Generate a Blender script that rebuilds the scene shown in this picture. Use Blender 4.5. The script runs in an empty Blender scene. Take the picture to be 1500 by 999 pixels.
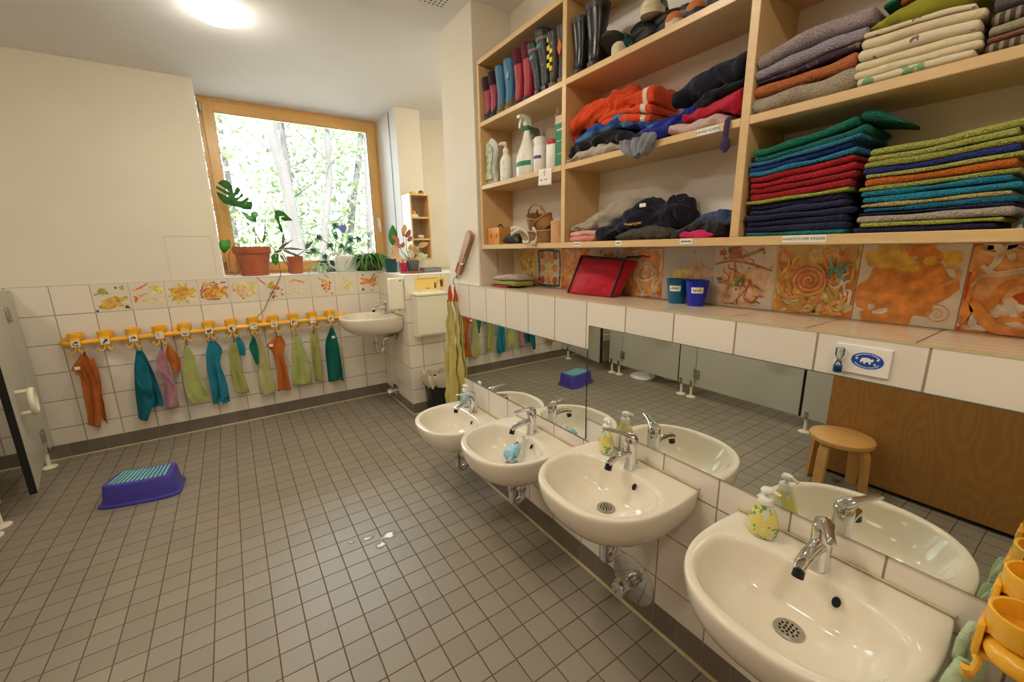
import bpy, bmesh, math, random
from mathutils import Vector, Matrix, noise
PI = math.pi
random.seed(7)
scene = bpy.context.scene
COL = scene.collection

# ---------------------------------------------------------------- camera
F_PX = 605.745
RR = Vector((0.82873438, -0.55942016, -0.01576081))
UU = Vector((0.13555422, 0.17332933, 0.97549064))
FF = Vector((0.54297733, 0.81055908, -0.21947574))
CAM = Vector((0.0, 0.0, 1.4169))
cd = bpy.data.cameras.new('camera'); cam = bpy.data.objects.new('camera', cd); COL.objects.link(cam)
cd.sensor_width = 36.0; cd.lens = F_PX * 36.0 / 1500.0; cd.clip_start = 0.03; cd.clip_end = 200
cam.matrix_world = Matrix(((RR.x, UU.x, -FF.x, CAM.x), (RR.y, UU.y, -FF.y, CAM.y), (RR.z, UU.z, -FF.z, CAM.z), (0, 0, 0, 1)))
scene.camera = cam

def at(px, py, axis, val):
    """where the line of sight through a photo point meets the plane x/y/z = val (survey helper)"""
    d = RR * ((px - 750) / F_PX) - UU * ((py - 499.5) / F_PX) + FF
    i = 'xyz'.index(axis)
    return CAM + d * ((val - CAM[i]) / d[i])

# ---------------------------------------------------------------- surveyed sizes
XR = 1.155      # sink wall face
XB = 1.406      # wall behind the tiled ledge
YB = 4.041      # window wall face
ZL = 1.2094     # ledge height
ZT = 1.2164     # tile height on the window wall / sill
HW_X, HW_Y, HW_Z = 1.177, 3.326, 1.21     # tiled half wall

# ---------------------------------------------------------------- colours and materials
def s2l(c):
    def f(v):
        v = v / 255.0
        return v / 12.92 if v <= 0.04045 else ((v + 0.055) / 1.055) ** 2.4
    return (f(c[0]), f(c[1]), f(c[2]), 1.0)

class NT:
    def __init__(s, name):
        s.m = bpy.data.materials.new(name); s.m.use_nodes = True
        s.t = s.m.node_tree; s.t.nodes.clear()
        s.out = s.t.nodes.new('ShaderNodeOutputMaterial')
    def n(s, typ, **kw):
        x = s.t.nodes.new(typ)
        for k, v in kw.items(): setattr(x, k, v)
        return x
    def l(s, a, b): s.t.links.new(a, b)
    def math(s, op, a, b=None, c=None, clamp=False):
        x = s.n('ShaderNodeMath', operation=op); x.use_clamp = clamp
        for i, v in enumerate((a, b, c)):
            if v is None: continue
            if isinstance(v, (int, float)): x.inputs[i].default_value = v
            else: s.l(v, x.inputs[i])
        return x.outputs[0]
    def mix(s, fac, a, b):
        x = s.n('ShaderNodeMix', data_type='RGBA')
        for sock, v in ((x.inputs[0], fac), (x.inputs[6], a), (x.inputs[7], b)):
            if isinstance(v, (int, float, tuple)): sock.default_value = v
            else: s.l(v, sock)
        return x.outputs[2]
    def princ(s, **kw):
        p = s.n('ShaderNodeBsdfPrincipled')
        for k, v in kw.items():
            k = k.replace('_', ' ')
            if isinstance(v, (int, float, tuple)): p.inputs[k].default_value = v
            else: s.l(v, p.inputs[k])
        s.l(p.outputs[0], s.out.inputs[0]); return p
    def bump(s, h, strength=0.3, dist=0.01):
        b = s.n('ShaderNodeBump'); b.inputs['Strength'].default_value = strength; b.inputs['Distance'].default_value = dist
        s.l(h, b.inputs['Height']); return b.outputs[0]
    def noise(s, vec, scale, detail=3.0, rough=0.5):
        x = s.n('ShaderNodeTexNoise'); x.inputs['Scale'].default_value = scale; x.inputs['Detail'].default_value = detail
        x.inputs['Roughness'].default_value = rough
        if vec is not None: s.l(vec, x.inputs['Vector'])
        return x.outputs['Fac']

MATS = {}
def simple(name, rgb, rough=0.5, metal=0.0, var=0.06, vscale=25.0, bump=0.0, bscale=200.0, coat=0.0, sheen=0.0, trans=0.0, ior=1.45, sss=0.0):
    if name in MATS: return MATS[name]
    t = NT(name); c = s2l(rgb)
    tc = t.n('ShaderNodeTexCoord').outputs['Object']
    nz = t.noise(tc, vscale, 3.0)
    d = tuple(max(0, v * (1 - var)) for v in c[:3]) + (1.0,)
    b = tuple(min(1, v * (1 + var)) for v in c[:3]) + (1.0,)
    mr = t.n('ShaderNodeMapRange'); mr.inputs[1].default_value = 0.3; mr.inputs[2].default_value = 0.7; t.l(nz, mr.inputs[0])
    col = t.mix(mr.outputs[0], d, b)
    p = t.princ(Base_Color=col, Roughness=rough, Metallic=metal, IOR=ior)
    p.inputs['Coat Weight'].default_value = coat; p.inputs['Coat Roughness'].default_value = 0.08
    p.inputs['Sheen Weight'].default_value = sheen; p.inputs['Sheen Roughness'].default_value = 0.5
    p.inputs['Transmission Weight'].default_value = trans
    if sss: p.inputs['Subsurface Weight'].default_value = sss; p.inputs['Subsurface Radius'].default_value = (0.02, 0.02, 0.02)
    if bump:
        t.l(t.bump(t.noise(tc, bscale, 2.0), bump, 0.004), p.inputs['Normal'])
    MATS[name] = t.m; return t.m

def terry(name, rgb, var=0.12):
    """towelling: fine loop pile"""
    if name in MATS: return MATS[name]
    t = NT(name); c = s2l(rgb)
    tc = t.n('ShaderNodeTexCoord').outputs['Object']
    vo = t.n('ShaderNodeTexVoronoi'); vo.inputs['Scale'].default_value = 300.0; t.l(tc, vo.inputs['Vector'])
    big = t.noise(tc, 30.0, 3.0)
    f = t.math('MULTIPLY_ADD', vo.outputs['Distance'], 0.9, t.math('MULTIPLY', big, 0.6))
    col = t.mix(f, tuple(v * (1 + var) for v in c[:3]) + (1.0,), tuple(v * (1 - 2.2 * var) for v in c[:3]) + (1.0,))
    p = t.princ(Base_Color=col, Roughness=0.92)
    p.inputs['Sheen Weight'].default_value = 0.08; p.inputs['Sheen Roughness'].default_value = 0.6
    p.inputs['Specular IOR Level'].default_value = 0.1
    t.l(t.bump(t.math('ADD', vo.outputs['Distance'], t.noise(tc, 70.0, 3.0)), 0.9, 0.005), p.inputs['Normal'])
    MATS[name] = t.m; return t.m

def cloth(name, rgb, var=0.1, rough=0.85, stripes=None, axis='z', sscale=40.0, band=None):
    if name in MATS: return MATS[name]
    t = NT(name); c = s2l(rgb)
    tc = t.n('ShaderNodeTexCoord').outputs['Object']
    big = t.noise(tc, 18.0, 4.0)
    col = t.mix(big, tuple(v * (1 - var) for v in c[:3]) + (1.0,), tuple(v * (1 + var) for v in c[:3]) + (1.0,))
    if stripes:
        w = t.n('ShaderNodeTexWave', bands_direction=axis.upper()); w.inputs['Scale'].default_value = sscale; w.inputs['Distortion'].default_value = 1.0
        w.inputs['Detail'].default_value = 1.0
        t.l(tc, w.inputs['Vector'])
        g = t.math('GREATER_THAN', w.outputs['Fac'], 0.6)
        col = t.mix(g, col, s2l(stripes))
    if band:      # one woven band across the cloth: (centre, half width, colour) along y
        sp = t.n('ShaderNodeSeparateXYZ'); t.l(tc, sp.inputs[0])
        g = t.math('LESS_THAN', t.math('ABSOLUTE', t.math('SUBTRACT', sp.outputs[1], band[0])), band[1]); col = t.mix(g, col, s2l(band[2]))
    p = t.princ(Base_Color=col, Roughness=rough)
    p.inputs['Sheen Weight'].default_value = 0.12; p.inputs['Specular IOR Level'].default_value = 0.2
    h = t.math('MULTIPLY_ADD', t.noise(tc, 260.0, 2.0), 0.12, t.noise(tc, 34.0, 5.0, 0.6))
    t.l(t.bump(h, 0.7, 0.012), p.inputs['Normal'])
    MATS[name] = t.m; return t.m

def tile_mat(name, rgb, grout, off, size, gw=0.0035, rough=0.12, var=0.05, bump=0.5, spec=0.5, bands=None, mottled=0.0):
    """square tiles set out from the surveyed joint positions; an axis with size None has no joints"""
    t = NT(name)
    g = t.n('ShaderNodeNewGeometry'); sp = t.n('ShaderNodeSeparateXYZ'); t.l(g.outputs['Position'], sp.inputs[0])
    sn = t.n('ShaderNodeSeparateXYZ'); t.l(g.outputs['True Normal'], sn.inputs[0])
    total = None; ids = []
    for i in range(3):
        if size[i] is None: continue
        u = t.math('DIVIDE', t.math('SUBTRACT', sp.outputs[i], off[i]), size[i])
        fr = t.math('FRACT', u); ids.append(t.math('FLOOR', u))
        d = t.math('ABSOLUTE', t.math('SUBTRACT', fr, 0.5))
        mr = t.n('ShaderNodeMapRange'); mr.interpolation_type = 'SMOOTHSTEP'
        mr.inputs[1].default_value = 0.5 - gw / size[i] * 0.85; mr.inputs[2].default_value = 0.5 - gw / size[i] * 0.3
        t.l(d, mr.inputs[0])
        mk = t.math('MULTIPLY', mr.outputs[0], t.math('SUBTRACT', 1.0, t.math('ABSOLUTE', sn.outputs[i])))
        total = mk if total is None else t.math('MAXIMUM', total, mk)
    cx = t.n('ShaderNodeCombineXYZ')
    for i, d in enumerate(ids): t.l(d, cx.inputs[i])
    wn = t.n('ShaderNodeTexWhiteNoise'); t.l(cx.outputs[0], wn.inputs['Vector'])
    c = s2l(rgb)
    base = t.mix(wn.outputs['Value'], tuple(v * (1 - var) for v in c[:3]) + (1.0,), tuple(min(1, v * (1 + var)) for v in c[:3]) + (1.0,))
    if mottled:
        nz = t.noise(g.outputs['Position'], 9.0, 5.0, 0.65)
        mr = t.n('ShaderNodeMapRange'); mr.inputs[1].default_value = 0.35; mr.inputs[2].default_value = 0.7; t.l(nz, mr.inputs[0])
        base = t.mix(mr.outputs[0], base, t.mix(mottled, base, (0.06, 0.05, 0.04, 1)))
    if bands:
        w = t.n('ShaderNodeTexWave', bands_direction='X'); w.inputs['Scale'].default_value = 9.0; w.inputs['Distortion'].default_value = 5.0
        w.inputs['Detail'].default_value = 3.0; w.inputs['Detail Scale'].default_value = 0.7
        t.l(g.outputs['Position'], w.inputs['Vector'])
        base = t.mix(t.math('MULTIPLY', w.outputs['Fac'], 0.5), base, s2l(bands))
    col = t.mix(total, base, s2l(grout))
    r = t.math('MULTIPLY_ADD', total, 0.6, t.math('MULTIPLY_ADD', t.noise(g.outputs['Position'], 14.0, 3.0), 0.05, rough - 0.02))
    p = t.princ(Base_Color=col, Roughness=r); p.inputs['Specular IOR Level'].default_value = spec
    h = t.math('MULTIPLY_ADD', total, -1.0, t.math('MULTIPLY', t.noise(g.outputs['Position'], 22.0, 2.0), 0.03))
    t.l(t.bump(h, bump, 0.002), p.inputs['Normal'])
    MATS[name] = t.m; return t.m

def wood(name, rgb, dark, axis='y', scale=1.0, rough=0.38, contrast=0.55):
    if name in MATS: return MATS[name]
    t = NT(name); g = t.n('ShaderNodeTexCoord').outputs['Object']
    mp = t.n('ShaderNodeMapping'); t.l(g, mp.inputs[0])
    sc = {'x': (1.2, 14, 14), 'y': (14, 1.2, 14), 'z': (14, 14, 1.2)}[axis]
    mp.inputs['Scale'].default_value = tuple(v * scale for v in sc)
    a = t.noise(mp.outputs[0], 2.2, 6.0, 0.62)
    b = t.noise(mp.outputs[0], 9.0, 3.0, 0.5)
    f = t.math('MULTIPLY_ADD', a, 0.7, t.math('MULTIPLY', b, 0.3))
    mr = t.n('ShaderNodeMapRange'); mr.inputs[1].default_value = 0.32; mr.inputs[2].default_value = 0.68; mr.inputs[4].default_value = contrast; t.l(f, mr.inputs[0])
    col = t.mix(mr.outputs[0], s2l(rgb), s2l(dark))
    p = t.princ(Base_Color=col, Roughness=rough); p.inputs['Coat Weight'].default_value = 0.15; p.inputs['Coat Roughness'].default_value = 0.25
    t.l(t.bump(f, 0.06, 0.002), p.inputs['Normal'])
    MATS[name] = t.m; return t.m

def flamed(name, rgb, dark):
    """rotary-cut birch veneer with tall flame figure"""
    t = NT(name); g = t.n('ShaderNodeNewGeometry').outputs['Position']
    mp = t.n('ShaderNodeMapping'); t.l(g, mp.inputs[0]); mp.inputs['Scale'].default_value = (1, 3.2, 0.9)
    base = t.noise(mp.outputs[0], 1.7, 1.5)
    ph = t.math('SINE', t.math('MULTIPLY', base, 90.0))
    fine = t.noise(mp.outputs[0], 40.0, 2.0)
    f = t.math('MULTIPLY_ADD', ph, 0.22, t.math('MULTIPLY_ADD', fine, 0.4, 0.25), clamp=True)
    col = t.mix(f, s2l(rgb), s2l(dark))
    p = t.princ(Base_Color=col, Roughness=0.42)
    MATS[name] = t.m; return t.m

def weave(name, rgb, dark, scale=60.0):
    t = NT(name); g = t.n('ShaderNodeTexCoord').outputs['Object']
    w = t.n('ShaderNodeTexWave', bands_direction='Z'); w.inputs['Scale'].default_value = scale; w.inputs['Distortion'].default_value = 2.0; t.l(g, w.inputs['Vector'])
    col = t.mix(t.math('MULTIPLY_ADD', w.outputs['Fac'], 0.6, t.math('MULTIPLY', t.noise(g, 60.0), 0.4)), s2l(dark), s2l(rgb))
    p = t.princ(Base_Color=col, Roughness=0.6)
    t.l(t.bump(w.outputs['Fac'], 0.6, 0.003), p.inputs['Normal'])
    MATS[name] = t.m; return t.m

def speckle(name, rgb, cols, scale=60.0, thr=0.5, rough=0.6):
    """printed pattern: irregular patches of several colours on a ground"""
    t = NT(name); g = t.n('ShaderNodeTexCoord').outputs['Object']
    col = s2l(rgb)
    for i, (c, th, sc) in enumerate(cols):
        mp = t.n('ShaderNodeMapping'); t.l(g, mp.inputs[0]); mp.inputs['Location'].default_value = (i * 3.7, i * 1.3, i * 5.1)
        nz = t.noise(mp.outputs[0], sc, 2.5, 0.55)
        col = t.mix(t.math('GREATER_THAN', nz, th), col, s2l(c))
    t.princ(Base_Color=col, Roughness=rough)
    MATS[name] = t.m; return t.m

def glass_mat(name, tint=(1, 1, 1, 1), rough=0.0, refl=1.0):
    t = NT(name)
    tr = t.n('ShaderNodeBsdfTransparent'); tr.inputs[0].default_value = tint
    gl = t.n('ShaderNodeBsdfGlossy'); gl.inputs['Roughness'].default_value = rough
    fr = t.n('ShaderNodeFresnel'); fr.inputs[0].default_value = 1.45
    mx = t.n('ShaderNodeMixShader'); t.l(t.math('MULTIPLY', fr.outputs[0], refl), mx.inputs[0]); t.l(tr.outputs[0], mx.inputs[1]); t.l(gl.outputs[0], mx.inputs[2])
    t.l(mx.outputs[0], t.out.inputs[0]); MATS[name] = t.m; return t.m

def emit(name, rgb, strength):
    t = NT(name); e = t.n('ShaderNodeEmission'); e.inputs[0].default_value = rgb; e.inputs[1].default_value = strength
    t.l(e.outputs[0], t.out.inputs[0]); MATS[name] = t.m; return t.m

def leafmat(name, rgb, rgb2=None, trans=0.35, scale=30.0, rough=0.4):
    t = NT(name); g = t.n('ShaderNodeTexCoord').outputs['Object']
    col = t.mix(t.noise(g, scale, 3.0), s2l(rgb), s2l(rgb2 or tuple(int(v * 0.75) for v in rgb)))
    p = t.n('ShaderNodeBsdfPrincipled'); t.l(col, p.inputs['Base Color']); p.inputs['Roughness'].default_value = rough
    tl = t.n('ShaderNodeBsdfTranslucent'); t.l(col, tl.inputs[0])
    mx = t.n('ShaderNodeMixShader'); mx.inputs[0].default_value = trans
    t.l(p.outputs[0], mx.inputs[1]); t.l(tl.outputs[0], mx.inputs[2]); t.l(mx.outputs[0], t.out.inputs[0])
    MATS[name] = t.m; return t.m

# ---------------------------------------------------------------- mesh builder
BASE = {}
class MB:
    def __init__(s): s.b = bmesh.new(); s.mi = 0
    def face(s, vs):
        try:
            f = s.b.faces.new(vs); f.material_index = s.mi; f.smooth = True; return f
        except ValueError: return None
    def v(s, p): return s.b.verts.new(p)
    def box(s, x0, x1, y0, y1, z0, z1, bevel=0.0, seg=2):
        r = bmesh.ops.create_cube(s.b, size=1.0)
        vs = r['verts']
        for v in vs: v.co = Vector(((x0 + x1) / 2 + v.co.x * (x1 - x0), (y0 + y1) / 2 + v.co.y * (y1 - y0), (z0 + z1) / 2 + v.co.z * (z1 - z0)))
        fs = set(f for v in vs for f in v.link_faces)
        for f in fs: f.material_index = s.mi
        if bevel > 0:
            es = list(set(e for v in vs for e in v.link_edges))
            r = bmesh.ops.bevel(s.b, geom=es, offset=bevel, segments=seg, profile=0.5, affect='EDGES')
            for f in r['faces']: f.material_index = s.mi
        return vs
    def loft(s, rings, closed=True, cap0=True, cap1=True):
        """rings: lists of points of equal length"""
        rows = [[s.v(p) for p in r] for r in rings]
        n = len(rows[0])
        for a, b in zip(rows[:-1], rows[1:]):
            for i in range(n if closed else n - 1):
                j = (i + 1) % n
                s.face((a[i], a[j], b[j], b[i]))
        if cap0 and closed: s.face(list(reversed(rows[0])))
        if cap1 and closed: s.face(rows[-1])
        return rows
    def lathe(s, prof, c=(0, 0, 0), n=32, sx=1.0, sy=1.0, cap0=True, cap1=True, mod=None):
        c = Vector(c); rings = []
        for k, (r, z) in enumerate(prof):
            ring = []
            for i in range(n):
                a = 2 * PI * i / n
                rr = r + (mod(a, k) if mod else 0)
                ring.append(c + Vector((math.cos(a) * rr * sx, math.sin(a) * rr * sy, z)))
            rings.append(ring)
        return s.loft(rings, True, cap0, cap1)
    def tube(s, pts, r, n=12, cap=True, flat=1.0, up=None):
        pts = [Vector(p) for p in pts]; m = len(pts)
        rad = r if isinstance(r, (list, tuple)) else [r] * m
        rings = []; prev = None
        for i, p in enumerate(pts):
            d = (pts[min(i + 1, m - 1)] - pts[max(i - 1, 0)]).normalized()
            if prev is None:
                a = Vector(up) if up else (Vector((0, 0, 1)) if abs(d.z) < 0.9 else Vector((1, 0, 0)))
                x = d.cross(a).normalized()
            else:
                x = (prev - d * prev.dot(d)).normalized()
            y = d.cross(x).normalized(); prev = x
            rings.append([p + x * math.cos(2 * PI * k / n) * rad[i] + y * math.sin(2 * PI * k / n) * rad[i] * flat for k in range(n)])
        return s.loft(rings, True, cap, cap)
    def cyl(s, p0, p1, r0, r1=None, n=24): return s.tube([p0, p1], [r0, r1 if r1 is not None else r0], n)
    def ball(s, c, rx, ry=None, rz=None, nu=16, nv=10):
        ry = ry or rx; rz = rz or rx; c = Vector(c)
        rings = []
        for j in range(nv + 1):
            a = -PI / 2 + PI * j / nv; q = max(math.cos(a), 0.02)
            rings.append([c + Vector((rx * q * math.cos(2 * PI * i / nu), ry * q * math.sin(2 * PI * i / nu), rz * math.sin(a))) for i in range(nu)])
        s.loft(rings)
    def grid(s, fn, nu, nv):
        rows = [[s.v(fn(i / nu, j / nv)) for i in range(nu + 1)] for j in range(nv + 1)]
        for j in range(nv):
            for i in range(nu): s.face((rows[j][i], rows[j][i + 1], rows[j + 1][i + 1], rows[j + 1][i]))
    def prism(s, pts, d):
        """closed outline pts pushed along vector d"""
        d = Vector(d); a = [s.v(p) for p in pts]; b = [s.v(Vector(p) + d) for p in pts]; n = len(a)
        s.face(list(reversed(a))); s.face(b)
        for i in range(n): s.face((a[i], a[(i + 1) % n], b[(i + 1) % n], b[i]))
    def disc(s, c, r, nrm, n=20, ry=None, rot=0.0):
        nrm = Vector(nrm).normalized(); a = Vector((0, 0, 1)) if abs(nrm.z) < 0.9 else Vector((1, 0, 0))
        x = a.cross(nrm).normalized(); y = nrm.cross(x); c = Vector(c); ry = ry or r
        s.face([s.v(c + x * math.cos(2 * PI * i / n + rot) * r + y * math.sin(2 * PI * i / n + rot) * ry) for i in range(n)])
    def build(s, name, mats, parent=None, origin=None, smooth=True, sharp=40, mods=None):
        me = bpy.data.meshes.new(name)
        bmesh.ops.recalc_face_normals(s.b, faces=s.b.faces[:])
        if parent is not None: base = BASE[parent.name]
        else:
            if origin is None:
                xs = [v.co for v in s.b.verts]
                origin = Vector(((min(v.x for v in xs) + max(v.x for v in xs)) / 2, (min(v.y for v in xs) + max(v.y for v in xs)) / 2, min(v.z for v in xs)))
            base = Vector(origin)
        for v in s.b.verts: v.co -= base
        for f in s.b.faces: f.smooth = smooth
        if smooth and sharp:
            lim = math.radians(sharp)
            for e in s.b.edges:
                if len(e.link_faces) == 2 and e.calc_face_angle(0) > lim: e.smooth = False
        s.b.to_mesh(me); s.b.free()
        for m in (mats if isinstance(mats, (list, tuple)) else [mats]): me.materials.append(m)
        o = bpy.data.objects.new(name, me); COL.objects.link(o)
        if parent is not None: o.parent = parent
        else: o.location = base
        BASE[o.name] = base
        for m in mods or []:
            if m[0] == 'sub':
                q = o.modifiers.new('Subdivision', 'SUBSURF'); q.levels = m[1]; q.render_levels = m[1]
            elif m[0] == 'solid':
                q = o.modifiers.new('Solidify', 'SOLIDIFY'); q.thickness = m[1]; q.offset = 0
            elif m[0] == 'bevel':
                q = o.modifiers.new('Bevel', 'BEVEL'); q.width = m[1]; q.segments = 2; q.limit_method = 'ANGLE'
        return o

def tag(o, label=None, cat=None, group=None, kind=None):
    if label: o['label'] = label
    if cat: o['category'] = cat
    if group: o['group'] = group
    if kind: o['kind'] = kind
    return o
def thing(name, label, cat, loc, group=None):
    o = bpy.data.objects.new(name, None); COL.objects.link(o); o.location = loc; o.empty_display_size = 0.05
    BASE[o.name] = Vector(loc); return tag(o, label, cat, group)
def struct(o): o['kind'] = 'structure'; return o
def children(o): return [c for c in COL.objects if c.parent is o]
def dup(root, loc, label=None, rotz=None, group=None):
    r = root.copy(); COL.objects.link(r); r.location = loc
    if rotz is not None: r.rotation_euler = (0, 0, rotz)
    if label: r['label'] = label
    if group: r['group'] = group
    for ch in list(root.children):
        c = ch.copy(); COL.objects.link(c); c.parent = r
        for g in ch.children:
            d = g.copy(); COL.objects.link(d); d.parent = c
    return r
def one(mb, name, mats, label, cat, group=None, **kw):
    return tag(mb.build(name, mats, **kw), label, cat, group)

def lerp(a, b, t): return a + (b - a) * t
def cat1(pts, t):
    """smooth interpolation through a list of equal-length tuples, t in 0..1"""
    n = len(pts) - 1; f = min(max(t, 0), 1) * n; i = min(int(f), n - 1); u = f - i
    p0, p1, p2, p3 = pts[max(i - 1, 0)], pts[i], pts[i + 1], pts[min(i + 2, n)]
    return tuple(0.5 * (2 * b + (c - a) * u + (2 * a - 5 * b + 4 * c - d) * u * u + (3 * b - a - 3 * c + d) * u ** 3) for a, b, c, d in zip(p0, p1, p2, p3))

def text(name, body, size, loc, rot, mat, parent):
    c = bpy.data.curves.new(name, 'FONT'); c.body = body; c.size = size; c.align_x = 'CENTER'; c.align_y = 'CENTER'; c.extrude = 0.0002
    c.materials.append(mat); o = bpy.data.objects.new(name, c); COL.objects.link(o); o.parent = parent
    bpy.context.view_layer.update()
    me = bpy.data.meshes.new_from_object(o.evaluated_get(bpy.context.evaluated_depsgraph_get())); me.materials.clear(); me.materials.append(mat)
    bpy.data.objects.remove(o); q = bpy.data.objects.new(name, me); COL.objects.link(q); q.parent = parent
    q.location = Vector(loc) - BASE[parent.name]; q.rotation_euler = rot; return q
# ================================================================ materials used in many places
M_tile = tile_mat('white_wall_tile', (232, 224, 208), (158, 144, 120), (-1.023 + 0.0, 3.326, ZT), (0.2, 0.2, 0.198), gw=0.005, rough=0.1)
M_tileS = tile_mat('white_wall_tile_sinks', (232, 224, 210), (150, 134, 110), (1.155, 2.1737, ZL), (None, 0.1973, 0.198), gw=0.0042, rough=0.1)
M_tileH = tile_mat('white_wall_tile_half', (232, 224, 208), (158, 144, 120), (1.298, 3.326, HW_Z), (0.2, 0.2, 0.198), gw=0.005, rough=0.1)
M_floor = tile_mat('grey_brown_floor_tile', (141, 132, 118), (92, 74, 50), (-0.235, 1.1795, 0), (0.0987, 0.0995, None), gw=0.0036, rough=0.38, var=0.07, bump=0.6, mottled=0.0)
M_base = tile_mat('grey_base_tile', (116, 106, 93), (142, 130, 114), (-1.023, 2.1737, 0), (0.1, 0.0987, None), gw=0.003, rough=0.3, var=0.1, bump=0.3)
M_ledge = tile_mat('beige_ledge_tile', (232, 216, 190), (130, 112, 88), (1.155, 0.615 - 0.1973 * 3, 0), (None, 0.1973 * 1.035, None), gw=0.004, rough=0.12, bands=(214, 190, 156))
M_plaster = simple('cream_plaster', (228, 221, 202), rough=0.9, var=0.02, vscale=4, bump=0.08, bscale=300)
M_plasterw = simple('white_plaster', (228, 222, 206), rough=0.9, var=0.02, vscale=4, bump=0.08, bscale=300)
M_ceil = simple('white_ceiling_paint', (236, 235, 238), rough=0.92, var=0.01, vscale=4)
M_reveal = simple('white_reveal_paint', (238, 238, 238), rough=0.85, var=0.01, vscale=4)
M_silicone = simple('yellowed_silicone', (196, 182, 140), rough=0.5)
M_birch = wood('birch_ply', (222, 190, 138), (196, 158, 104), 'y')
M_birchz = wood('birch_ply_upright', (220, 186, 132), (190, 150, 96), 'z')
M_birchedge = wood('birch_ply_edge', (224, 192, 138), (196, 156, 100), 'y', scale=2.0)
M_flame = flamed('flamed_birch_veneer', (166, 120, 60), (146, 100, 46))
M_pine = wood('varnished_pine', (226, 178, 104), (200, 148, 74), 'z', rough=0.3)
M_pineh = wood('varnished_pine_cross', (226, 178, 104), (200, 148, 74), 'x', rough=0.3)
M_chrome = simple('chrome', (225, 225, 228), rough=0.07, metal=1.0, var=0.02)
M_chromed = simple('brushed_chrome', (190, 188, 184), rough=0.22, metal=1.0, var=0.05)
M_ceramic = simple('white_sanitary_ceramic', (230, 221, 202), rough=0.07, var=0.01, coat=0.6)
M_black = simple('black_plastic', (22, 22, 23), rough=0.4)
M_dark = simple('dark_hole', (8, 8, 8), rough=0.8)
M_white = simple('white_plastic', (236, 234, 226), rough=0.35, var=0.02)
M_cream = simple('cream_enamel', (236, 230, 206), rough=0.3, var=0.02)
M_paper = simple('white_paper', (238, 234, 224), rough=0.85, var=0.03)
M_yellow = simple('yellow_nylon', (242, 182, 48), rough=0.28, var=0.03, coat=0.25)
M_grey = simple('grey_laminate', (190, 188, 176), rough=0.4, var=0.02, vscale=6)
M_blue = simple('violet_blue_plastic', (70, 64, 158), rough=0.4, var=0.04)
M_ink = simple('dark_ink', (50, 46, 48), rough=0.8)

# ================================================================ the room shell
def sbox(name, mat, *c, parent=None, kind='structure', bevel=0.0):
    m = MB(); m.box(*c, bevel=bevel); o = m.build(name, mat, parent, smooth=False)
    if parent is None: o['kind'] = kind
    return o
sbox('floor', M_floor, -2.6, 2.5, -1.5, YB, -0.1, 0.0)
ceil = sbox('ceiling', M_ceil, -2.6, 2.5, 2.42, 4.52, 2.65, 2.8)
ceil2 = sbox('ceiling', M_ceil, -2.6, 2.5, -1.5, 2.42, 2.62, 2.8)
# perforated acoustic field in the lower ceiling
m = MB()
for i in range(34):
    for j in range(12):
        m.disc((1.075 - j * 0.022, 2.2 - i * 0.022, 2.6195), 0.0052, (0, 0, -1), 10)
m.build('perforation', M_dark, ceil2, smooth=False)

wall_back = sbox('wall_back', M_tile, -2.6, 1.405, YB, 4.47, 0.0, ZT)
wall_plaster = sbox('wall_back', M_plaster, -2.6, -0.045, YB, 4.47, ZT, 2.65)
sbox('wall_back', M_plasterw, 1.405, 1.626, 3.89, 4.47, HW_Z, 2.65)
sbox('wall_back', M_plasterw, 1.626, 2.5, 4.113, 4.47, 0.0, 2.65)
# white window reveal with its blind groove
m = MB(); m.box(1.400, 1.405, 3.893, 4.44, ZT, 2.648); m.box(-0.045, -0.041, YB + 0.002, 4.44, ZT, 2.648)
struct(m.build('window_reveal', M_reveal, smooth=False))
sbox('trim_1', simple('grey_groove', (120, 122, 128), rough=0.6), 1.3975, 1.4, 4.06, 4.085, ZT, 2.645)
sbox('window_sill', M_reveal, -0.04, 1.40, YB - 0.004, 4.44, ZT, ZT + 0.006, bevel=0.002)
sbox('wall_half', M_tileH, HW_X, 2.5, HW_Y, YB, 0.0, HW_Z)
sbox('trim_2', M_reveal, HW_X + 0.004, 2.5, HW_Y + 0.004, 3.888, HW_Z, HW_Z + 0.004)
# drilled holes left in the half wall
m = MB()
for z in (0.842, 0.79): m.disc((1.273, HW_Y - 0.0008, z), 0.005, (0, -1, 0), 10)
m.build('plug_hole', M_dark, bpy.data.objects['wall_half'], smooth=False)
sbox('wall_left', M_tile, -2.7, -2.6, -1.5, 4.47, 0.0, 2.65)
sbox('wall_front', M_plaster, -2.6, 2.5, -1.6, -1.5, 0.0, 2.65)
sbox('wall_right', M_plasterw, XB, 1.6, -1.5, 2.07, 1.2, 2.62)
sbox('wall_pillar', M_plasterw, 1.172, 1.75, 2.07, 2.45, 0.0, 2.62)
sbox('wall_alcove', M_plasterw, 2.4, 2.5, 2.45, 4.2, 0.0, 2.65)
sbox('wall_alcove', M_plasterw, 1.75, 2.5, 2.40, 2.45, 0.0, 2.65)
sbox('wall_right', M_plasterw, XR, 1.6, -1.5, -0.14, 0.0, 1.205)
sbox('wall_side', M_tileS, 0.62, XR, -0.14, -0.05, 0.0, 1.1)
wall_sinks = sbox('wall_sinks', M_tileS, XR, 1.6, -0.14, 2.33, 0.0, ZL)
struct(sbox('ledge', M_ledge, XR, XB, -0.1, 2.07, ZL, ZL + 0.0008, parent=None))
sbox('trim_3', M_silicone, XR - 0.001, XR + 0.004, -0.1, 2.33, ZL - 0.003, ZL + 0.0022)
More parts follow.
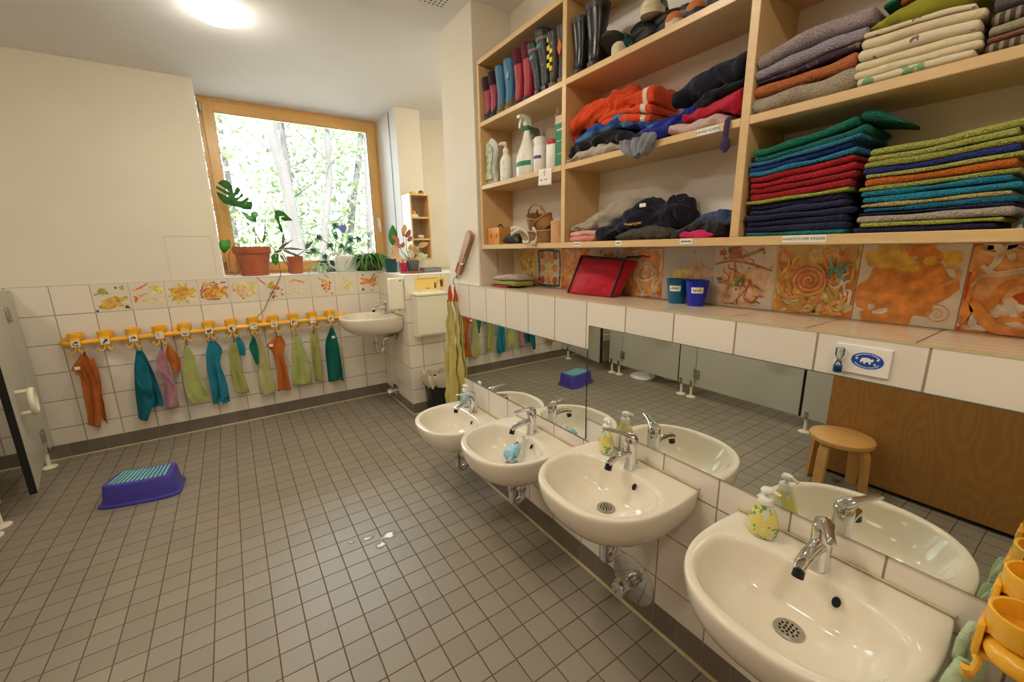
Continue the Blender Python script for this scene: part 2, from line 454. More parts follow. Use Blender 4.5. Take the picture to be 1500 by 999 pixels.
# tiles of the recess behind the ledge and on the pillar flank
recess = sbox('wall_recess', tile_mat('recess_tile', (226, 214, 196), (150, 138, 120), (1.406, 0.212, ZL), (0.115, 0.2, 0.205), gw=0.004, rough=0.12),
              XB - 0.006, XB, -0.1, 2.07, ZL + 0.001, 1.412)
m = MB(); m.box(1.176, XB, 2.062, 2.0695, ZL + 0.001, 1.412); m.build('tile_return', bpy.data.materials['recess_tile'], recess, smooth=False)
# grey base tiles and the yellowed joint along the floor
def base(name, x0, x1, y0, y1, h):
    sbox(name, M_base, x0, x1, y0, y1, 0.0, h)
base('baseboard_back', -2.6, HW_X, YB - 0.003, YB, 0.104)
base('baseboard_half', HW_X - 0.003, HW_X, HW_Y, YB - 0.003, 0.095)
base('baseboard_alcove', HW_X - 0.003, 2.4, HW_Y - 0.003, HW_Y, 0.095)
base('baseboard_sinks', XR - 0.003, XR, -0.05, 2.33, 0.109)
base('baseboard_left', -2.6, -2.597, -1.5, YB - 0.003, 0.104)
# faint grimy outline where a sheet once hung on the plaster
M_grime = simple('faint_grime', (212, 204, 182), rough=0.9, var=0.03)
m = MB(); g0, g1 = at(236, 333, 'y', YB), at(300, 405, 'y', YB)
m.box(g0.x, g0.x + 0.29, YB - 0.0006, YB, 1.535, 1.545); m.box(g0.x, g0.x + 0.006, YB - 0.0006, YB, 1.25, 1.535); m.box(g0.x + 0.284, g0.x + 0.29, YB - 0.0006, YB, 1.26, 1.535)
m.build('grime_outline', M_grime, wall_plaster, smooth=False)
m = MB()
m.tube([(-2.55, YB - 0.004, 0.002), (HW_X, YB - 0.004, 0.002)], 0.007, 6)
m.tube([(HW_X - 0.004, YB - 0.005, 0.002), (HW_X - 0.004, HW_Y - 0.004, 0.002)], 0.006, 6)
m.tube([(HW_X, HW_Y - 0.005, 0.002), (2.3, HW_Y - 0.005, 0.002)], 0.006, 6)
m.tube([(XR - 0.004, 2.33, 0.002), (XR - 0.004, 1.2, 0.002), (XR - 0.0045, 0.8, 0.0025), (XR - 0.004, -0.05, 0.002)], 0.008, 6)
struct(m.build('trim_4', M_silicone))

# ================================================================ window
wf = thing('window_1', None, None, (0.68, 4.46, 1.235)); wf['kind'] = 'structure'
WY = 4.44
def ring(x0, x1, z0, z1, w, y0, y1, name, mats, parent, bev=0.004):
    a = MB(); a.box(x0, x0 + w, y0, y1, z0, z1, bevel=bev); a.box(x1 - w, x1, y0, y1, z0, z1, bevel=bev)
    a.mi = 1; a.box(x0 + w, x1 - w, y0, y1, z1 - w, z1, bevel=bev); a.box(x0 + w, x1 - w, y0, y1, z0, z0 + w, bevel=bev)
    return a.build(name, mats, parent, smooth=False)
ring(-0.04, 1.40, 1.2226, 2.65, 0.05, WY, WY + 0.07, 'window_frame', [M_pine, M_pineh], wf)
sash = ring(-0.012, 1.372, 1.25, 2.622, 0.078, WY - 0.018, WY + 0.05, 'sash', [M_pine, M_pineh], wf)
m = MB(); m.box(0.066, 1.294, WY + 0.015, WY + 0.021, 1.328, 2.544); m.build('pane', glass_mat('clear_window_glass', (0.97, 0.99, 0.97, 1)), sash, smooth=False)
m = MB()
for x0, x1 in ((0.064, 0.07), (1.29, 1.296)): m.box(x0, x1, WY - 0.004, WY + 0.012, 1.326, 2.546)
for z0, z1 in ((1.324, 1.33), (2.542, 2.548)): m.box(0.064, 1.296, WY - 0.004, WY + 0.012, z0, z1)
m.build('gasket', simple('grey_gasket', (70, 66, 58), rough=0.7), sash, smooth=False)
m = MB()
for z in (2.56, 1.30): m.cyl((-0.018, WY - 0.022, z - 0.035), (-0.018, WY - 0.022, z + 0.035), 0.011, n=12)
m.build('hinge', M_chromed, sash)
m = MB(); m.box(1.322, 1.346, WY - 0.03, WY - 0.018, 1.645, 1.735, bevel=0.004); m.tube([(1.334, WY - 0.03, 1.71), (1.334, WY - 0.06, 1.71), (1.334, WY - 0.066, 1.69), (1.334, WY - 0.066, 1.60)], [0.009, 0.009, 0.01, 0.008], 10)
m.build('handle', M_white, sash)

# ================================================================ ceiling lamps
M_lampglass = emit('lit_lamp_glass', (1.0, 0.895, 0.74, 1), 46.0)
M_lampfill = emit('fill_lamp_glass', (1.0, 0.88, 0.70, 1), 38.0)
def lamp(x, y, z, label, mat=None):
    t = thing('ceiling_lamp', label, 'lamp', (x, y, z))
    m = MB(); m.lathe([(0.112, 0.0), (0.114, -0.006), (0.111, -0.009), (0.104, -0.009), (0.104, -0.002)], (x, y, z), 48, cap0=False, cap1=False); m.build('rim', M_white, t)
    m = MB(); m.lathe([(0.110, -0.009), (0.123, -0.012), (0.125, -0.017), (0.119, -0.026), (0.104, -0.036), (0.074, -0.045), (0.037, -0.050), (0.003, -0.052)], (x, y, z), 48, cap0=False); m.build('diffuser', mat or M_lampglass, t)
    return t
lamp(0.13, 2.905, 2.65, 'round white ceiling lamp glowing warm in front of the window')
# the rest of the lamps, out of view; alcove and cupboard ones are added
lamp(0.13, 1.35, 2.62, 'round lit ceiling lamp over the middle of the tiled floor, out of the photo above')
lamp(0.13, -0.45, 2.62, 'round lit ceiling lamp near the entrance behind the viewer')
lamp(-1.85, 2.3, 2.62, 'round lit ceiling lamp above the low grey toilet cubicles')
lamp(1.95, 3.0, 2.65, 'round ceiling lamp added to brighten the alcove behind the wall pillar', M_lampfill)  # added fill lamp, brightens the alcove walls
lamp(-0.85, 0.9, 2.62, 'round ceiling lamp added above the cupboard corner to light the wall under the basins')  # added fill lamp, reaches under the basins at a low angle

# ================================================================ mirrors
M_mirror = NT('silvered_mirror'); g_ = M_mirror.n('ShaderNodeBsdfGlossy'); g_.inputs[0].default_value = (0.84, 0.87, 0.82, 1); g_.inputs['Roughness'].default_value = 0.0
M_mirror.l(g_.outputs[0], M_mirror.out.inputs[0]); M_mirror = M_mirror.m
M_glassedge = simple('green_glass_edge', (70, 84, 74), rough=0.2)
def mirror(y0, y1, z0, z1, label):
    t = thing('wall_mirror', label, 'mirror', (XR, (y0 + y1) / 2, z0), 'frameless mirrors above the washbasins')
    m = MB(); m.box(XR - 0.006, XR - 0.0004, y0, y1, z0, z1); m.build('mirror_body', M_glassedge, t, smooth=False)
    m = MB(); m.prism([(XR - 0.0062, y0 + 0.0012, z0 + 0.0012), (XR - 0.0062, y1 - 0.0012, z0 + 0.0012), (XR - 0.0062, y1 - 0.0012, z1 - 0.0012), (XR - 0.0062, y0 + 0.0012, z1 - 0.0012)], (-0.0003, 0, 0)); m.build('mirror_face', M_mirror, t, smooth=False)
mirror(1.172, 2.322, 0.623, 1.0135, 'lower frameless mirror over the two far washbasins')
mirror(0.02, 1.168, 0.7215, 1.1125, 'higher frameless mirror over the two near washbasins')
# ================================================================ big wall shelf of birch ply
XC, XCB = 1.185, 1.384            # front edge, back panel
SH0, SH1, SH2, SHT = 1.437, 1.746, 2.056, 2.326     # board tops / underside of the top board
cab = thing('wall_shelf_unit', 'large birch plywood shelf unit of three bays fixed above the tiled ledge', 'shelf unit', (1.29, 1.0, 1.413))
def board(name, y0, y1, z0, z1, mat=None):
    m = MB(); m.box(XC, XCB + 0.012, y0, y1, z0, z1, bevel=0.0015, seg=1)
    for f in m.b.faces: f.material_index = 0
    for f in m.b.faces:
        if f.normal.x < -0.9: f.material_index = 1
    return m.build(name, [mat or M_birch, M_birchedge], cab, smooth=False)
board('bottom_board', -0.048, 2.06, 1.413, SH0)
board('top_board', -0.048, 2.06, SHT, 2.348)
board('side_panel', 2.036, 2.06, SH0, SHT, M_birchz)
board('divider', 1.362, 1.386, SH0, SHT, M_birchz)
board('divider', 0.632, 0.656, SH0, SHT, M_birchz)
board('side_panel', -0.048, -0.024, SH0, SHT, M_birchz)
bays = [(1.386, 2.036), (0.656, 1.362), (-0.024, 0.632)]
for a, b in bays:
    for z in (SH1, SH2): board('shelf', a, b, z - 0.022, z)
m = MB(); m.box(XCB, XB - 0.001, -0.047, 2.059, 1.4145, 2.347); m.build('back_panel', simple('white_back_board', (240, 236, 228), rough=.7, var=.01), cab, smooth=False)
M_lab = simple('label_tape', (238, 236, 228), rough=0.6)
def edge_label(y0, y1, z, words=None, h=0.017):
    m = MB(); m.box(XC - 0.0008, XC + 0.0002, y0, y1, z - h / 2, z + h / 2)
    if not words:
        m.mi = 1; n = max(3, int((y1 - y0) / 0.006)); r = random.Random(int(y0 * 1000))
        for i in range(n):
            yy = lerp(y1 - 0.004, y0 + 0.004, (i + 0.5) / n)
            m.box(XC - 0.0011, XC - 0.0008, yy - 0.0017, yy + 0.0017, z - 0.003, z + r.uniform(0.001, 0.004))
    o = m.build('edge_label', [M_lab, M_ink], cab, smooth=False); o['label'] = 'white label strip on the shelf edge'
    if words: text('lettering', words, 0.0088 if len(words) > 12 else 0.0105, (XC - 0.001, (y0 + y1) / 2, z), (PI / 2, 0, -PI / 2), M_ink, o)
edge_label(0.421, 0.517, 1.4275, 'HANDTÜCHER KINDER')
edge_label(0.714, 0.783, 1.7345, 'LANGE HOSEN')
edge_label(0.769, 0.812, 1.4285); edge_label(1.262, 1.3, 1.4285); edge_label(1.05, 1.077, 1.4285)

# ================================================================ hook rails
M_card = speckle('name_card_photo', (230, 226, 220), [((60, 40, 36), 0.52, 70.0), ((150, 110, 92), 0.62, 90.0)], rough=0.5)
def hook_unit(parent, x, yw, z, s):
    """s = direction away from the wall along y (+1/-1)"""
    Y = lambda d: yw + s * d
    m = MB()
    # cup ring above the rail
    n = 28; c = Vector((x, Y(0.045), 0)); R0, R1 = 0.043, 0.038
    rings = [[c + Vector((r * math.cos(2 * PI * i / n), r * math.sin(2 * PI * i / n), zz)) for i in range(n)] for r, zz in
             ((0.002, z + 0.026), (R0 - 0.002, z + 0.024), (R0, z + 0.027), (R0 + 0.001, z + 0.066), (R0 - 0.002, z + 0.0675), (R1 + 0.001, z + 0.066), (R1, z + 0.034), (0.002, z + 0.032))]
    m.loft(rings)
    # clip that grips the rail and carries the card
    m.box(x - 0.026, x + 0.026, min(Y(0.083), Y(0.092)), max(Y(0.083), Y(0.092)), z - 0.026, z + 0.034, bevel=0.003)
    m.box(x - 0.018, x + 0.018, min(Y(0.045), Y(0.085)), max(Y(0.045), Y(0.085)), z + 0.018, z + 0.028, bevel=0.002)
    m.box(x - 0.018, x + 0.018, min(Y(0.05), Y(0.085)), max(Y(0.05), Y(0.085)), z - 0.03, z - 0.02, bevel=0.002)
    # two upturned hooks
    for q in (-1, 1):
        m.tube([(x + q * 0.006, Y(0.08), z - 0.026), (x + q * 0.01, Y(0.082), z - 0.052), (x + q * 0.022, Y(0.085), z - 0.066), (x + q * 0.036, Y(0.088), z - 0.063), (x + q * 0.043, Y(0.09), z - 0.05), (x + q * 0.044, Y(0.091), z - 0.042)],
               [0.006, 0.0055, 0.0055, 0.0055, 0.006, 0.0068], 8)
    h = m.build('hook', M_yellow, parent)
    a = MB(); y = Y(0.0925); a.box(x - 0.022, x + 0.022, min(y, Y(0.0932)), max(y, Y(0.0932)), z - 0.022, z + 0.02)
    a.mi = 1; a.box(x - 0.015, x + 0.015, min(Y(0.0932), Y(0.0936)), max(Y(0.0932), Y(0.0936)), z - 0.016, z + 0.015)
    a.build('name_card', [M_paper, M_card], h, smooth=False)
def rail_body(t, x0, x1, yw, z, s, supports):
    Y = lambda d: yw + s * d
    m = MB(); pts = []
    for k in range(7):
        a = PI / 2 * k / 6; pts.append((x0 + 0.03 - 0.03 * math.sin(a), Y(0.035 + 0.03 * math.cos(a)), z))
    pts = [(x0, Y(0.001), z)] + list(reversed(pts))
    q = []
    for k in range(7):
        a = PI / 2 * k / 6; q.append((x1 - 0.03 + 0.03 * math.sin(a), Y(0.035 + 0.03 * math.cos(a)), z))
    m.tube(pts + q + [(x1, Y(0.001), z)], 0.0185, 16, up=(0, 0, 1)); m.build('rail', M_yellow, t)
    for x in (x0, x1):
        m = MB(); m.tube([(x, Y(0.0005), z), (x, Y(0.006), z), (x, Y(0.016), z), (x, Y(0.022), z)], [0.036, 0.036, 0.03, 0.02], 24); m.build('end_flange', M_yellow, t)
    for x in supports:
        m = MB(); m.tube([(x, Y(0.0005), z + 0.012), (x, Y(0.006), z + 0.012), (x, Y(0.03), z + 0.008), (x, Y(0.06), z)], [0.033, 0.033, 0.022, 0.017], 20); m.build('bracket', M_yellow, t)
HZ = 0.825
rail = thing('hook_rail', 'long yellow rail with twelve hook clips on the tiled wall under the window', 'hook rail', (-0.1, YB, HZ))
rail_body(rail, -1.0, 0.80, YB, HZ, -1, (-0.40, 0.18))
HX = [-0.94 + i * 0.1487 for i in range(12)]
for x in HX: hook_unit(rail, x, YB, HZ, -1)
HZ2 = 0.778
rail2 = thing('hook_rail', 'short yellow rail with cup rings in the near right corner beside the closest washbasin', 'hook rail', (1.03, -0.05, HZ2))
rail_body(rail2, 0.915, 1.135, -0.05, HZ2, 1, ())
for x in (0.955, 1.096): hook_unit(rail2, x, -0.05, HZ2, 1)

# ================================================================ washbasins
def outline(t, w, D, us):
    """D-shaped plan, t in 0..1 around; returns (u from the wall, v along the wall)"""
    # right back corner -> front -> left back corner -> back edge
    if t < 0.12: k = t / 0.12; return (us * k, -w * (0.955 + 0.045 * math.sin(k * PI / 2)))
    if t < 0.72:
        k = (t - 0.12) / 0.6; a = -PI / 2 + PI * k; e = 2 / 2.35
        return (us + (D - us) * math.copysign(abs(math.cos(a)) ** e, math.cos(a)), w * math.copysign(abs(math.sin(a)) ** e, math.sin(a)))
    if t < 0.84: k = 1 - (t - 0.72) / 0.12; return (us * k, w * (0.955 + 0.045 * math.sin(k * PI / 2)))
    k = (t - 0.84) / 0.16; return (0.0, w * 0.955 * (1 - 2 * k))
def bowl_outline(t, w, D, us):
    u, v = outline(t, w, D, us)
    bw, b0, b1 = w * 0.84, 0.096, D - 0.034
    cu = (b0 + b1) / 2
    # direction-preserving map onto a rounded ellipse that is flatter at the back
    a = math.atan2(v, (u - us * 1.3))
    hu = (b1 - us * 1.3) if math.cos(a) > 0 else (us * 1.3 - b0)
    e = 2 / 2.5
    c, s_ = math.cos(a), math.sin(a)
    r = (abs(c / hu) ** 2.5 + abs(s_ / bw) ** 2.5) ** (-1 / 2.5)
    return (us * 1.3 + c * r, s_ * r)
def make_basin(t, y, z, w, D, wallx, lever, tapu=0.068):
    """wall-hung basin; u runs out of the wall towards -x"""
    P = lambda u, v, h: (wallx - u, y + v, z + h)
    N = 96; us = D * 0.36; T = [i / N for i in range(N)]
    out = [outline(q, w, D, us) for q in T]; inn = [bowl_outline(q, w, D, us) for q in T]
    du, dv = 0.185, 0.0
    rings = []
    for s, h in ((0.16, -0.170), (0.36, -0.168), (0.56, -0.158), (0.76, -0.141), (0.90, -0.112), (0.962, -0.080), (0.988, -0.048), (0.998, -0.022), (1.0, -0.009), (0.993, -0.001), (0.98, 0.001)):
        cu = 0.12
        rings.append([P(max(0.0, cu + (u - cu) * s) if s < 0.85 else u * (s if u > 0.02 else 1.0), v * s, h) for u, v in out])
    for s, h in ((1.04, 0.0008), (1.0, -0.0035), (0.965, -0.016)): rings.append([P(0.24 + (u - 0.24) * s, v * s, h) for u, v in inn])
    for s, h in ((0.90, -0.045), (0.80, -0.078), (0.64, -0.100), (0.42, -0.113), (0.2, -0.1185), (0.08, -0.1205)):
        k = 1 - s; rings.append([P(lerp(0.24 + (u - 0.24) * s, du + (u - 0.24) * s, min(1, k * 1.4)), v * s, h) for u, v in inn])
    m = MB(); m.loft(rings); b = m.build('basin', M_ceramic, t, sharp=None, mods=[('sub', 1)])
    m = MB(); m.tube([P(0.004, -w * 0.955, 0.004), P(0.004, w * 0.955, 0.004)], 0.0035, 8); m.build('silicone_joint', M_silicone, t)
    # drain strainer with its holes
    m = MB(); m.lathe([(0.0315, -0.1165), (0.031, -0.1145), (0.026, -0.1142), (0.001, -0.1148)], P(du, 0, 0), 32, cap0=False); m.mi = 1
    for rr, n in ((0.0, 1), (0.0095, 6), (0.0185, 11)):
        for i in range(n):
            a = 2 * PI * i / n; m.disc(Vector(P(du, 0, -0.1139)) + Vector((rr * math.cos(a), rr * math.sin(a), 0.0003)), 0.0027, (0, 0, 1), 10)
    m.build('drain_strainer', [M_chromed, M_dark], t)
    # overflow
    m = MB(); m.disc(P(0.1135, -0.058, -0.033), 0.0085, (-0.82, 0, 0.57), 18, ry=0.012); m.build('overflow_hole', M_dark, t)
    # tap: body, spout, nozzle, lever
    f = tapu; bx = Vector(P(f, 0, 0.0))
    m = MB(); m.lathe([(0.0265, 0.0), (0.0265, 0.004), (0.0235, 0.012), (0.0225, 0.07), (0.0235, 0.098), (0.0225, 0.112), (0.016, 0.12), (0.002, 0.123)], bx, 28)
    tb = m.build('tap_body', M_chrome, t)
    m = MB(); m.tube([bx + Vector((0, 0, 0.058)), bx + Vector((-0.03, 0, 0.066)), bx + Vector((-0.07, 0, 0.064)), bx + Vector((-0.105, 0, 0.056)), bx + Vector((-0.118, 0, 0.05))], [0.019, 0.0175, 0.016, 0.0145, 0.0125], 16, flat=0.85)
    m.build('spout', M_chrome, tb)
    m = MB(); m.cyl(bx + Vector((-0.107, 0, 0.052)), bx + Vector((-0.115, 0, 0.028)), 0.0115, 0.0125, 16); m.build('nozzle', M_black, tb)
    c, s_ = math.cos(lever), math.sin(lever)   # lever 0 = straight out over the spout
    D2 = Vector((-c, -s_, 0)); S2 = Vector((s_, -c, 0))
    m = MB(); rings = []
    for d, hw, ht, zz in ((-0.020, 0.010, 0.006, 0.108), (-0.012, 0.019, 0.013, 0.115), (0.006, 0.0205, 0.014, 0.119), (0.024, 0.017, 0.010, 0.124), (0.046, 0.0125, 0.0075, 0.126), (0.078, 0.0105, 0.006, 0.129), (0.100, 0.0105, 0.005, 0.131), (0.104, 0.005, 0.002, 0.131)):
        o = bx + D2 * d + Vector((0, 0, zz))
        rings.append([o + S2 * (hw * math.cos(2 * PI * i / 16)) + Vector((0, 0, ht * math.sin(2 * PI * i / 16))) for i in range(16)])
    m.loft(rings); m.build('lever', M_chrome, tb)
    # siphon
    m = MB()
    p = [P(du, 0, -0.14), P(du, 0, -0.24), P(du, 0, -0.305)]
    for k in range(1, 8):
        a = PI * k / 8; p.append(P(du - 0.033 + 0.033 * math.cos(a), 0.012 * k / 8, -0.305 - 0.033 * math.sin(a)))
    p += [P(du - 0.066, 0.014, -0.29), P(du - 0.068, 0.014, -0.25), P(du - 0.078, 0.014, -0.228), P(du - 0.10, 0.014, -0.218), P(0.0005, 0.014, -0.216)]
    m.tube(p, 0.0165, 16, up=(0, 1, 0)); tr = m.build('siphon_pipe', M_chrome, t)
    m = MB(); m.cyl(P(du, 0, -0.15), P(du, 0, -0.172), 0.026, 0.022); m.cyl(P(du, 0, -0.243), P(du, 0, -0.257), 0.0215); m.cyl(P(du - 0.066, 0.014, -0.292), P(du - 0.067, 0.014, -0.278), 0.0215); m.cyl(P(0.0, 0.014, -0.216), P(0.006, 0.014, -0.216), 0.036, 0.03); m.b.free()
    for p0, p1, r0, r1 in ((P(du, 0, -0.15), P(du, 0, -0.172), 0.026, 0.022), (P(du, 0, -0.243), P(du, 0, -0.257), 0.0215, 0.0215), (P(du - 0.066, 0.014, -0.292), P(du - 0.067, 0.014, -0.278), 0.0215, 0.0215), (P(0.0005, 0.014, -0.216), P(0.006, 0.014, -0.216), 0.036, 0.03)):
        m = MB(); m.cyl(p0, p1, r0, r1); m.build('ring_nut', M_chromed, tr)
    # angle valves and supply hoses
    for v in (0.062, -0.045):
        m = MB(); m.cyl(P(0.0, v, -0.2), P(0.005, v, -0.2), 0.026, 0.022); m.cyl(P(0.005, v, -0.2), P(0.045, v, -0.2), 0.010); m.cyl(P(0.045, v, -0.2), P(0.066, v, -0.2), 0.016, 0.017)
        m.cyl(P(0.03, v, -0.2), P(0.03, v, -0.172), 0.009); m.tube([P(0.03, v, -0.172), P(0.034, v * 0.9, -0.15), P(0.05, v * 0.5, -0.12)], 0.005, 8)
        m.build('angle_valve', M_chromed, t)
def basin(y, z, label, wallx=XR, w=0.235, D=0.41, lever=0.0, group=None):
    t = thing('washbasin', label, 'washbasin', (wallx, y, z - 0.17), group); make_basin(t, y, z, w, D, wallx, lever); return t
basin(0.305, 0.652, 'nearest white washbasin, empty, with lever tap turned towards the viewer', lever=0.45)
basin(0.88, 0.650, 'second nearest white washbasin, empty, its tap lever turned to the far side', lever=-1.0)
basin(1.467, 0.556, 'lower white washbasin with a blue soap bottle lying in its bowl', lever=0.0)
basin(2.05, 0.466, 'lowest white washbasin at the far end of the row, beside the yellow towel', lever=0.0)
basin(3.655, 0.862, 'high white washbasin on the tiled half wall in the window corner', wallx=HW_X, w=0.25, D=0.47, lever=0.0)

# round chrome valve plates near the floor
def valve(x, y, z, r, label):
    t = thing('shut_off_valve', label, 'valve', (x, y, z))
    m = MB(); m.tube([(x - 0.0005, y, z), (x - 0.004, y, z), (x - 0.006, y, z)], [r, r, r - 0.004], 40); m.build('cover_plate', M_chrome, t)
    m = MB(); m.tube([(x - 0.006, y, z), (x - 0.03, y, z), (x - 0.032, y, z), (x - 0.05, y, z)], [0.028, 0.026, 0.019, 0.019], 24); m.build('sleeve', M_chrome, t)
    m = MB()
    n = 32; rings = []
    for d, q in ((0.045, 0.024), (0.048, 0.029), (0.085, 0.031), (0.092, 0.027), (0.093, 0.002)):
        rings.append([(x - d, y + (q + 0.0016 * math.cos(8 * 2 * PI * i / n)) * math.cos(2 * PI * i / n), z + (q + 0.0016 * math.cos(8 * 2 * PI * i / n)) * math.sin(2 * PI * i / n)) for i in range(n)])
    m.loft(rings); m.build('knob', M_chrome, t)
valve(XR, 0.893, 0.135, 0.098, 'round chrome valve plate with knob below the second nearest washbasin')
valve(HW_X, 3.76, 0.098, 0.085, 'round chrome valve plate with knob below the corner washbasin')

# ================================================================ soap bottles
def pump_soap(label, x, y, z, mats, rot=0.0, lie=None, h=0.092):
    t = thing('soap_bottle', label, 'soap bottle', (0, 0, 0))
    t.location = (0, 0, 0)
    prof = [(0.020, 0.0), (0.030, 0.002), (0.0355, 0.012), (0.0375, 0.028), (0.036, 0.045), (0.030, 0.066), (0.022, 0.083), (0.0165, h), (0.0155, h + 0.004)]
    m = MB(); m.lathe(prof, (0, 0, 0), 36, sx=0.72, sy=1.0); bd = m.build('bottle', mats[0], t)
    m = MB(); m.lathe([(0.0165, h + 0.002), (0.0175, h + 0.004), (0.0175, h + 0.018), (0.016, h + 0.02), (0.008, h + 0.021)], (0, 0, 0), 24); m.build('collar', mats[1], t)
    m = MB(); m.cyl((0, 0, h + 0.02), (0, 0, h + 0.034), 0.0055, n=12)
    m.lathe([(0.010, h + 0.032), (0.0145, h + 0.035), (0.0155, h + 0.041), (0.012, h + 0.046), (0.002, h + 0.047)], (0, 0, 0), 20, sx=0.9)
    m.tube([(0, 0, h + 0.041), (0, -0.016, h + 0.041), (0, -0.03, h + 0.036)], [0.006, 0.005, 0.0042], 10); m.build('pump_head', mats[2], t)
    t.location = (x, y, z); t.rotation_euler = lie if lie else (0, 0, rot)
    return t
M_soapy = speckle('yellow_soap_leaf_print', (222, 208, 120), [((206, 216, 192), 0.50, 22.0), ((110, 156, 112), 0.60, 34.0), ((178, 92, 40), 0.70, 60.0)], rough=0.2)
M_soapb = speckle('blue_soap_leaf_print', (130, 178, 200), [((176, 206, 212), 0.5, 24.0), ((66, 128, 156), 0.6, 34.0), ((210, 170, 70), 0.68, 60.0)], rough=0.2)
M_clear = simple('milky_clear_plastic', (222, 222, 210), rough=0.15)
pump_soap('yellow leaf-patterned soap bottle on the nearest washbasin', 1.092, 0.437, 0.6535, (M_soapy, M_white, M_clear), rot=0.2)
pump_soap('yellow soap bottle with green leaf on the second nearest washbasin', 1.098, 1.005, 0.6515, (M_soapy, M_white, M_white), rot=-0.5)
pump_soap('light blue soap bottle standing on the far lowest washbasin', 1.098, 2.165, 0.4675, (M_soapb, M_white, M_white), rot=0.3)
pump_soap('light blue soap bottle lying in the bowl of the lower washbasin', 0.940, 1.462, 0.466, (M_soapb, M_white, M_white), lie=(math.radians(4), math.radians(50), math.radians(8)))
# ================================================================ low toilet cubicles on the left
SX = -1.19
cub = thing('cubicle_front', 'low grey cubicle front panels on chrome feet along the left side', 'partition', (SX, 2.6, 0.115))
def rounded_panel(name, y0, y1, z0, z1, r0, r1, parent, mat, th=0.028, x=SX):
    pts = [(x, y0, z0), (x, y1, z0)]
    for k in range(7):
        a = PI / 2 * k / 6; pts.append((x, y1 - r1 + r1 * math.cos(a), z1 - r1 + r1 * math.sin(a)))
    for k in range(7):
        a = PI / 2 * k / 6; pts.append((x, y0 + r0 - r0 * math.sin(a), z1 - r0 + r0 * math.cos(a)))
    m = MB(); m.prism(pts, (-th, 0, 0)); return m.build(name, mat, parent, smooth=False, mods=[('bevel', 0.002)])
def foot(x, y, parent):
    m = MB(); m.lathe([(0.042, 0.0), (0.042, 0.004), (0.03, 0.010), (0.013, 0.014), (0.0115, 0.02), (0.0115, 0.16)], (x, y, 0), 24)
    m.mi = 1; m.box(x - 0.018, x + 0.018, y - 0.014, y + 0.014, 0.105, 0.165, bevel=0.003)
    m.build('foot', [M_cream, M_chromed], parent)
ZP = 1.205
for y0, y1, fl in ((3.885, 4.036, (3.92,)), (3.02, 3.20, (3.06, 3.165)), (2.13, 2.305, (2.165, 2.27)), (1.06, 1.235, (1.20,))):
    rounded_panel('front_panel', y0, y1, 0.115, ZP, 0.01, 0.03 if y1 > 4 else 0.01, cub, M_grey)
    for y in fl: foot(SX - 0.014, y, cub)
for y in (3.11, 2.217, 1.15):
    m = MB(); m.box(-2.597, SX - 0.03, y - 0.014, y + 0.014, 0.13, ZP - 0.01); m.build('side_panel', M_grey, cub, smooth=False)
def cub_door(y_hinge, length, ang, label):
    t = thing('cubicle_door', label, 'door', (SX + 0.0, y_hinge, 0.12), 'low grey cubicle doors')
    m = MB(); m.box(SX - 0.028, SX, y_hinge - length, y_hinge - 0.004, 0.118, ZP, bevel=0.002, seg=1); m.build('leaf', M_grey, t, smooth=False)
    m = MB(); m.box(SX - 0.0295, SX + 0.0015, y_hinge - length - 0.012, y_hinge - length + 0.001, 0.118, ZP, bevel=0.004); m.build('edge_seal', M_black, t, smooth=False)
    for z in (0.24, 1.06):
        m = MB(); m.box(SX - 0.001, SX + 0.012, y_hinge - 0.045, y_hinge + 0.012, z - 0.042, z + 0.042, bevel=0.003); m.cyl((SX + 0.012, y_hinge - 0.006, z - 0.045), (SX + 0.012, y_hinge - 0.006, z + 0.045), 0.009, n=12); m.build('hinge', M_chromed, t)
    yh, zh = y_hinge - length + 0.19, 0.598
    m = MB()
    R_, r_ = 0.068, 0.0145; rows = []
    for i in range(36):
        a = 2 * PI * i / 36; c = Vector((SX + 0.058, yh + R_ * math.cos(a), zh + R_ * math.sin(a))); o = Vector((0, math.cos(a), math.sin(a)))
        rows.append([c + o * r_ * math.cos(2 * PI * k / 12) + Vector((1, 0, 0)) * r_ * math.sin(2 * PI * k / 12) for k in range(12)])
    rows.append(rows[0]); m.loft(rows, cap0=False, cap1=False)
    bmesh.ops.remove_doubles(m.b, verts=m.b.verts[:], dist=1e-5)
    for dz in (-0.064, 0.064): m.cyl((SX, yh, zh + dz), (SX + 0.058, yh, zh + dz), 0.012, n=12)
    m.build('ring_handle', M_cream, t)
    t.rotation_euler = (0, 0, ang); return t
cub_door(3.882, 0.665, math.radians(11.0), 'light grey cubicle door standing ajar by the window wall, black edge, ring handle')
cub_door(3.018, 0.71, 0.0, 'light grey cubicle door seen closed in the mirror, with white pan behind its foot')
cub_door(2.128, 0.875, 0.0, 'light grey cubicle door seen closed in the mirror beside the wooden panel')
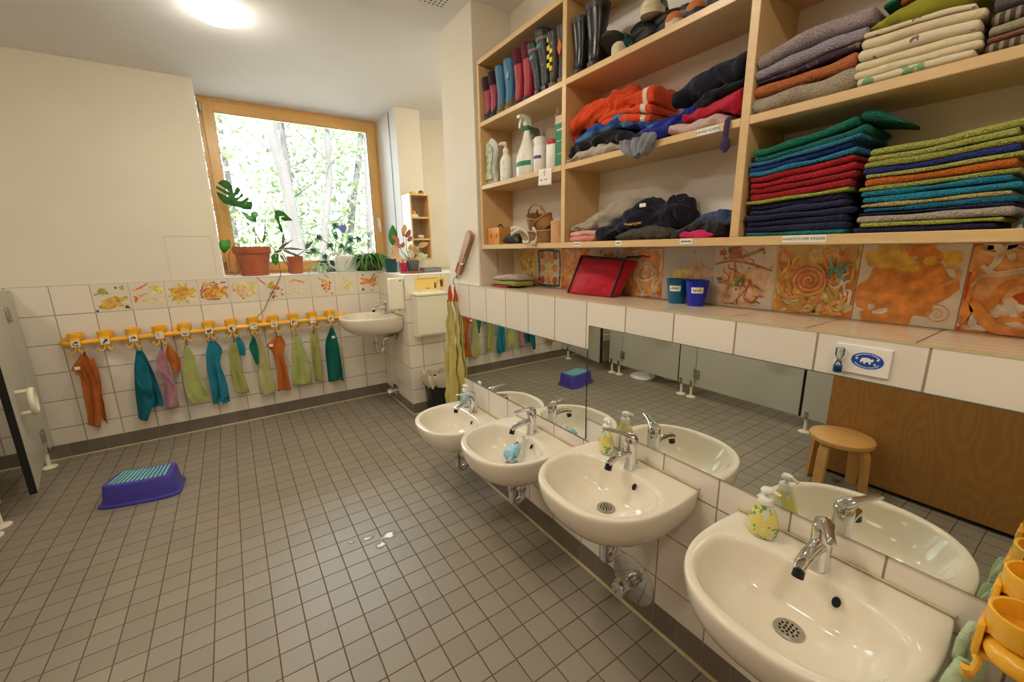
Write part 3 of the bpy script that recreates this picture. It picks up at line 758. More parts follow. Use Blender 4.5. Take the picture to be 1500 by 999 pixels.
# white toilet pans behind the fronts
def pan(y, label):
    t = thing('toilet_pan', label, 'toilet', (-1.62, y, 0))
    m = MB()
    prof = [(0.0, 0.115, 0.17), (0.05, 0.12, 0.165), (0.14, 0.11, 0.16), (0.22, 0.14, 0.2), (0.27, 0.165, 0.235), (0.29, 0.168, 0.24)]
    rings = [[(-1.60 + L * 1.0 * math.cos(2 * PI * i / 32) - (0.03 if z < 0.2 else 0), y + w * math.sin(2 * PI * i / 32), z) for i in range(32)] for z, w, L in prof]
    rings += [[(-1.60 + 0.19 * math.cos(2 * PI * i / 32), y + 0.12 * math.sin(2 * PI * i / 32), z) for i in range(32)] for z in (0.288, 0.22)]
    m.loft(rings); m.build('bowl', M_ceramic, t)
    m = MB(); m.box(-2.0, -1.84, y - 0.17, y + 0.17, 0.26, 0.56, bevel=0.02); m.box(-1.99, -1.8, y - 0.09, y + 0.09, 0.0, 0.27, bevel=0.02); m.build('cistern', M_ceramic, t)
pan(3.6, 'white child-size toilet behind the cubicle door standing ajar')
pan(2.62, 'white child-size toilet hidden behind the closed cubicle door')
# shaped white plastic insert lying on the floor under the second door
m = MB(); pts = []
for k in range(40):
    a = 2 * PI * k / 40; r = 1 + 0.16 * math.cos(2 * a + 0.3)
    pts.append((-1.33 + 0.115 * r * math.cos(a), 2.83 + 0.15 * r * math.sin(a)))
m.loft([[(x, y, 0.001) for x, y in pts], [(-1.33 + (x + 1.33) * 1.04, 2.83 + (y - 2.83) * 1.04, 0.012) for x, y in pts], [(x, y, 0.022) for x, y in pts], [(-1.33 + (x + 1.33) * 0.8, 2.83 + (y - 2.83) * 0.8, 0.026) for x, y in pts]])
one(m, 'toilet_seat_insert', M_white, 'white curved plastic seat insert on the floor under the closed cubicle door, seen in mirror', 'seat insert')

# ================================================================ birch-veneered cupboard behind the viewer's left, seen in the mirror
t = thing('wooden_cupboard', 'flamed birch cupboard standing opposite the basins, filling the right of the mirror', 'cupboard', (-0.94, 0.2, 0))
m = MB(); m.box(-1.2, -0.68, -0.6, 0.907, 0.02, 2.1); m.build('carcass', M_flame, t, smooth=False)
m = MB(); m.box(-0.68, -0.66, -0.6, 0.907, 0.025, 2.1, bevel=0.002, seg=1); m.build('door', M_flame, t, smooth=False)
m = MB(); m.box(-1.18, -0.69, -0.58, 0.89, 0.0, 0.02); m.build('plinth', M_black, t, smooth=False)

# ================================================================ bentwood stool (seen in the mirror)
SXc, SYc, SZ = -0.505, 0.775, 0.33
t = thing('bentwood_stool', 'round birch stool on four bentwood legs before the wooden cupboard, seen in mirror', 'stool', (SXc, SYc, 0))
M_stool = wood('stool_birch', (216, 168, 100), (186, 134, 70), 'y', rough=0.35)
m = MB(); m.lathe([(0.002, SZ - 0.03), (0.145, SZ - 0.03), (0.152, SZ - 0.026), (0.155, SZ - 0.014), (0.152, SZ - 0.003), (0.146, SZ), (0.002, SZ)], (SXc, SYc, 0), 48); m.build('seat', M_stool, t)
for k in range(4):
    a = math.radians(15 + 90 * k); d = Vector((math.cos(a), math.sin(a), 0)); s_ = Vector((-math.sin(a), math.cos(a), 0)); o = Vector((SXc, SYc, 0))
    path = [(0.03, SZ - 0.04), (0.09, SZ - 0.04)]
    for q in range(1, 7):
        b = PI / 2 * q / 6; path.append((0.09 + 0.045 * math.sin(b), SZ - 0.085 + 0.045 * math.cos(b)))
    path += [(0.141, 0.14), (0.15, 0.0)]
    rings = []
    for i, (u, z) in enumerate(path):
        p0, p1 = path[max(i - 1, 0)], path[min(i + 1, len(path) - 1)]
        tx, tz = p1[0] - p0[0], p1[1] - p0[1]; L = math.hypot(tx, tz); nx, nz = -tz / L, tx / L
        if i == len(path) - 1: nx, nz = 1, 0
        c = o + d * u + Vector((0, 0, z)); nn = d * nx + Vector((0, 0, nz))
        rings.append([c + s_ * 0.026 + nn * 0.0105, c - s_ * 0.026 + nn * 0.0105, c - s_ * 0.026 - nn * 0.0105, c + s_ * 0.026 - nn * 0.0105])
    m = MB(); m.loft(rings); m.build('leg', M_stool, t, sharp=30)

# ================================================================ blue step stool
t = thing('step_stool', 'violet-blue plastic step stool with green non-slip ribs on the tiled floor', 'step stool', (-0.6, 3.15, 0))
ang = math.radians(-12); H = 0.128
def stp(x, y, z):   # local: long side along x, concave back edge
    x *= 1 - 0.9 * y
    return (-0.598 + x * math.cos(ang) - y * math.sin(ang), 3.132 + x * math.sin(ang) + y * math.cos(ang), z)
def step_ring(hw, hd, z, bow=0.02):
    pts = []; n = 16
    def edge(a, b, f):
        for i in range(n): u = i / n; pts.append(f(lerp(a, b, u)))
    r = 0.92
    pts_ = []
    for i in range(64):
        a = 2 * PI * i / 64; e = 2 / 7.0
        x = hw * math.copysign(abs(math.cos(a)) ** e, math.cos(a)); y = hd * math.copysign(abs(math.sin(a)) ** e, math.sin(a))
        y += (-bow if y < 0 else -bow) * (1 - (x / hw) ** 2)
        pts_.append(stp(x, y, z))
    return pts_
m = MB(); m.loft([step_ring(0.182, 0.122, 0.0), step_ring(0.184, 0.124, 0.005), step_ring(0.182, 0.122, 0.014), step_ring(0.170, 0.110, 0.018), step_ring(0.166, 0.106, 0.04), step_ring(0.158, 0.100, H - 0.012), step_ring(0.153, 0.096, H - 0.002), step_ring(0.147, 0.09, H)])
m.build('step_body', M_blue, t)
m = MB()
for i in range(13):
    x = -0.120 + i * 0.020; yb = 0.02 * (1 - (x / 0.16) ** 2)
    p = [stp(x - 0.0052, -0.076 - yb, H), stp(x + 0.005, -0.076 - yb, H), stp(x + 0.005, 0.076 - yb, H), stp(x - 0.0052, 0.076 - yb, H)]
    m.prism(p, (0, 0, 0.0025))
r_ = m.build('grip_rib', simple('mint_rubber', (120, 196, 170), rough=0.7), t, smooth=False); r_['label'] = 'mint green non-slip ribs'
m = MB()
for x in (0.015, 0.055):
    p = stp(x, 0.0, 0.0); m.box(p[0] - 0.009, p[0] + 0.009, p[1] + 0.079, p[1] + 0.0805, 0.092, 0.116)
m.build('grip_hole', M_dark, t, smooth=False)

# ================================================================ half wall: dispensers, notice, bin
t = thing('paper_towel_dispenser', 'cream white paper box hanging on the tiled half wall under the yellow notice', 'dispenser', (1.38, HW_Y - 0.06, 0.69))
m = MB()
prof = [(HW_Y - 0.001, 0.695), (HW_Y - 0.115, 0.705), (HW_Y - 0.13, 0.725), (HW_Y - 0.128, 1.03), (HW_Y - 0.115, 1.05), (HW_Y - 0.001, 1.062)]
m.prism([(1.222, y, z) for y, z in prof], (0.275, 0, 0)); m.build('box', M_cream, t, smooth=False, mods=[('bevel', 0.006)])
m = MB(); m.box(1.216, 1.503, HW_Y - 0.134, HW_Y - 0.001, 1.046, 1.066, bevel=0.005); m.build('lid', M_cream, t, smooth=False)
t = thing('soap_dispenser', 'narrow cream soap dispenser on the side of the half wall above the corner basin', 'dispenser', (1.12, 3.39, 0.93))
m = MB(); m.box(1.062, HW_X - 0.001, 3.345, 3.425, 0.935, 1.19, bevel=0.008); m.build('housing', M_cream, t, smooth=False)
m = MB(); m.tube([(1.10, 3.385, 0.936), (1.10, 3.385, 0.92), (1.085, 3.385, 0.912), (1.075, 3.385, 0.916)], 0.006, 10); m.box(1.125, 1.15, 3.37, 3.40, 0.918, 0.936, bevel=0.003); m.build('spout', M_chromed, t)
m = MB(); m.disc((1.145, 3.3443, 1.172), 0.006, (0, -1, 0), 14); m.build('lock', M_dark, t, smooth=False)
t = thing('notice', 'yellow notice with a figure and bin drawing stuck on the half wall tiles', 'notice', (1.4, HW_Y, 1.083))
M_not = simple('yellow_notice_paper', (238, 208, 118), rough=0.6, var=0.02); M_violet = simple('violet_print', (86, 58, 88), rough=0.7)
m = MB(); m.box(1.263, 1.537, HW_Y - 0.0016, HW_Y - 0.0004, 1.083, 1.190); m.build('sheet', M_not, t, smooth=False)
m = MB(); yy = HW_Y - 0.0022
m.prism([(1.488, yy, 1.155), (1.518, yy, 1.155), (1.514, yy, 1.10), (1.492, yy, 1.10)], (0, 0.0005, 0)); m.prism([(1.485, yy, 1.163), (1.521, yy, 1.165), (1.521, yy, 1.159), (1.485, yy, 1.158)], (0, 0.0005, 0))
m.disc((1.443, yy, 1.132), 0.009, (0, -1, 0), 14); m.prism([(1.433, yy, 1.122), (1.453, yy, 1.122), (1.452, yy, 1.104), (1.456, yy, 1.09), (1.449, yy, 1.09), (1.443, yy, 1.102), (1.437, yy, 1.09), (1.43, yy, 1.09), (1.434, yy, 1.104)], (0, 0.0005, 0))
m.prism([(1.45, yy, 1.122), (1.452, yy, 1.118), (1.470, yy, 1.145), (1.467, yy, 1.148)], (0, 0.0005, 0)); m.disc((1.473, yy, 1.151), 0.004, (0, -1, 0), 10)
for i in range(24): m.box(1.285 + i * 0.0075, 1.2905 + i * 0.0075, yy, yy + 0.0005, 1.1735, 1.1765 + 0.002 * (i % 3 == 0))
for i in range(7): m.box(1.355 + i * 0.0065, 1.360 + i * 0.0065, yy, yy + 0.0005, 1.092, 1.0965 + 0.0015 * (i % 2))
m.build('print', M_violet, t, smooth=False)
t = thing('waste_bin', 'black waste bin with pale liner bag in the alcove behind the yellow towel', 'bin', (1.37, 3.19, 0))
m = MB()
def rr(cx, cy, hx, hy, z, e=5.0, n=40, f=None):
    o = []
    for i in range(n):
        a = 2 * PI * i / n; q = 2 / e
        x, y = hx * math.copysign(abs(math.cos(a)) ** q, math.cos(a)), hy * math.copysign(abs(math.sin(a)) ** q, math.sin(a))
        k = f(a) if f else 0; o.append((cx + x * (1 + k), cy + y * (1 + k), z))
    return o
m.loft([rr(1.37, 3.19, 0.085, 0.075, 0.0), rr(1.37, 3.19, 0.088, 0.078, 0.01), rr(1.37, 3.19, 0.11, 0.097, 0.36), rr(1.37, 3.19, 0.104, 0.091, 0.36), rr(1.37, 3.19, 0.085, 0.075, 0.02)]); m.build('bucket', M_black, t)
m = MB(); rings = []
for k, (s, z) in enumerate(((1.04, 0.29), (1.10, 0.32), (1.12, 0.36), (1.07, 0.395), (0.93, 0.39), (0.85, 0.34))):
    rings.append([(x, y, zz + (0.016 if k in (0, 3) else 0.006) * math.sin(9 * i / 40 * 2 * PI + k)) for i, (x, y, zz) in enumerate(rr(1.37, 3.19, 0.112 * s, 0.1 * s, z, f=lambda a, k=k: 0.05 * math.sin(7 * a + k)))])
m.loft(rings, cap0=False, cap1=False); m.build('liner_bag', simple('pale_bin_liner', (194, 184, 160), rough=0.4), t)

# ================================================================ wooden stick with clasp on the pillar, and the yellow roller towel
t = thing('wooden_stick', 'brown wooden stick with red end and wire clasp, tilted on the pillar', 'stick', (1.155, 2.2, 1.25))
M_stick = wood('brown_stick_wood', (180, 128, 78), (144, 96, 54), 'z')
a_, b_ = Vector((1.158, 2.307, 1.268)), Vector((1.150, 2.118, 1.508))
dd = (b_ - a_).normalized(); side = dd.cross(Vector((1, 0, 0))).normalized()
m = MB(); rings = []
for k, w in ((0, 0.013), (0.03, 0.02), (0.5, 0.023), (0.93, 0.027), (0.98, 0.022), (1.0, 0.012)):
    c = a_.lerp(b_, k); rings.append([c + side * w + Vector((-0.011, 0, 0)), c + side * w + Vector((0.011, 0, 0)), c - side * w + Vector((0.011, 0, 0)), c - side * w + Vector((-0.011, 0, 0))])
m.loft(rings); m.build('shaft', M_stick, t, sharp=30)
m = MB(); c0, c1 = a_.lerp(b_, -0.005), a_.lerp(b_, 0.24)
m.loft([[c + side * 0.026 + Vector((-0.0115, 0, 0)), c + side * 0.026 + Vector((0.0115, 0, 0)), c + side * 0.004 + Vector((0.0115, 0, 0)), c + side * 0.004 + Vector((-0.0115, 0, 0))] for c in (c0, c1)])
r_ = m.build('painted_end', simple('worn_red_paint', (150, 52, 36), rough=0.6, var=0.2), t, smooth=False); r_['label'] = 'worn red painted end'
m = MB(); q = [a_.lerp(b_, k) - side * w + Vector((-0.013, 0, 0)) for k, w in ((0.30, 0.02), (0.36, 0.042), (0.47, 0.046), (0.52, 0.02))]
m.tube(q, 0.0032, 8); m.build('wire_clasp', M_chromed, t)
m = MB(); m.tube([(1.160, 2.335, 1.25), (1.142, 2.335, 1.242), (1.134, 2.335, 1.225), (1.138, 2.335, 1.205), (1.148, 2.336, 1.20)], 0.004, 8); m.lathe([(0.014, 0), (0.012, 0.004)], (0, 0, 0), 12)
for v in m.b.verts:
    if v.co.length < 0.02: v.co = Vector((1.160 + v.co.z, 2.335 + v.co.x, 1.25 + v.co.y))
one(m, 'wall_hook', M_chromed, 'small chrome hook carrying the yellow towel on the pillar', 'hook')

def smooth_rows(rows, nv):
    return [cat1(rows, j / nv) for j in range(nv + 1)]
def drape(strips, axis, plane, nu=26, nv=26, seed=0):
    """hanging cloth made of one or more strips; strip = dict(rows=[(l,r,zl,zr,depth)], folds, amp)"""
    m = MB(); rnd = random.Random(seed)
    for st in strips:
        R_ = smooth_rows(st['rows'], nv); nf = st.get('folds', 2.0); amp = st.get('amp', 0.018); ph = st.get('ph', rnd.uniform(0, 6)); m.mi = st.get('mi', 0); off = st.get('off', 0.0)
        def fn(u, v):
            l, r, zl, zr = R_[int(round(v * nv))]
            a = lerp(l, r, u); z = lerp(zl, zr, u) + 0.004 * math.sin(9 * u + ph)
            k = min(1.0, 0.25 + v * 1.2)
            d = amp * k * (math.sin(2 * PI * nf * 0.62 * u + ph + 2.2 * v) + 0.3 * math.sin(2 * PI * nf * 1.3 * u + 2 * ph - 3 * v)) + 0.016 * noise.noise(Vector((a * 13, z * 10, seed))) + 0.004 * noise.noise(Vector((a * 40, z * 34, seed)))
            d += off + st.get('curl', 0.0) * (u - 0.5) ** 2 * 4
            if axis == 'y': return Vector((a, plane - d, z))
            return Vector((plane - d, a, z))
        m.grid(fn, nu, nv)
    return m
# yellow roller towel hanging at the end of the basin wall
M_roller = terry('mustard_green_towelling', (234, 216, 128)); M_rred = cloth('rust_red_band', (190, 84, 44))
t = thing('roller_towel', 'long mustard yellow towel with red top hanging at the end of the basin wall', 'towel', (1.115, 2.38, 0.38))
m = drape([dict(rows=[(2.36, 2.325, 1.10, 1.10), (2.385, 2.325, 0.98, 0.98), (2.42, 2.315, 0.76, 0.76), (2.455, 2.305, 0.57, 0.57), (2.485, 2.295, 0.372, 0.372)], folds=2.6, amp=0.012, ph=0.6),
           dict(rows=[(2.345, 2.315, 1.10, 1.10), (2.35, 2.30, 0.95, 0.95), (2.36, 2.285, 0.75, 0.75), (2.37, 2.275, 0.56, 0.56), (2.38, 2.27, 0.385, 0.385)], folds=2.0, amp=0.010, ph=2.2, off=-0.03)], 'x', 1.112, seed=3)
m.build('towel_cloth', M_roller, t, mods=[('solid', 0.006)])
m = drape([dict(rows=[(2.341, 2.335, 1.195, 1.195), (2.350, 2.328, 1.15, 1.15), (2.361, 2.324, 1.098, 1.098)], folds=2.6, amp=0.008, ph=0.6), dict(rows=[(2.338, 2.332, 1.19, 1.19), (2.343, 2.322, 1.15, 1.15), (2.347, 2.313, 1.098, 1.098)], folds=2, amp=0.006, ph=2.2, off=-0.03)], 'x', 1.112, seed=3, nv=8)
r_ = m.build('towel_top', M_rred, t, mods=[('solid', 0.006)]); r_['label'] = 'rust red gathered top'

# ================================================================ children's hand towels on the hooks (outlines surveyed from the photograph at hook depth)
TY = YB - 0.095
def hp(a, b, y=TY):
    p = at(80 + a / 3.997, 390 + b / 3.997, 'y', y); return p.x, p.z
def hp2(a, b, y=TY):
    p = at(330 + a / 4.162, 380 + b / 4.162, 'y', y); return p.x, p.z
def rows_of(f, lr, y=TY):
    o = []
    for (la, lb), (ra, rb) in lr:
        l = f(la, lb, y); r = f(ra, rb, y); o.append((l[0], r[0], l[1], r[1]))
    return o
T_or = terry('orange_towelling', (222, 124, 50)); T_pe = terry('petrol_towelling', (24, 124, 146)); T_pk = terry('dusty_pink_towelling', (206, 148, 160))
T_li = terry('lime_towelling', (204, 212, 130)); T_tu = terry('turquoise_towelling', (40, 146, 172)); T_te = terry('dark_teal_towelling', (18, 120, 104)); T_sa = terry('pale_lime_towelling', (214, 208, 142))
T_ye = terry('olive_lime_towelling', (196, 198, 112))
def hang(mat, f, strips, label, hook_x, care=None, seed=0, y=TY):
    S = []
    for st in strips:
        S.append(dict(rows=rows_of(f, st[0], y), folds=st[1], amp=st[2], off=st[3] if len(st) > 3 else 0.0, ph=st[4] if len(st) > 4 else 0.5 + seed))
    top = S[0]['rows'][0]
    t = thing('hand_towel', label, 'towel', ((top[0] + top[1]) / 2, y, min(r[2] for s in S for r in s['rows'])), 'hand towels on the yellow rail')
    m = drape(S, 'y', y + 0.01, nu=24, nv=24, seed=seed); m.build('towel_cloth', mat, t, mods=[('solid', 0.005)])
    tx, tz = (top[0] + top[1]) / 2, (top[2] + top[3]) / 2
    m = MB(); m.tube([(tx - 0.004, y + 0.008, tz - 0.006), (lerp(tx, hook_x, 0.6) - 0.003, y, tz + 0.012), (hook_x, y + 0.004, HZ - 0.052), (lerp(tx, hook_x, 0.6) + 0.004, y, tz + 0.012), (tx + 0.004, y + 0.008, tz - 0.006)], 0.0025, 6); m.build('hanging_loop', M_black if seed % 2 else mat, t)
    if care:
        c = f(*care, y); m = MB(); m.box(c[0] - 0.014, c[0] + 0.014, y - 0.03, y - 0.0285, c[1] - 0.011, c[1] + 0.011)
        m.build('care_label', M_paper, t, smooth=False)
hang(T_or, hp, [([((150, 520), (185, 520)), ((118, 592), (218, 560)), ((150, 650), (255, 650)), ((172, 760), (264, 755)), ((188, 850), (268, 850)), ((192, 938), (265, 942))], 1.4, 0.014),
                ([((150, 530), (170, 520)), ((103, 600), (160, 570)), ((112, 618), (180, 620)), ((150, 640), (205, 680))], 1.0, 0.006, 0.022),
                ([((205, 540), (225, 540)), ((240, 640), (258, 640)), ((262, 760), (275, 760)), ((266, 850), (296, 860)), ((268, 900), (308, 922))], 1.0, 0.01, -0.012)],
     'orange hand towel with white tag at the far left end of the yellow rail', HX[0] + 0.04, care=(140, 592), seed=1)
hang(T_pe, hp, [([((476, 500), (510, 495)), ((467, 570), (545, 570)), ((468, 670), (560, 660)), ((474, 780), (585, 770)), ((486, 850), (560, 850)), ((490, 900), (540, 905))], 1.3, 0.016),
                ([((500, 500), (515, 500)), ((520, 590), (565, 600)), ((540, 700), (605, 700)), ((560, 780), (632, 790)), ((568, 832), (634, 818))], 1.0, 0.012, -0.014),
                ([((486, 520), (512, 515)), ((476, 600), (545, 590)), ((480, 680), (572, 672)), ((535, 735), (584, 768))], 0.8, 0.004, 0.022)],
     'petrol blue hand towel hanging third along, just left of the pink one', HX[2], seed=2)
hang(T_pk, hp, [([((615, 485), (640, 490)), ((592, 580), (665, 565)), ((625, 640), (692, 640)), ((640, 720), (712, 715)), ((640, 780), (720, 780)), ((652, 836), (730, 822))], 1.2, 0.012),
                ([((617, 490), (636, 490)), ((594, 582), (655, 580)), ((628, 625), (690, 660)), ((660, 650), (704, 700))], 0.8, 0.004, 0.02)],
     'dusty pink hand towel on the yellow rail', HX[3], seed=3)
hang(T_or, hp, [([((655, 470), (675, 468)), ((648, 520), (718, 520)), ((672, 565), (736, 575)), ((690, 600), (734, 600)), ((706, 622), (724, 626))], 1.5, 0.012, -0.01)],
     'small bunched orange cloth hooked beside the pink towel', HX[3] + 0.04, seed=4)
hang(T_li, hp, [([((762, 465), (780, 465)), ((752, 560), (822, 545)), ((750, 650), (850, 640)), ((765, 730), (880, 700)), ((790, 780), (905, 765)), ((812, 806), (890, 786))], 1.5, 0.014)],
     'lime green hand towel right of the pink one, its hem spread wide', HX[4], seed=5)
hang(T_tu, hp, [([((905, 442), (940, 440)), ((888, 500), (980, 490)), ((892, 580), (968, 570)), ((908, 680), (1000, 660)), ((924, 770), (1018, 750)), ((930, 815), (965, 800))], 1.6, 0.014),
                ([((940, 560), (965, 560)), ((955, 640), (985, 640)), ((968, 740), (1015, 730)), ((985, 808), (1028, 795))], 1.0, 0.01, 0.004)],
     'turquoise hand towel near the middle of the yellow rail', HX[5], seed=6)
hang(T_ye, hp, [([((1040, 440), (1062, 440)), ((1022, 500), (1078, 510)), ((1028, 590), (1092, 590)), ((1045, 670), (1118, 660)), ((1068, 750), (1140, 740))], 1.5, 0.012)],
     'olive lime hand towel with a small blue cloth tucked beside it', HX[6], seed=7)
hang(T_tu, hp, [([((1062, 425), (1085, 420)), ((1068, 470), (1112, 460)), ((1082, 510), (1118, 505)), ((1095, 528), (1112, 526))], 1.0, 0.008, -0.012)],
     'small turquoise cloth hanging right of the olive lime towel', HX[6] + 0.044, seed=8)
hang(T_te, hp, [([((1158, 415), (1172, 415)), ((1145, 450), (1190, 470)), ((1140, 480), (1195, 520)), ((1165, 540), (1196, 560)), ((1180, 572), (1190, 576))], 1.0, 0.008, 0.006)],
     'small dark teal cloth hanging left of the pale yellow-green towel', HX[7] - 0.03, seed=9)
hang(T_sa, hp2, [([((200, 480), (222, 482)), ((202, 560), (244, 560)), ((200, 650), (262, 640)), ((202, 720), (290, 720)), ((212, 790), (312, 780)), ((240, 830), (285, 826))], 1.3, 0.012)],
     'pale yellow-green hand towel between the small teal cloth and the orange towel', HX[7] + 0.03, seed=10)
hang(T_or, hp2, [([((298, 470), (340, 465)), ((270, 530), (366, 520)), ((290, 570), (352, 580)), ((312, 650), (372, 650)), ((318, 730), (390, 730)), ((322, 800), (400, 795))], 1.9, 0.016),
                 ([((285, 490), (305, 485)), ((252, 515), (305, 530)), ((270, 545), (310, 560))], 1.0, 0.006, 0.02)],
     'orange hand towel with white tag towards the right of the rail', HX[8], care=(278, 520), seed=11)
hang(T_li, hp2, [([((418, 455), (440, 455)), ((408, 530), (470, 520)), ((406, 610), (500, 600)), ((406, 700), (520, 680)), ((410, 772), (530, 755))], 1.6, 0.014)],
     'broad lime green hand towel right of the tagged orange one', HX[9], seed=12)
hang(T_ye, hp2, [([((520, 448), (552, 446)), ((518, 520), (575, 510)), ((525, 600), (580, 600)), ((538, 680), (588, 680)), ((550, 748), (592, 742))], 1.2, 0.012)],
     'narrow olive lime hand towel next to the dark teal towel', HX[10], seed=13)
hang(T_te, hp2, [([((642, 420), (660, 420)), ((616, 500), (684, 490)), ((612, 570), (694, 570)), ((622, 660), (702, 650)), ((632, 752), (696, 735))], 1.5, 0.014),
                 ([((668, 470), (682, 470)), ((684, 560), (698, 560)), ((694, 650), (714, 650)), ((704, 735), (724, 745))], 1.0, 0.008, -0.01)],
     'dark teal hand towel with white tag at the right end of the yellow rail', HX[11], care=(655, 470), seed=14)
# pale green flannels on the short rail in the near corner
for x, lab, sd in ((0.955 - 0.01, 'pale green flannel on the near hook of the short yellow rail', 31), (1.096 - 0.02, 'pale green flannel on the far hook of the short yellow rail, next to the mirror', 32)):
    t = thing('flannel', lab, 'towel', (x, 0.02, 0.60), 'flannels on the short rail')
    T_mint = cloth('mint_towelling', (186, 206, 164))
    m = MB(); rnd = random.Random(sd)
    rows = [(-0.006, 0.010, 0.712), (-0.026, 0.026, 0.695), (-0.030, 0.034, 0.655), (-0.034, 0.034, 0.61), (-0.03, 0.03, 0.57)]
    R_ = smooth_rows(rows, 18)
    def fn(u, v):
        l, r, z = R_[int(round(v * 18))]; a = lerp(l, r, u)
        return Vector((x + a, 0.044 + 0.013 * math.sin(7 * u * 2 + sd) * min(1, v * 2 + .2) + 0.008 * math.sin(20 * u), z + 0.006 * math.sin(11 * u + sd)))
    m.grid(fn, 26, 18); m.build('flannel_cloth', T_mint, t, mods=[('solid', 0.005)])
# ================================================================ soft things: folded towels, clothes
def slab(st, seed=0, amp=0.004, freq=16.0, n=28, ny=None, e=3.0, ridge=0.0, rnd_=1.15, into=None):
    """soft folded thing: st = stations along y of (y, z_bottom, z_top, x_front, x_back)"""
    LEN = abs(st[-1][0] - st[0][0]); ridge *= 2.0
    if ridge: n = 44
    ny = ny or max(14, int(LEN / (0.006 if ridge else 0.010)))
    ends = [0.0, 0.0012, 0.003, 0.006]
    ts = [q / LEN for q in ends] + [0.010 / LEN + (1 - 0.020 / LEN) * j / ny for j in range(ny + 1)] + [1 - q / LEN for q in reversed(ends)]
    m = into or MB(); rings = []
    for t in ts:
        y, zb, zt, xf, xb = cat1(st, t)
        q = min(1.0, min(t, 1 - t) * LEN / max(0.004, 0.45 * (zt - zb))); k = max(0.12, math.sqrt(max(0.0, 1 - (1 - q) ** 2)))
        cx, cz = (xf + xb) / 2, (zb + zt) / 2; hx, hz = (xb - xf) / 2, (zt - zb) / 2
        ring = []
        rx = min(hx * 0.6, hz * rnd_); nf = int(n * 0.44) // 2 * 2; nb = 6; nt_ = (n - nf - nb) // 2
        prof = [(-hx + rx - rx * math.sin(PI * i / nf), -math.cos(PI * i / nf)) for i in range(nf + 1)]
        prof += [(lerp(-hx + rx, hx - rx, (i + 1) / (nt_ + 1)), 1.0) for i in range(nt_)]
        prof += [(hx - rx + rx * math.sin(PI * i / nb), math.cos(PI * i / nb)) for i in range(nb + 1)]
        prof += [(lerp(hx - rx, -hx + rx, (i + 1) / (nt_ + 1)), -1.0) for i in range(nt_)]
        for px, sz in prof:
            p = Vector((cx + px * (0.94 + 0.06 * k), y, cz + sz * hz * k)); c, s_ = px / hx, sz
            d = amp * noise.noise(Vector((p.x * freq, p.y * freq, p.z * freq * 1.5 + seed * 3.1)))
            if ridge:
                wp = Vector((noise.noise(p * 9 + Vector((seed, 0, 0))), noise.noise(p * 9 + Vector((0, seed, 5))), noise.noise(p * 9 + Vector((3, 0, seed))))) * 0.035
                pw = p + wp
                w = noise.noise(Vector((pw.x * 12 + seed, pw.y * 17 + pw.z * 12, pw.z * 22 - pw.y * 6 + seed * 1.7))); w2 = noise.noise(Vector((pw.y * 44 + seed, pw.x * 30, pw.z * 40)))
                d += ridge * (0.9 - abs(w) * 3.4) + ridge * 0.55 * (0.5 - abs(w2) * 2.0)
            o = Vector((c, 0, s_)).normalized()
            p += o * d
            if p.z < zb + 0.0005 and ridge == 0: p.z = zb + 0.0005
            ring.append(p)
        rings.append(ring)
    m.loft(rings); return m
def soft(name, mat, st, label, cat, group=None, **kw):
    return one(slab(st, **kw), name, mat, label, cat, group, sharp=None, mods=[('sub', 1)])
def stack(items, y0, y1, z0, xf, xb, rise, group, seed=0, K=9, rise_mid=0.0, gap=0.0004, amp=0.0035, top_rise=0.0, name='folded_towel', cat='towel', e=3.2):
    rnd = random.Random(seed); z = [z0 + 0.001] * K; n = len(items)
    for i, (mat, th, label) in enumerate(items):
        f = i / max(1, n - 1); dl, dr = rnd.uniform(-0.008, 0.008), rnd.uniform(-0.012, 0.012); xj = rnd.uniform(-0.006, 0.006)
        st = []; nz = []
        for k in range(K):
            u = k / (K - 1); y = lerp(y0 + dl, y1 + dr, u)
            t_ = th * (1 + rise * u * u + 0.10 * noise.noise(Vector((u * 3, i * 1.3, seed))))
            zb = z[k]; zt = zb + t_; nz.append(zt + gap)
            st.append((y, zb, zt, xf + xj, xb))
        z = nz
        soft(name, mat, st, label, cat, group, seed=seed + i, amp=amp, e=e)
    return z
T = {}
for k, c in dict(emerald=(21, 140, 111), teal=(28, 129, 113), ltblue=(63, 146, 190), blue=(41, 83, 171), sky=(52, 151, 195), red=(201, 30, 43), red2=(182, 25, 39), red3=(212, 39, 50), lime=(190, 201, 87), navy=(43, 45, 87), navy2=(36, 39, 78), navy3=(50, 52, 96),
                 sea=(36, 146, 151), limeR=(199, 204, 102), lime2=(186, 190, 91), royal=(47, 61, 146), orange=(232, 122, 45), cyan=(30, 146, 179), cyan2=(43, 160, 195), sand=(217, 195, 129), petrol=(19, 120, 151), greige=(208, 195, 179), citron=(201, 208, 87), ink=(47, 43, 89),
                 lav=(199, 182, 182), lav2=(195, 186, 199), apricot=(232, 135, 80), oat=(208, 193, 168)).items(): T[k] = terry('terry_' + k, tuple(int(v * .93) for v in c))
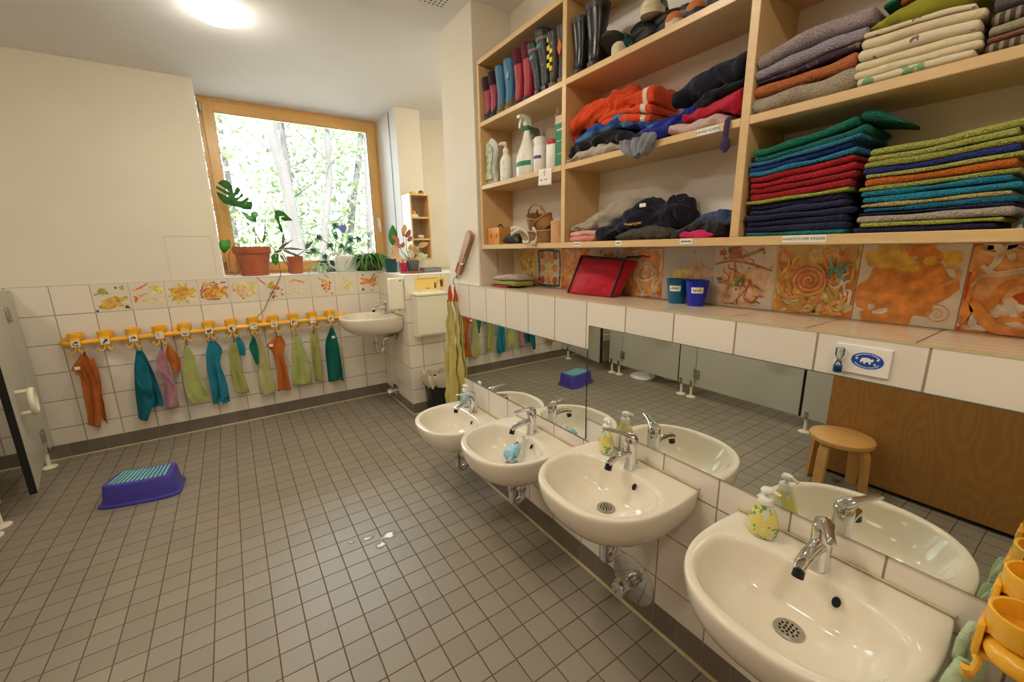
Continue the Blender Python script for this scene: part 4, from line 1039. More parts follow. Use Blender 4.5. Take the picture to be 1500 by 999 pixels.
L = [('sea', .011, 'sea-green hand towel at the very bottom of the left towel stack'), ('navy', .017, 'navy hand towel, lowest of five navy ones in the left stack'), ('navy2', .017, 'navy hand towel, second from below of five navy ones in the left stack'), ('navy', .017, 'navy hand towel, middle of five navy ones in the left stack'),
     ('navy3', .017, 'navy hand towel, fourth from below of five navy ones in the left stack'), ('navy', .016, 'navy hand towel just under the thin lime one in the left stack'), ('lime', .010, 'thin lime hand towel between navy and red in the left stack'),
     ('red', .018, 'red hand towel lying on the thin lime one in the left stack'), ('red2', .018, 'red hand towel, second from below of four red ones in the left stack'), ('red3', .018, 'red hand towel, third from below of four red ones in the left stack'), ('red', .017, 'red hand towel, topmost of four red ones in the left stack'),
     ('sky', .015, 'sky blue hand towel lying on the red ones in the left stack'), ('blue', .016, 'dark blue hand towel between two light blue ones in the left stack'), ('ltblue', .010, 'thin light blue hand towel below the green ones in the left stack'),
     ('teal', .018, 'green hand towel second from the top of the left stack'), ('emerald', .021, 'emerald green hand towel on top of the left stack')]
# photo: the stack spans z 1.437 - 1.67
sc = (1.672 - 1.438) / sum(q[1] + 0.0004 for q in L)
stack([(T[a], b * sc * 0.96, c) for a, b, c in L], 0.622, 0.392, SH0, 1.198, 1.375, 0.14, 'hand towels in the left stack of the bottom right bay', seed=11)
# loose corners sticking out behind the green towels
soft('folded_towel', T['teal'], [(0.40, 1.682, 1.70, 1.215, 1.36), (0.375, 1.676, 1.70, 1.22, 1.36), (0.345, 1.668, 1.682, 1.23, 1.35), (0.325, 1.662, 1.668, 1.24, 1.34)], 'green towel end sticking out to the right of the left stack top', 'towel', seed=5, amp=0.006)
R_ = [('ink', .015, 'dark indigo towel at the very bottom of the right towel stack'), ('citron', .011, 'thin citron yellow-green towel near the bottom of the right stack'), ('greige', .021, 'pale greige towel low in the right stack'), ('ink', .008, 'thin indigo towel above the greige one in the right stack'), ('petrol', .013, 'petrol blue towel under the sand-coloured one in the right stack'),
      ('sand', .012, 'sand-coloured towel in the middle of the right stack'), ('cyan2', .018, 'turquoise towel, lower of two together in the right stack'), ('cyan', .015, 'turquoise towel, upper of two together in the right stack'), ('lime2', .013, 'lime towel directly under the orange one in the right stack'), ('orange', .021, 'orange towel in the right stack'),
      ('limeR', .010, 'lime towel directly above the orange one in the right stack'), ('royal', .016, 'royal blue towel below the three lime ones in the right stack'), ('lime2', .016, 'lime towel, lowest of three on top of the right stack'), ('limeR', .016, 'lime towel, middle of three on top of the right stack'), ('limeR', .017, 'lime towel on the very top of the right stack')]
sc = (1.618 - 1.438) / sum(q[1] + 0.0004 for q in R_)
stack([(T[a], b * sc * 0.97, c) for a, b, c in R_], 0.372, 0.148, SH0, 1.200, 1.378, 0.10, 'hand towels in the right stack of the bottom right bay', seed=23)
soft('folded_towel', T['sea'], [(0.128, 1.438, 1.462, 1.2, 1.36), (0.10, 1.438, 1.470, 1.2, 1.36), (0.03, 1.438, 1.470, 1.2, 1.36), (-0.015, 1.438, 1.46, 1.2, 1.36)], 'sea-green towel at the right edge of the bottom shelf', 'towel', seed=3)

# middle right bay: bath towels and bed linen
stack([(T['oat'], .040, 'thick oat-coloured bath towel at the bottom of its stack on the middle shelf'), (T['apricot'], .027, 'apricot orange bath towel on the oat-coloured one')],
      0.648, 0.415, SH1, 1.192, 1.375, 0.18, 'bath towels on the middle shelf', seed=41, amp=0.007)
M_darkpr = speckle('dark_print_cotton', (54, 38, 58), [((120, 96, 84), 0.55, 40.0)], rough=0.9)
soft('folded_cloth', M_darkpr, [(0.628, 1.817, 1.824, 1.195, 1.37), (0.55, 1.818, 1.829, 1.193, 1.37), (0.47, 1.823, 1.838, 1.193, 1.37), (0.415, 1.828, 1.842, 1.195, 1.37)], 'thin dark patterned cloth between the apricot and lavender towels', 'cloth', seed=8)
soft('folded_towel', T['lav2'], [(0.642, 1.826, 1.850, 1.190, 1.37), (0.55, 1.831, 1.862, 1.188, 1.37), (0.47, 1.840, 1.868, 1.190, 1.37), (0.405, 1.844, 1.868, 1.194, 1.37)], 'pale lavender-grey bath towel second from the top of its stack', 'towel', 'bath towels on the middle shelf', seed=9, amp=0.006)
soft('folded_towel', T['lav'], [(0.632, 1.852, 1.886, 1.190, 1.37), (0.55, 1.864, 1.900, 1.188, 1.37), (0.47, 1.870, 1.908, 1.190, 1.37), (0.398, 1.870, 1.905, 1.194, 1.37)], 'thick mauve-grey bath towel on top of its stack', 'towel', 'bath towels on the middle shelf', seed=10, amp=0.006)
M_sheet = cloth('cream_bed_linen', (222, 208, 174), var=0.04); M_sheetp = speckle('printed_bed_linen', (220, 208, 180), [((120, 104, 100), 0.70, 30.0), ((132, 168, 120), 0.70, 26.0)], rough=0.9)
M_sheetg = speckle('green_printed_linen', (216, 206, 178), [((120, 168, 120), 0.62, 26.0), ((196, 140, 120), 0.66, 22.0)], rough=0.9)
stack([(M_sheetg, .016, 'printed cream sheet with green and pink at the bottom of the linen stack'), (M_sheet, .017, 'plain cream folded sheet, lower of two in the linen stack'), (M_sheet, .018, 'plain cream folded sheet, upper of two in the linen stack'), (M_sheetp, .023, 'cream sheet with dark leaf print in the linen stack'), (M_sheet, .020, 'smooth cream folded cover near the top of the linen stack'), (M_sheetp, .010, 'thin printed cream sheet on top of the linen stack')],
      0.412, 0.232, SH1, 1.190, 1.375, -0.12, 'folded bed linen on the middle shelf', seed=51, amp=0.0025, name='folded_sheet', cat='bed linen', e=4.0)
M_olive = cloth('olive_lime_jersey', (150, 148, 40))
soft('folded_shirt', M_olive, [(0.405, 1.853, 1.872, 1.20, 1.37), (0.35, 1.852, 1.882, 1.195, 1.37), (0.28, 1.852, 1.892, 1.195, 1.37), (0.235, 1.853, 1.885, 1.20, 1.37)], 'olive lime folded garment on the linen stack', 'garment', seed=12, amp=0.008, ridge=0.002)
soft('folded_shirt', cloth('rust_jersey', (150, 78, 34)), [(0.36, 1.886, 1.90, 1.205, 1.37), (0.30, 1.892, 1.908, 1.2, 1.37), (0.25, 1.89, 1.905, 1.205, 1.37)], 'rust brown folded garment above the olive lime one', 'garment', seed=13, amp=0.006)
soft('folded_shirt', cloth('green_jersey', (20, 112, 84)), [(0.39, 1.893, 1.905, 1.21, 1.37), (0.33, 1.902, 1.918, 1.205, 1.37), (0.27, 1.91, 1.925, 1.21, 1.37)], 'dark green folded garment topmost on the linen stack', 'garment', seed=14, amp=0.006)
M_dkk = cloth('dark_check', (74, 68, 62), stripes=(150, 132, 110), axis='y', sscale=26.0)
for i, (c, z0, z1, lab) in enumerate([(M_dkk, 1.747, 1.765, 'dark checked folded cloth lowest at the right end of the middle shelf'), (cloth('brick_cloth', (128, 84, 66)), 1.766, 1.776, 'thin brick red cloth in the dark stack at the right end'), (cloth('sage_cloth', (150, 146, 116)), 1.777, 1.793, 'sage green folded cloth in the dark stack at the right end'), (M_dkk, 1.794, 1.815, 'dark checked folded cloth in the middle of the right end stack'), (cloth('grey_violet_cloth', (92, 84, 92)), 1.816, 1.842, 'grey violet folded cloth near the top of the right end stack'), (M_dkk, 1.843, 1.866, 'dark checked folded cloth on top of the right end stack')]):
    soft('folded_cloth', c, [(0.222, z0, z1, 1.2, 1.37), (0.16, z0, z1 + 0.002, 1.195, 1.37), (0.06, z0, z1 + 0.002, 1.195, 1.37), (0.0, z0, z1, 1.2, 1.37)], lab, 'cloth', 'dark cloths at the right end', seed=60 + i)

# middle bay, middle shelf: clothes
M_fleece = cloth('orange_red_fleece', (206, 66, 24), var=0.15); M_fstripe = cloth('orange_white_cuff', (206, 70, 28), band=(-0.082, 0.010, (216, 202, 182)))
soft('trousers', cloth('grey_beige_cotton', (178, 170, 154)), [(1.362, 1.747, 1.765, 1.19, 1.36), (1.29, 1.747, 1.775, 1.188, 1.37), (1.20, 1.747, 1.79, 1.19, 1.37), (1.10, 1.747, 1.775, 1.195, 1.37), (1.02, 1.747, 1.76, 1.21, 1.36)], 'grey-beige folded trousers at the left end of the clothes shelf', 'garment', seed=20, amp=0.010, ridge=0.004)
soft('garment', cloth('black_cotton', (22, 22, 28)), [(1.365, 1.766, 1.800, 1.20, 1.37), (1.27, 1.778, 1.815, 1.195, 1.37), (1.15, 1.785, 1.83, 1.195, 1.37), (1.05, 1.77, 1.80, 1.20, 1.37), (0.98, 1.757, 1.775, 1.2, 1.36)], 'black folded garment under the blue one on the clothes shelf', 'garment', seed=21, amp=0.012, ridge=0.004)
soft('striped_jumper', cloth('blue_white_stripe', (22, 66, 138), stripes=(70, 116, 168), axis='z', sscale=9.0), [(1.345, 1.805, 1.842, 1.205, 1.37), (1.25, 1.82, 1.858, 1.20, 1.37), (1.12, 1.828, 1.868, 1.20, 1.37), (1.0, 1.80, 1.838, 1.21, 1.37), (0.95, 1.785, 1.81, 1.22, 1.36)], 'blue striped jumper under the orange-red fleece', 'garment', seed=22, amp=0.010, ridge=0.003)
soft('fleece_jacket', M_fleece, [(1.376, 1.838, 1.868, 1.215, 1.37), (1.345, 1.842, 1.915, 1.205, 1.375), (1.29, 1.852, 1.948, 1.20, 1.378), (1.20, 1.862, 1.955, 1.20, 1.378), (1.125, 1.866, 1.975, 1.205, 1.378), (1.085, 1.862, 1.945, 1.215, 1.378), (1.055, 1.87, 1.91, 1.22, 1.375)], 'crumpled orange-red fleece at the left of the clothes shelf', 'garment', seed=23, amp=0.02, freq=14, ridge=0.007)
m = MB()
slab([(1.19, 1.845, 1.862, 1.2, 1.36), (1.12, 1.842, 1.866, 1.2, 1.37), (1.04, 1.828, 1.854, 1.2, 1.37), (0.97, 1.812, 1.838, 1.205, 1.37)], seed=24, amp=.006, ridge=.002, into=m)
slab([(1.20, 1.862, 1.875, 1.202, 1.36), (1.12, 1.866, 1.886, 1.202, 1.37), (1.04, 1.856, 1.88, 1.203, 1.37), (0.965, 1.84, 1.862, 1.208, 1.37)], seed=25, amp=.006, ridge=.002, into=m)
slab([(1.18, 1.872, 1.885, 1.206, 1.36), (1.11, 1.888, 1.915, 1.206, 1.37), (1.04, 1.882, 1.93, 1.208, 1.37), (0.99, 1.865, 1.932, 1.212, 1.37), (0.965, 1.864, 1.915, 1.22, 1.36)], seed=26, amp=.007, ridge=.003, into=m)
one(m, 'fleece_sleeve', M_fstripe, 'folded orange knit with a white band beside the crumpled fleece', 'garment', sharp=None, mods=[('sub', 1)])
soft('garment', cloth('royal_blue_cotton', (24, 38, 128)), [(1.06, 1.757, 1.782, 1.2, 1.36), (0.98, 1.756, 1.80, 1.195, 1.37), (0.91, 1.757, 1.815, 1.198, 1.37), (0.85, 1.77, 1.828, 1.205, 1.37), (0.81, 1.795, 1.835, 1.22, 1.36)], 'royal blue garment in the middle of the clothes shelf', 'garment', seed=25, amp=0.012, ridge=0.004)
# grey denim leg hanging over the board edge
m = drape([dict(rows=[(1.062, 0.915, 1.765, 1.768), (1.066, 0.912, 1.752, 1.756), (1.05, 0.925, 1.735, 1.738), (1.02, 0.935, 1.716, 1.722), (0.995, 0.955, 1.706, 1.71)], folds=7, amp=0.010)], 'x', 1.174, nu=44, nv=24, seed=4)
one(m, 'denim_trousers', cloth('grey_denim', (126, 130, 136), var=0.5), 'grey denim trouser leg drooping over the shelf edge', 'garment', sharp=None, mods=[('solid', 0.016), ('sub', 1)])
soft('garment', cloth('pale_pink_cotton', (196, 168, 160)), [(0.89, 1.747, 1.775, 1.19, 1.36), (0.85, 1.747, 1.782, 1.187, 1.37), (0.79, 1.747, 1.774, 1.187, 1.37), (0.735, 1.747, 1.778, 1.19, 1.37), (0.70, 1.747, 1.765, 1.2, 1.36)], 'pale pink folded garment above the label on the clothes shelf', 'garment', seed=26, amp=0.008, ridge=0.003)
soft('garment', cloth('cherry_red_nylon', (176, 26, 56)), [(0.842, 1.778, 1.802, 1.2, 1.36), (0.79, 1.777, 1.812, 1.195, 1.37), (0.73, 1.776, 1.828, 1.195, 1.37), (0.685, 1.766, 1.84, 1.2, 1.37), (0.668, 1.762, 1.82, 1.21, 1.36)], 'cherry red garment under the navy bundle', 'garment', seed=27, amp=0.010, ridge=0.005)
soft('garment', cloth('black_nylon', (20, 20, 28)), [(0.81, 1.812, 1.838, 1.205, 1.36), (0.76, 1.815, 1.845, 1.2, 1.37), (0.70, 1.83, 1.855, 1.2, 1.37), (0.67, 1.84, 1.85, 1.21, 1.36)], 'black garment squeezed between navy bundle and cherry red garment', 'garment', seed=28, amp=0.008, ridge=0.004)
soft('rolled_trousers', cloth('dark_navy_nylon', (22, 24, 40)), [(0.885, 1.836, 1.862, 1.205, 1.36), (0.86, 1.832, 1.885, 1.195, 1.37), (0.80, 1.836, 1.90, 1.19, 1.37), (0.73, 1.846, 1.91, 1.192, 1.372), (0.68, 1.85, 1.918, 1.198, 1.372), (0.662, 1.86, 1.905, 1.21, 1.36)], 'dark navy rolled trousers topmost at the right of the clothes shelf', 'garment', seed=29, amp=0.009, ridge=0.004, e=2.2)
m = MB(); m.tube([(1.19, 0.69, 1.755), (1.181, 0.689, 1.748), (1.176, 0.688, 1.73), (1.176, 0.688, 1.705)], [0.008] * 4, 10, flat=0.5); m.tube([(1.176, 0.688, 1.706), (1.175, 0.687, 1.69), (1.174, 0.686, 1.676), (1.175, 0.686, 1.664)], [0.007, 0.014, 0.015, 0.004], 12, flat=0.6)
one(m, 'hanging_strap', cloth('plum_strap', (62, 44, 82)), 'plum strap end dangling over the shelf edge by the bay divider', 'strap')

# middle bay, bottom shelf
soft('folded_shirt', cloth('salmon_pink_cotton', (206, 130, 116)), [(1.338, 1.438, 1.457, 1.195, 1.36), (1.27, 1.438, 1.460, 1.19, 1.37), (1.19, 1.438, 1.458, 1.192, 1.37)], 'salmon pink folded shirt lowest at the left of the bottom shelf', 'garment', seed=70, ridge=0.002)
soft('folded_shirt', cloth('pale_rose_cotton', (208, 158, 146)), [(1.342, 1.459, 1.475, 1.2, 1.36), (1.27, 1.461, 1.480, 1.195, 1.37), (1.18, 1.460, 1.474, 1.2, 1.37)], 'rose folded shirt under the beige jumper', 'garment', seed=71, ridge=0.002)
soft('wool_jumper', terry('beige_knit', (196, 184, 164)), [(1.348, 1.478, 1.505, 1.205, 1.36), (1.29, 1.478, 1.522, 1.2, 1.375), (1.2, 1.476, 1.545, 1.205, 1.378), (1.12, 1.474, 1.59, 1.215, 1.378), (1.05, 1.47, 1.575, 1.225, 1.378), (1.01, 1.462, 1.52, 1.24, 1.375)], 'beige knitted jumper heaped on the pink shirts', 'garment', seed=72, amp=0.014, ridge=0.004)
M_navysw = cloth('dark_navy_sweatshirt', (24, 26, 42))
soft('sweatshirt', M_navysw, [(1.198, 1.438, 1.462, 1.195, 1.36), (1.15, 1.438, 1.50, 1.188, 1.37), (1.08, 1.438, 1.53, 1.195, 1.378), (1.01, 1.45, 1.578, 1.22, 1.378), (0.955, 1.46, 1.545, 1.24, 1.378), (0.905, 1.46, 1.588, 1.235, 1.378), (0.868, 1.48, 1.555, 1.25, 1.375)], 'dark navy sweatshirt with yellow print crumpled on the bottom shelf', 'garment', seed=73, amp=0.018, freq=12, ridge=0.006)
m = MB(); rp = random.Random(3)
for i in range(16):
    y = 1.083 - i * 0.0065; z = 1.486 + rp.uniform(-0.004, 0.004) + 0.003 * i / 16
    m.prism([(1.196, y, z), (1.196, y - 0.005, z + 0.001), (1.198, y - 0.004, z + rp.uniform(0.004, 0.009)), (1.198, y - 0.001, z + 0.006)], (0.008, 0, 0))
o = m.build('printed_lettering', simple('mustard_print', (196, 142, 48), rough=0.8), bpy.data.objects['sweatshirt'], smooth=False); o['label'] = 'mustard yellow print'
m = MB(); m.box(1.213, 1.217, 0.975, 1.0, 1.548, 1.56); m.build('neck_label', M_paper, bpy.data.objects['sweatshirt'], smooth=False)
soft('fuzzy_scarf', terry('grey_brown_fuzz', (104, 94, 80), var=0.3), [(1.085, 1.438, 1.455, 1.192, 1.34), (1.03, 1.438, 1.472, 1.186, 1.35), (0.96, 1.438, 1.482, 1.186, 1.35), (0.90, 1.438, 1.476, 1.19, 1.34), (0.87, 1.438, 1.455, 1.2, 1.33)], 'fuzzy grey-brown scarf in front of the navy sweatshirt', 'scarf', seed=74, amp=0.010, freq=50)
soft('garment', cloth('bright_pink_cotton', (196, 42, 96)), [(0.82, 1.438, 1.455, 1.195, 1.36), (0.77, 1.438, 1.462, 1.19, 1.37), (0.715, 1.438, 1.452, 1.195, 1.36)], 'bright pink cloth under the dark pile on the bottom shelf', 'garment', seed=75, ridge=0.003)
soft('garment', cloth('charcoal_cotton', (46, 42, 50)), [(0.862, 1.440, 1.462, 1.21, 1.36), (0.81, 1.458, 1.482, 1.2, 1.37), (0.75, 1.462, 1.488, 1.195, 1.37), (0.695, 1.45, 1.478, 1.2, 1.37)], 'charcoal garment draped over the bright pink cloth', 'garment', seed=76, amp=0.010, ridge=0.005)
soft('garment', cloth('slate_blue_cotton', (52, 66, 100)), [(0.85, 1.455, 1.475, 1.26, 1.372), (0.79, 1.478, 1.505, 1.245, 1.375), (0.72, 1.482, 1.51, 1.235, 1.375), (0.668, 1.452, 1.50, 1.22, 1.375)], 'slate blue garment behind the charcoal one on the bottom shelf', 'garment', seed=77, amp=0.010, ridge=0.005)

# ================================================================ ledge: folded cloth, red bag, two cups
soft('folded_cloth', cloth('crimson_cloth', (150, 20, 44)), [(1.995, ZL + .002, ZL + .012, 1.20, 1.33), (1.90, ZL + .002, ZL + .012, 1.20, 1.33), (1.83, ZL + .002, ZL + .011, 1.20, 1.33)], 'crimson cloth at the bottom of the little pile on the ledge', 'cloth', seed=80)
soft('folded_towel', T['lime2'], [(1.985, ZL + .013, ZL + .032, 1.21, 1.33), (1.90, ZL + .013, ZL + .034, 1.205, 1.33), (1.81, ZL + .012, ZL + .04, 1.205, 1.34), (1.775, ZL + .012, ZL + .03, 1.21, 1.33)], 'lime folded towel in the little pile on the ledge', 'towel', seed=81)
soft('folded_towel', terry('blush_towelling', (214, 196, 184)), [(2.0, ZL + .033, ZL + .055, 1.215, 1.33), (1.91, ZL + .036, ZL + .066, 1.21, 1.34), (1.83, ZL + .04, ZL + .07, 1.212, 1.35), (1.78, ZL + .04, ZL + .062, 1.23, 1.35)], 'blush white folded towel topmost on the ledge pile', 'towel', seed=82)
M_bag = cloth('red_nylon', (172, 18, 36), var=0.08, rough=0.55)
t = thing('red_bag', 'red nylon pouch with black piping leaning against the painted tiles on the ledge', 'bag', (1.31, 1.25, ZL + 0.001))
bag = [((1.245, 1.425, ZL + 0.05), (1.262, 1.40, ZL + 0.004)), ]
# corners: front face (A bottom-left, B bottom-right, C top-right, D top-left), back face likewise
A, B_, C_, D_ = Vector((1.262, 1.420, ZL + 0.004)), Vector((1.288, 1.185, ZL + 0.003)), Vector((1.330, 1.155, ZL + 0.152)), Vector((1.330, 1.405, ZL + 0.166))
A2, B2, C2, D2 = Vector((1.385, 1.465, ZL + 0.004)), Vector((1.345, 1.19, ZL + 0.003)), Vector((1.372, 1.125, ZL + 0.148)), Vector((1.385, 1.42, ZL + 0.160))
def bil(a, b, c, d, u, v): return a.lerp(b, u).lerp(d.lerp(c, u), v)
m = MB(); NB = 18
def puff(u, v): return 16 * u * (1 - u) * v * (1 - v)
m.grid(lambda u, v: bil(A, B_, C_, D_, u, v) + Vector((-0.03, 0.0, 0.006)) * puff(u, v) * (0.8 + 0.35 * noise.noise(Vector((u * 4, v * 4, 2)))), NB, NB)
m.grid(lambda u, v: bil(B_, B2, C2, C_, u, v) + Vector((0, -0.012, 0)) * puff(u, v), NB, NB)
m.grid(lambda u, v: bil(A2, A, D_, D2, u, v) + Vector((0, 0.012, 0)) * puff(u, v), NB, NB)
m.grid(lambda u, v: bil(D_, C_, C2, D2, u, v) + Vector((0, 0, -0.008)) * puff(u, v), NB, NB)
m.grid(lambda u, v: bil(A, B_, B2, A2, u, v), NB, NB)
bmesh.ops.remove_doubles(m.b, verts=m.b.verts[:], dist=1e-4)
m.build('bag_body', M_bag, t, sharp=None)
m = MB()
for a, b in ((A, D_), (D_, C_), (C_, B_)): m.tube([a.lerp(b, k / 10) + Vector((-0.003, 0, 0.002)) for k in range(11)], 0.0042, 8)
m.build('piping', M_black, t)
m = MB(); m.tube([C_ + Vector((0, 0.01, 0)), C_ + Vector((0.0, -0.02, 0.012)), C_ + Vector((0.005, -0.06, 0.012)), C_ + Vector((0.01, -0.085, 0.018))], [0.006, 0.014, 0.016, 0.008], 10, flat=0.4, up=(0, 0, 1)); m.build('end_loop', M_black, t)
m = MB(); m.tube([C_ + Vector((0.008, -0.07, 0.016)), C_ + Vector((0.008, -0.10, 0.014)), C_ + Vector((0.008, -0.115, 0.016))], [0.008, 0.009, 0.003], 8, flat=0.4); m.build('zip_tab', simple('red_tab', (190, 24, 40), rough=0.5), t)
def cup(x, y, mat, label, rl):
    t = thing('plastic_cup', label, 'cup', (x, y, ZL + 0.001))
    m = MB(); m.lathe([(0.0265, 0.0), (0.028, 0.003), (0.034, 0.05), (0.0385, 0.084), (0.0388, 0.088), (0.0368, 0.088), (0.033, 0.05), (0.026, 0.006)], (x, y, ZL + 0.001), 40); m.build('cup_body', mat, t)
    m = MB(); rows = []
    for i in range(13):
        a = math.radians(rl - 32 + 64 * i / 12); rows.append([(x + r * math.cos(a), y + r * math.sin(a), ZL + 0.001 + z) for r, z in ((0.0347, 0.046), (0.0369, 0.066))])
    m.loft(rows, closed=False); m.mi = 1; rp = random.Random(int(y * 100))
    for i in range(9):
        a = math.radians(rl - 22 + 5 * i); z = 0.052 + rp.uniform(0, 0.003); r = 0.0361
        m.tube([(x + r * math.cos(a), y + r * math.sin(a), ZL + z), (x + (r + 0.0006) * math.cos(a + 0.02), y + (r + 0.0006) * math.sin(a + 0.02), ZL + z + rp.uniform(0.004, 0.009))], 0.0008, 5)
    m.build('name_label', [M_lab, M_ink], t)
cup(1.345, 0.918, simple('petrol_cup_plastic', (4, 92, 128), rough=0.3), 'petrol blue plastic cup with white name strip on the ledge', 200)
cup(1.335, 0.835, simple('royal_cup_plastic', (20, 36, 176), rough=0.3), 'royal blue plastic cup with white name strip on the ledge', 215)
# ================================================================ rubber boots and shoes on the top shelf
def boot(label, y, z, h, mat, sole, x0=XC + 0.012, L=0.150, w=1.0, cuff=None, cuff_h=0.045, lean=0.0, yaw=0.0, toe=None, group=None, band=None, top_cut=0.0, patch=None):
    t = thing('rubber_boot', label, 'boot', (x0 + L * 0.5, y, z), group)
    P = lambda x, yy, zz: (x0 + L - x, y + yy - lean * zz, z + zz)
    k = L / 0.195; h *= 0.93; w *= 0.88
    low = [(0.006, .014), (.02, .004), (.05, .003), (.09, .003), (.13, .003), (.178, .003), (.194, .03), (.186, .075), (.188, h * .5), (.198, h * .8), (.205, h)]
    upp = [(0.003, .030), (.016, .053), (.045, .070), (.082, .083), (.101, .101), (.108, .120), (.109, .135), (.108, .152), (.103, h * .68), (.098, h * .85), (.094, h - top_cut)]
    wid = [.016, .029, .036, .036, .034, .036, .037, .034, .042, .048, .050]
    def ring(i, s=1.0, dz=0.0):
        l, u, ww = low[i], upp[i], wid[i] * w * s
        o = []
        for q in range(28):
            a = 2 * PI * q / 28; c, s_ = math.cos(a), math.sin(a)
            cc = math.copysign(abs(c) ** 0.85, c); mx, mz = (l[0] + u[0]) / 2, (l[1] + u[1]) / 2
            o.append(P((mx + (u[0] - l[0]) / 2 * cc * s) * k, ww * math.copysign(abs(s_) ** 0.85, s_), mz + (u[1] - l[1]) / 2 * cc * s + dz))
        return o
    m = MB(); m.loft([ring(i) for i in range(11)] + [ring(10, 0.9), ring(9, 0.86), ring(8, 0.8)]); bd = m.build('upper', mat, t, sharp=None, mods=[('sub', 1)])
    m = MB()
    o = []
    for q in range(36):
        a = 2 * PI * q / 36; c, s_ = math.cos(a), math.sin(a)
        o.append((0.099 + 0.101 * math.copysign(abs(c) ** 0.8, c), 0.037 * w * math.copysign(abs(s_) ** 0.7, s_) * (1.0 - 0.12 * math.cos(2 * a + 0.4) * 0.5)))
    m.loft([[P(x * k, yy, zz) for x, yy in o] for zz in (0.0, 0.016, 0.020)]); m.build('sole', sole, t)
    if toe:
        m = MB(); m.loft([ring(i, 1.03) for i in range(4, 7)], cap0=False, cap1=False); m.build('toe_cap', toe, t)
    if cuff:
        m = MB()
        def cr(f, s): # ring between 9 and 10 at fraction
            a, b = ring(9, s), ring(10, s); return [Vector(p).lerp(Vector(q), f) for p, q in zip(a, b)]
        m.loft([cr(.05, 1.03), cr(.3, 1.03)] if band else [cr(1 - cuff_h / (h * 0.15), 1.03), cr(1.0, 1.03), cr(1.02, 0.98)], cap0=False, cap1=False); c_ = m.build('cuff', cuff, t); c_['label'] = 'contrasting cuff'
    if patch:
        for (u, v, kind, mt) in patch: # small motif on the outer front of the shaft
            zc = h * v; r = 0.011
            base = Vector(P(0.1935 * k, u, zc)); m = MB()
            if kind == 'dino':
                pts = [(-.018, -.002), (-.006, -.008), (-.004, -.014), (0, -.014), (.001, -.008), (.008, -.006), (.009, -.013), (.013, -.013), (.012, -.003), (.018, .006), (.013, .009), (.008, .004), (0, .008), (-.008, .004)]
            elif kind == 'diamond': pts = [(-.014, 0), (0, -.03), (.014, 0), (0, .03)]
            elif kind == 'check': pts = [(-.008, -.008), (.008, -.008), (.008, .008), (-.008, .008)]
            else: pts = [(0.013 * math.cos(a * .5), 0.018 * math.sin(a * .5)) for a in range(13)]
            m.prism([base + Vector((-0.002, -a, b)) for a, b in pts], (0.006, 0, 0)); m.build('motif', mt, t, smooth=False)
    return t
B_red = simple('raspberry_rubber', (150, 38, 62), rough=0.45); B_blue = simple('steel_blue_rubber', (38, 104, 140), rough=0.45); B_crim = simple('crimson_rubber', (158, 36, 54), rough=0.45)
B_dino = speckle('black_dino_print', (30, 30, 34), [((86, 88, 92), 0.63, 46.0)], rough=0.5); B_blk = simple('black_rubber', (26, 25, 26), rough=0.28); B_grey = simple('charcoal_rubber', (52, 48, 44), rough=0.5)
B_sole = simple('dark_grey_sole', (62, 60, 58), rough=0.7); B_cuffd = cloth('dark_plum_cuff', (46, 24, 34)); B_cuffr = cloth('burgundy_cuff', (86, 22, 40)); B_tan = simple('tan_sole', (128, 108, 76), rough=0.7); B_light = simple('blue_motif', (120, 160, 190), rough=0.6)
M_teal_m = simple('teal_motif', (84, 140, 140), rough=0.6); M_yel_m = simple('yellow_motif', (222, 206, 40), rough=0.5); M_or_m = simple('orange_motif', (196, 104, 36), rough=0.5)
g1 = 'pairs of rubber boots on the top left shelf'
boot('raspberry rubber boot with dark cuff, leftmost on the top shelf', 2.0, SH2, 0.215, B_red, B_sole, w=0.8, cuff=B_cuffd, toe=B_sole, group=g1)
boot('raspberry rubber boot with dark cuff beside the blue boots', 1.942, SH2, 0.222, B_red, B_sole, w=0.75, cuff=B_cuffd, toe=B_sole, group=g1)
boot('steel blue rubber boot beside the raspberry pair', 1.878, SH2, 0.235, B_blue, B_tan, w=0.8, toe=B_tan, group=g1, top_cut=0.035)
boot('steel blue rubber boot with pale motif beside the crimson pair', 1.802, SH2, 0.240, B_blue, B_tan, w=0.9, toe=B_tan, group=g1, top_cut=0.035, patch=[(-0.012, 0.66, 'drop', B_light)])
boot('crimson rubber boot with burgundy cuff beside the blue pair', 1.724, SH2, 0.245, B_crim, B_sole, w=0.78, cuff=B_cuffr, group=g1)
boot('crimson rubber boot with burgundy cuff beside the dinosaur boots', 1.655, SH2, 0.245, B_crim, B_sole, w=0.8, cuff=B_cuffr, group=g1)
M_gcuff = cloth('grey_band', (128, 120, 108))
boot('shorter black boot with teal dinosaur print, leaning beside the crimson pair', 1.568, SH2, 0.235, B_dino, B_blk, w=0.78, cuff=M_gcuff, band=1, lean=-0.22, group=g1, patch=[(0.0, 0.72, 'dino', M_teal_m)])
boot('taller black boot with teal dinosaur print beside the yellow checked boots', 1.520, SH2 + 0.004, 0.262, B_dino, B_blk, w=0.82, cuff=M_gcuff, band=1, lean=-0.16, group=g1, patch=[(0.002, 0.74, 'dino', M_teal_m)])
chk = [(dy, 0.35 + 0.075 * i, 'check', M_yel_m) for i in range(8) for dy in ((0.014,) if i % 2 else (-0.002,))]
boot('charcoal boot with yellow check band next to the bay divider', 1.474, SH2, 0.225, B_grey, B_tan, w=0.72, group=g1, patch=chk)
boot('charcoal boot with orange diamond touching the bay divider', 1.418, SH2, 0.228, B_grey, B_tan, w=0.72, group=g1, patch=[(0.0, 0.62, 'diamond', M_or_m)])
g2 = 'footwear on the top middle shelf'
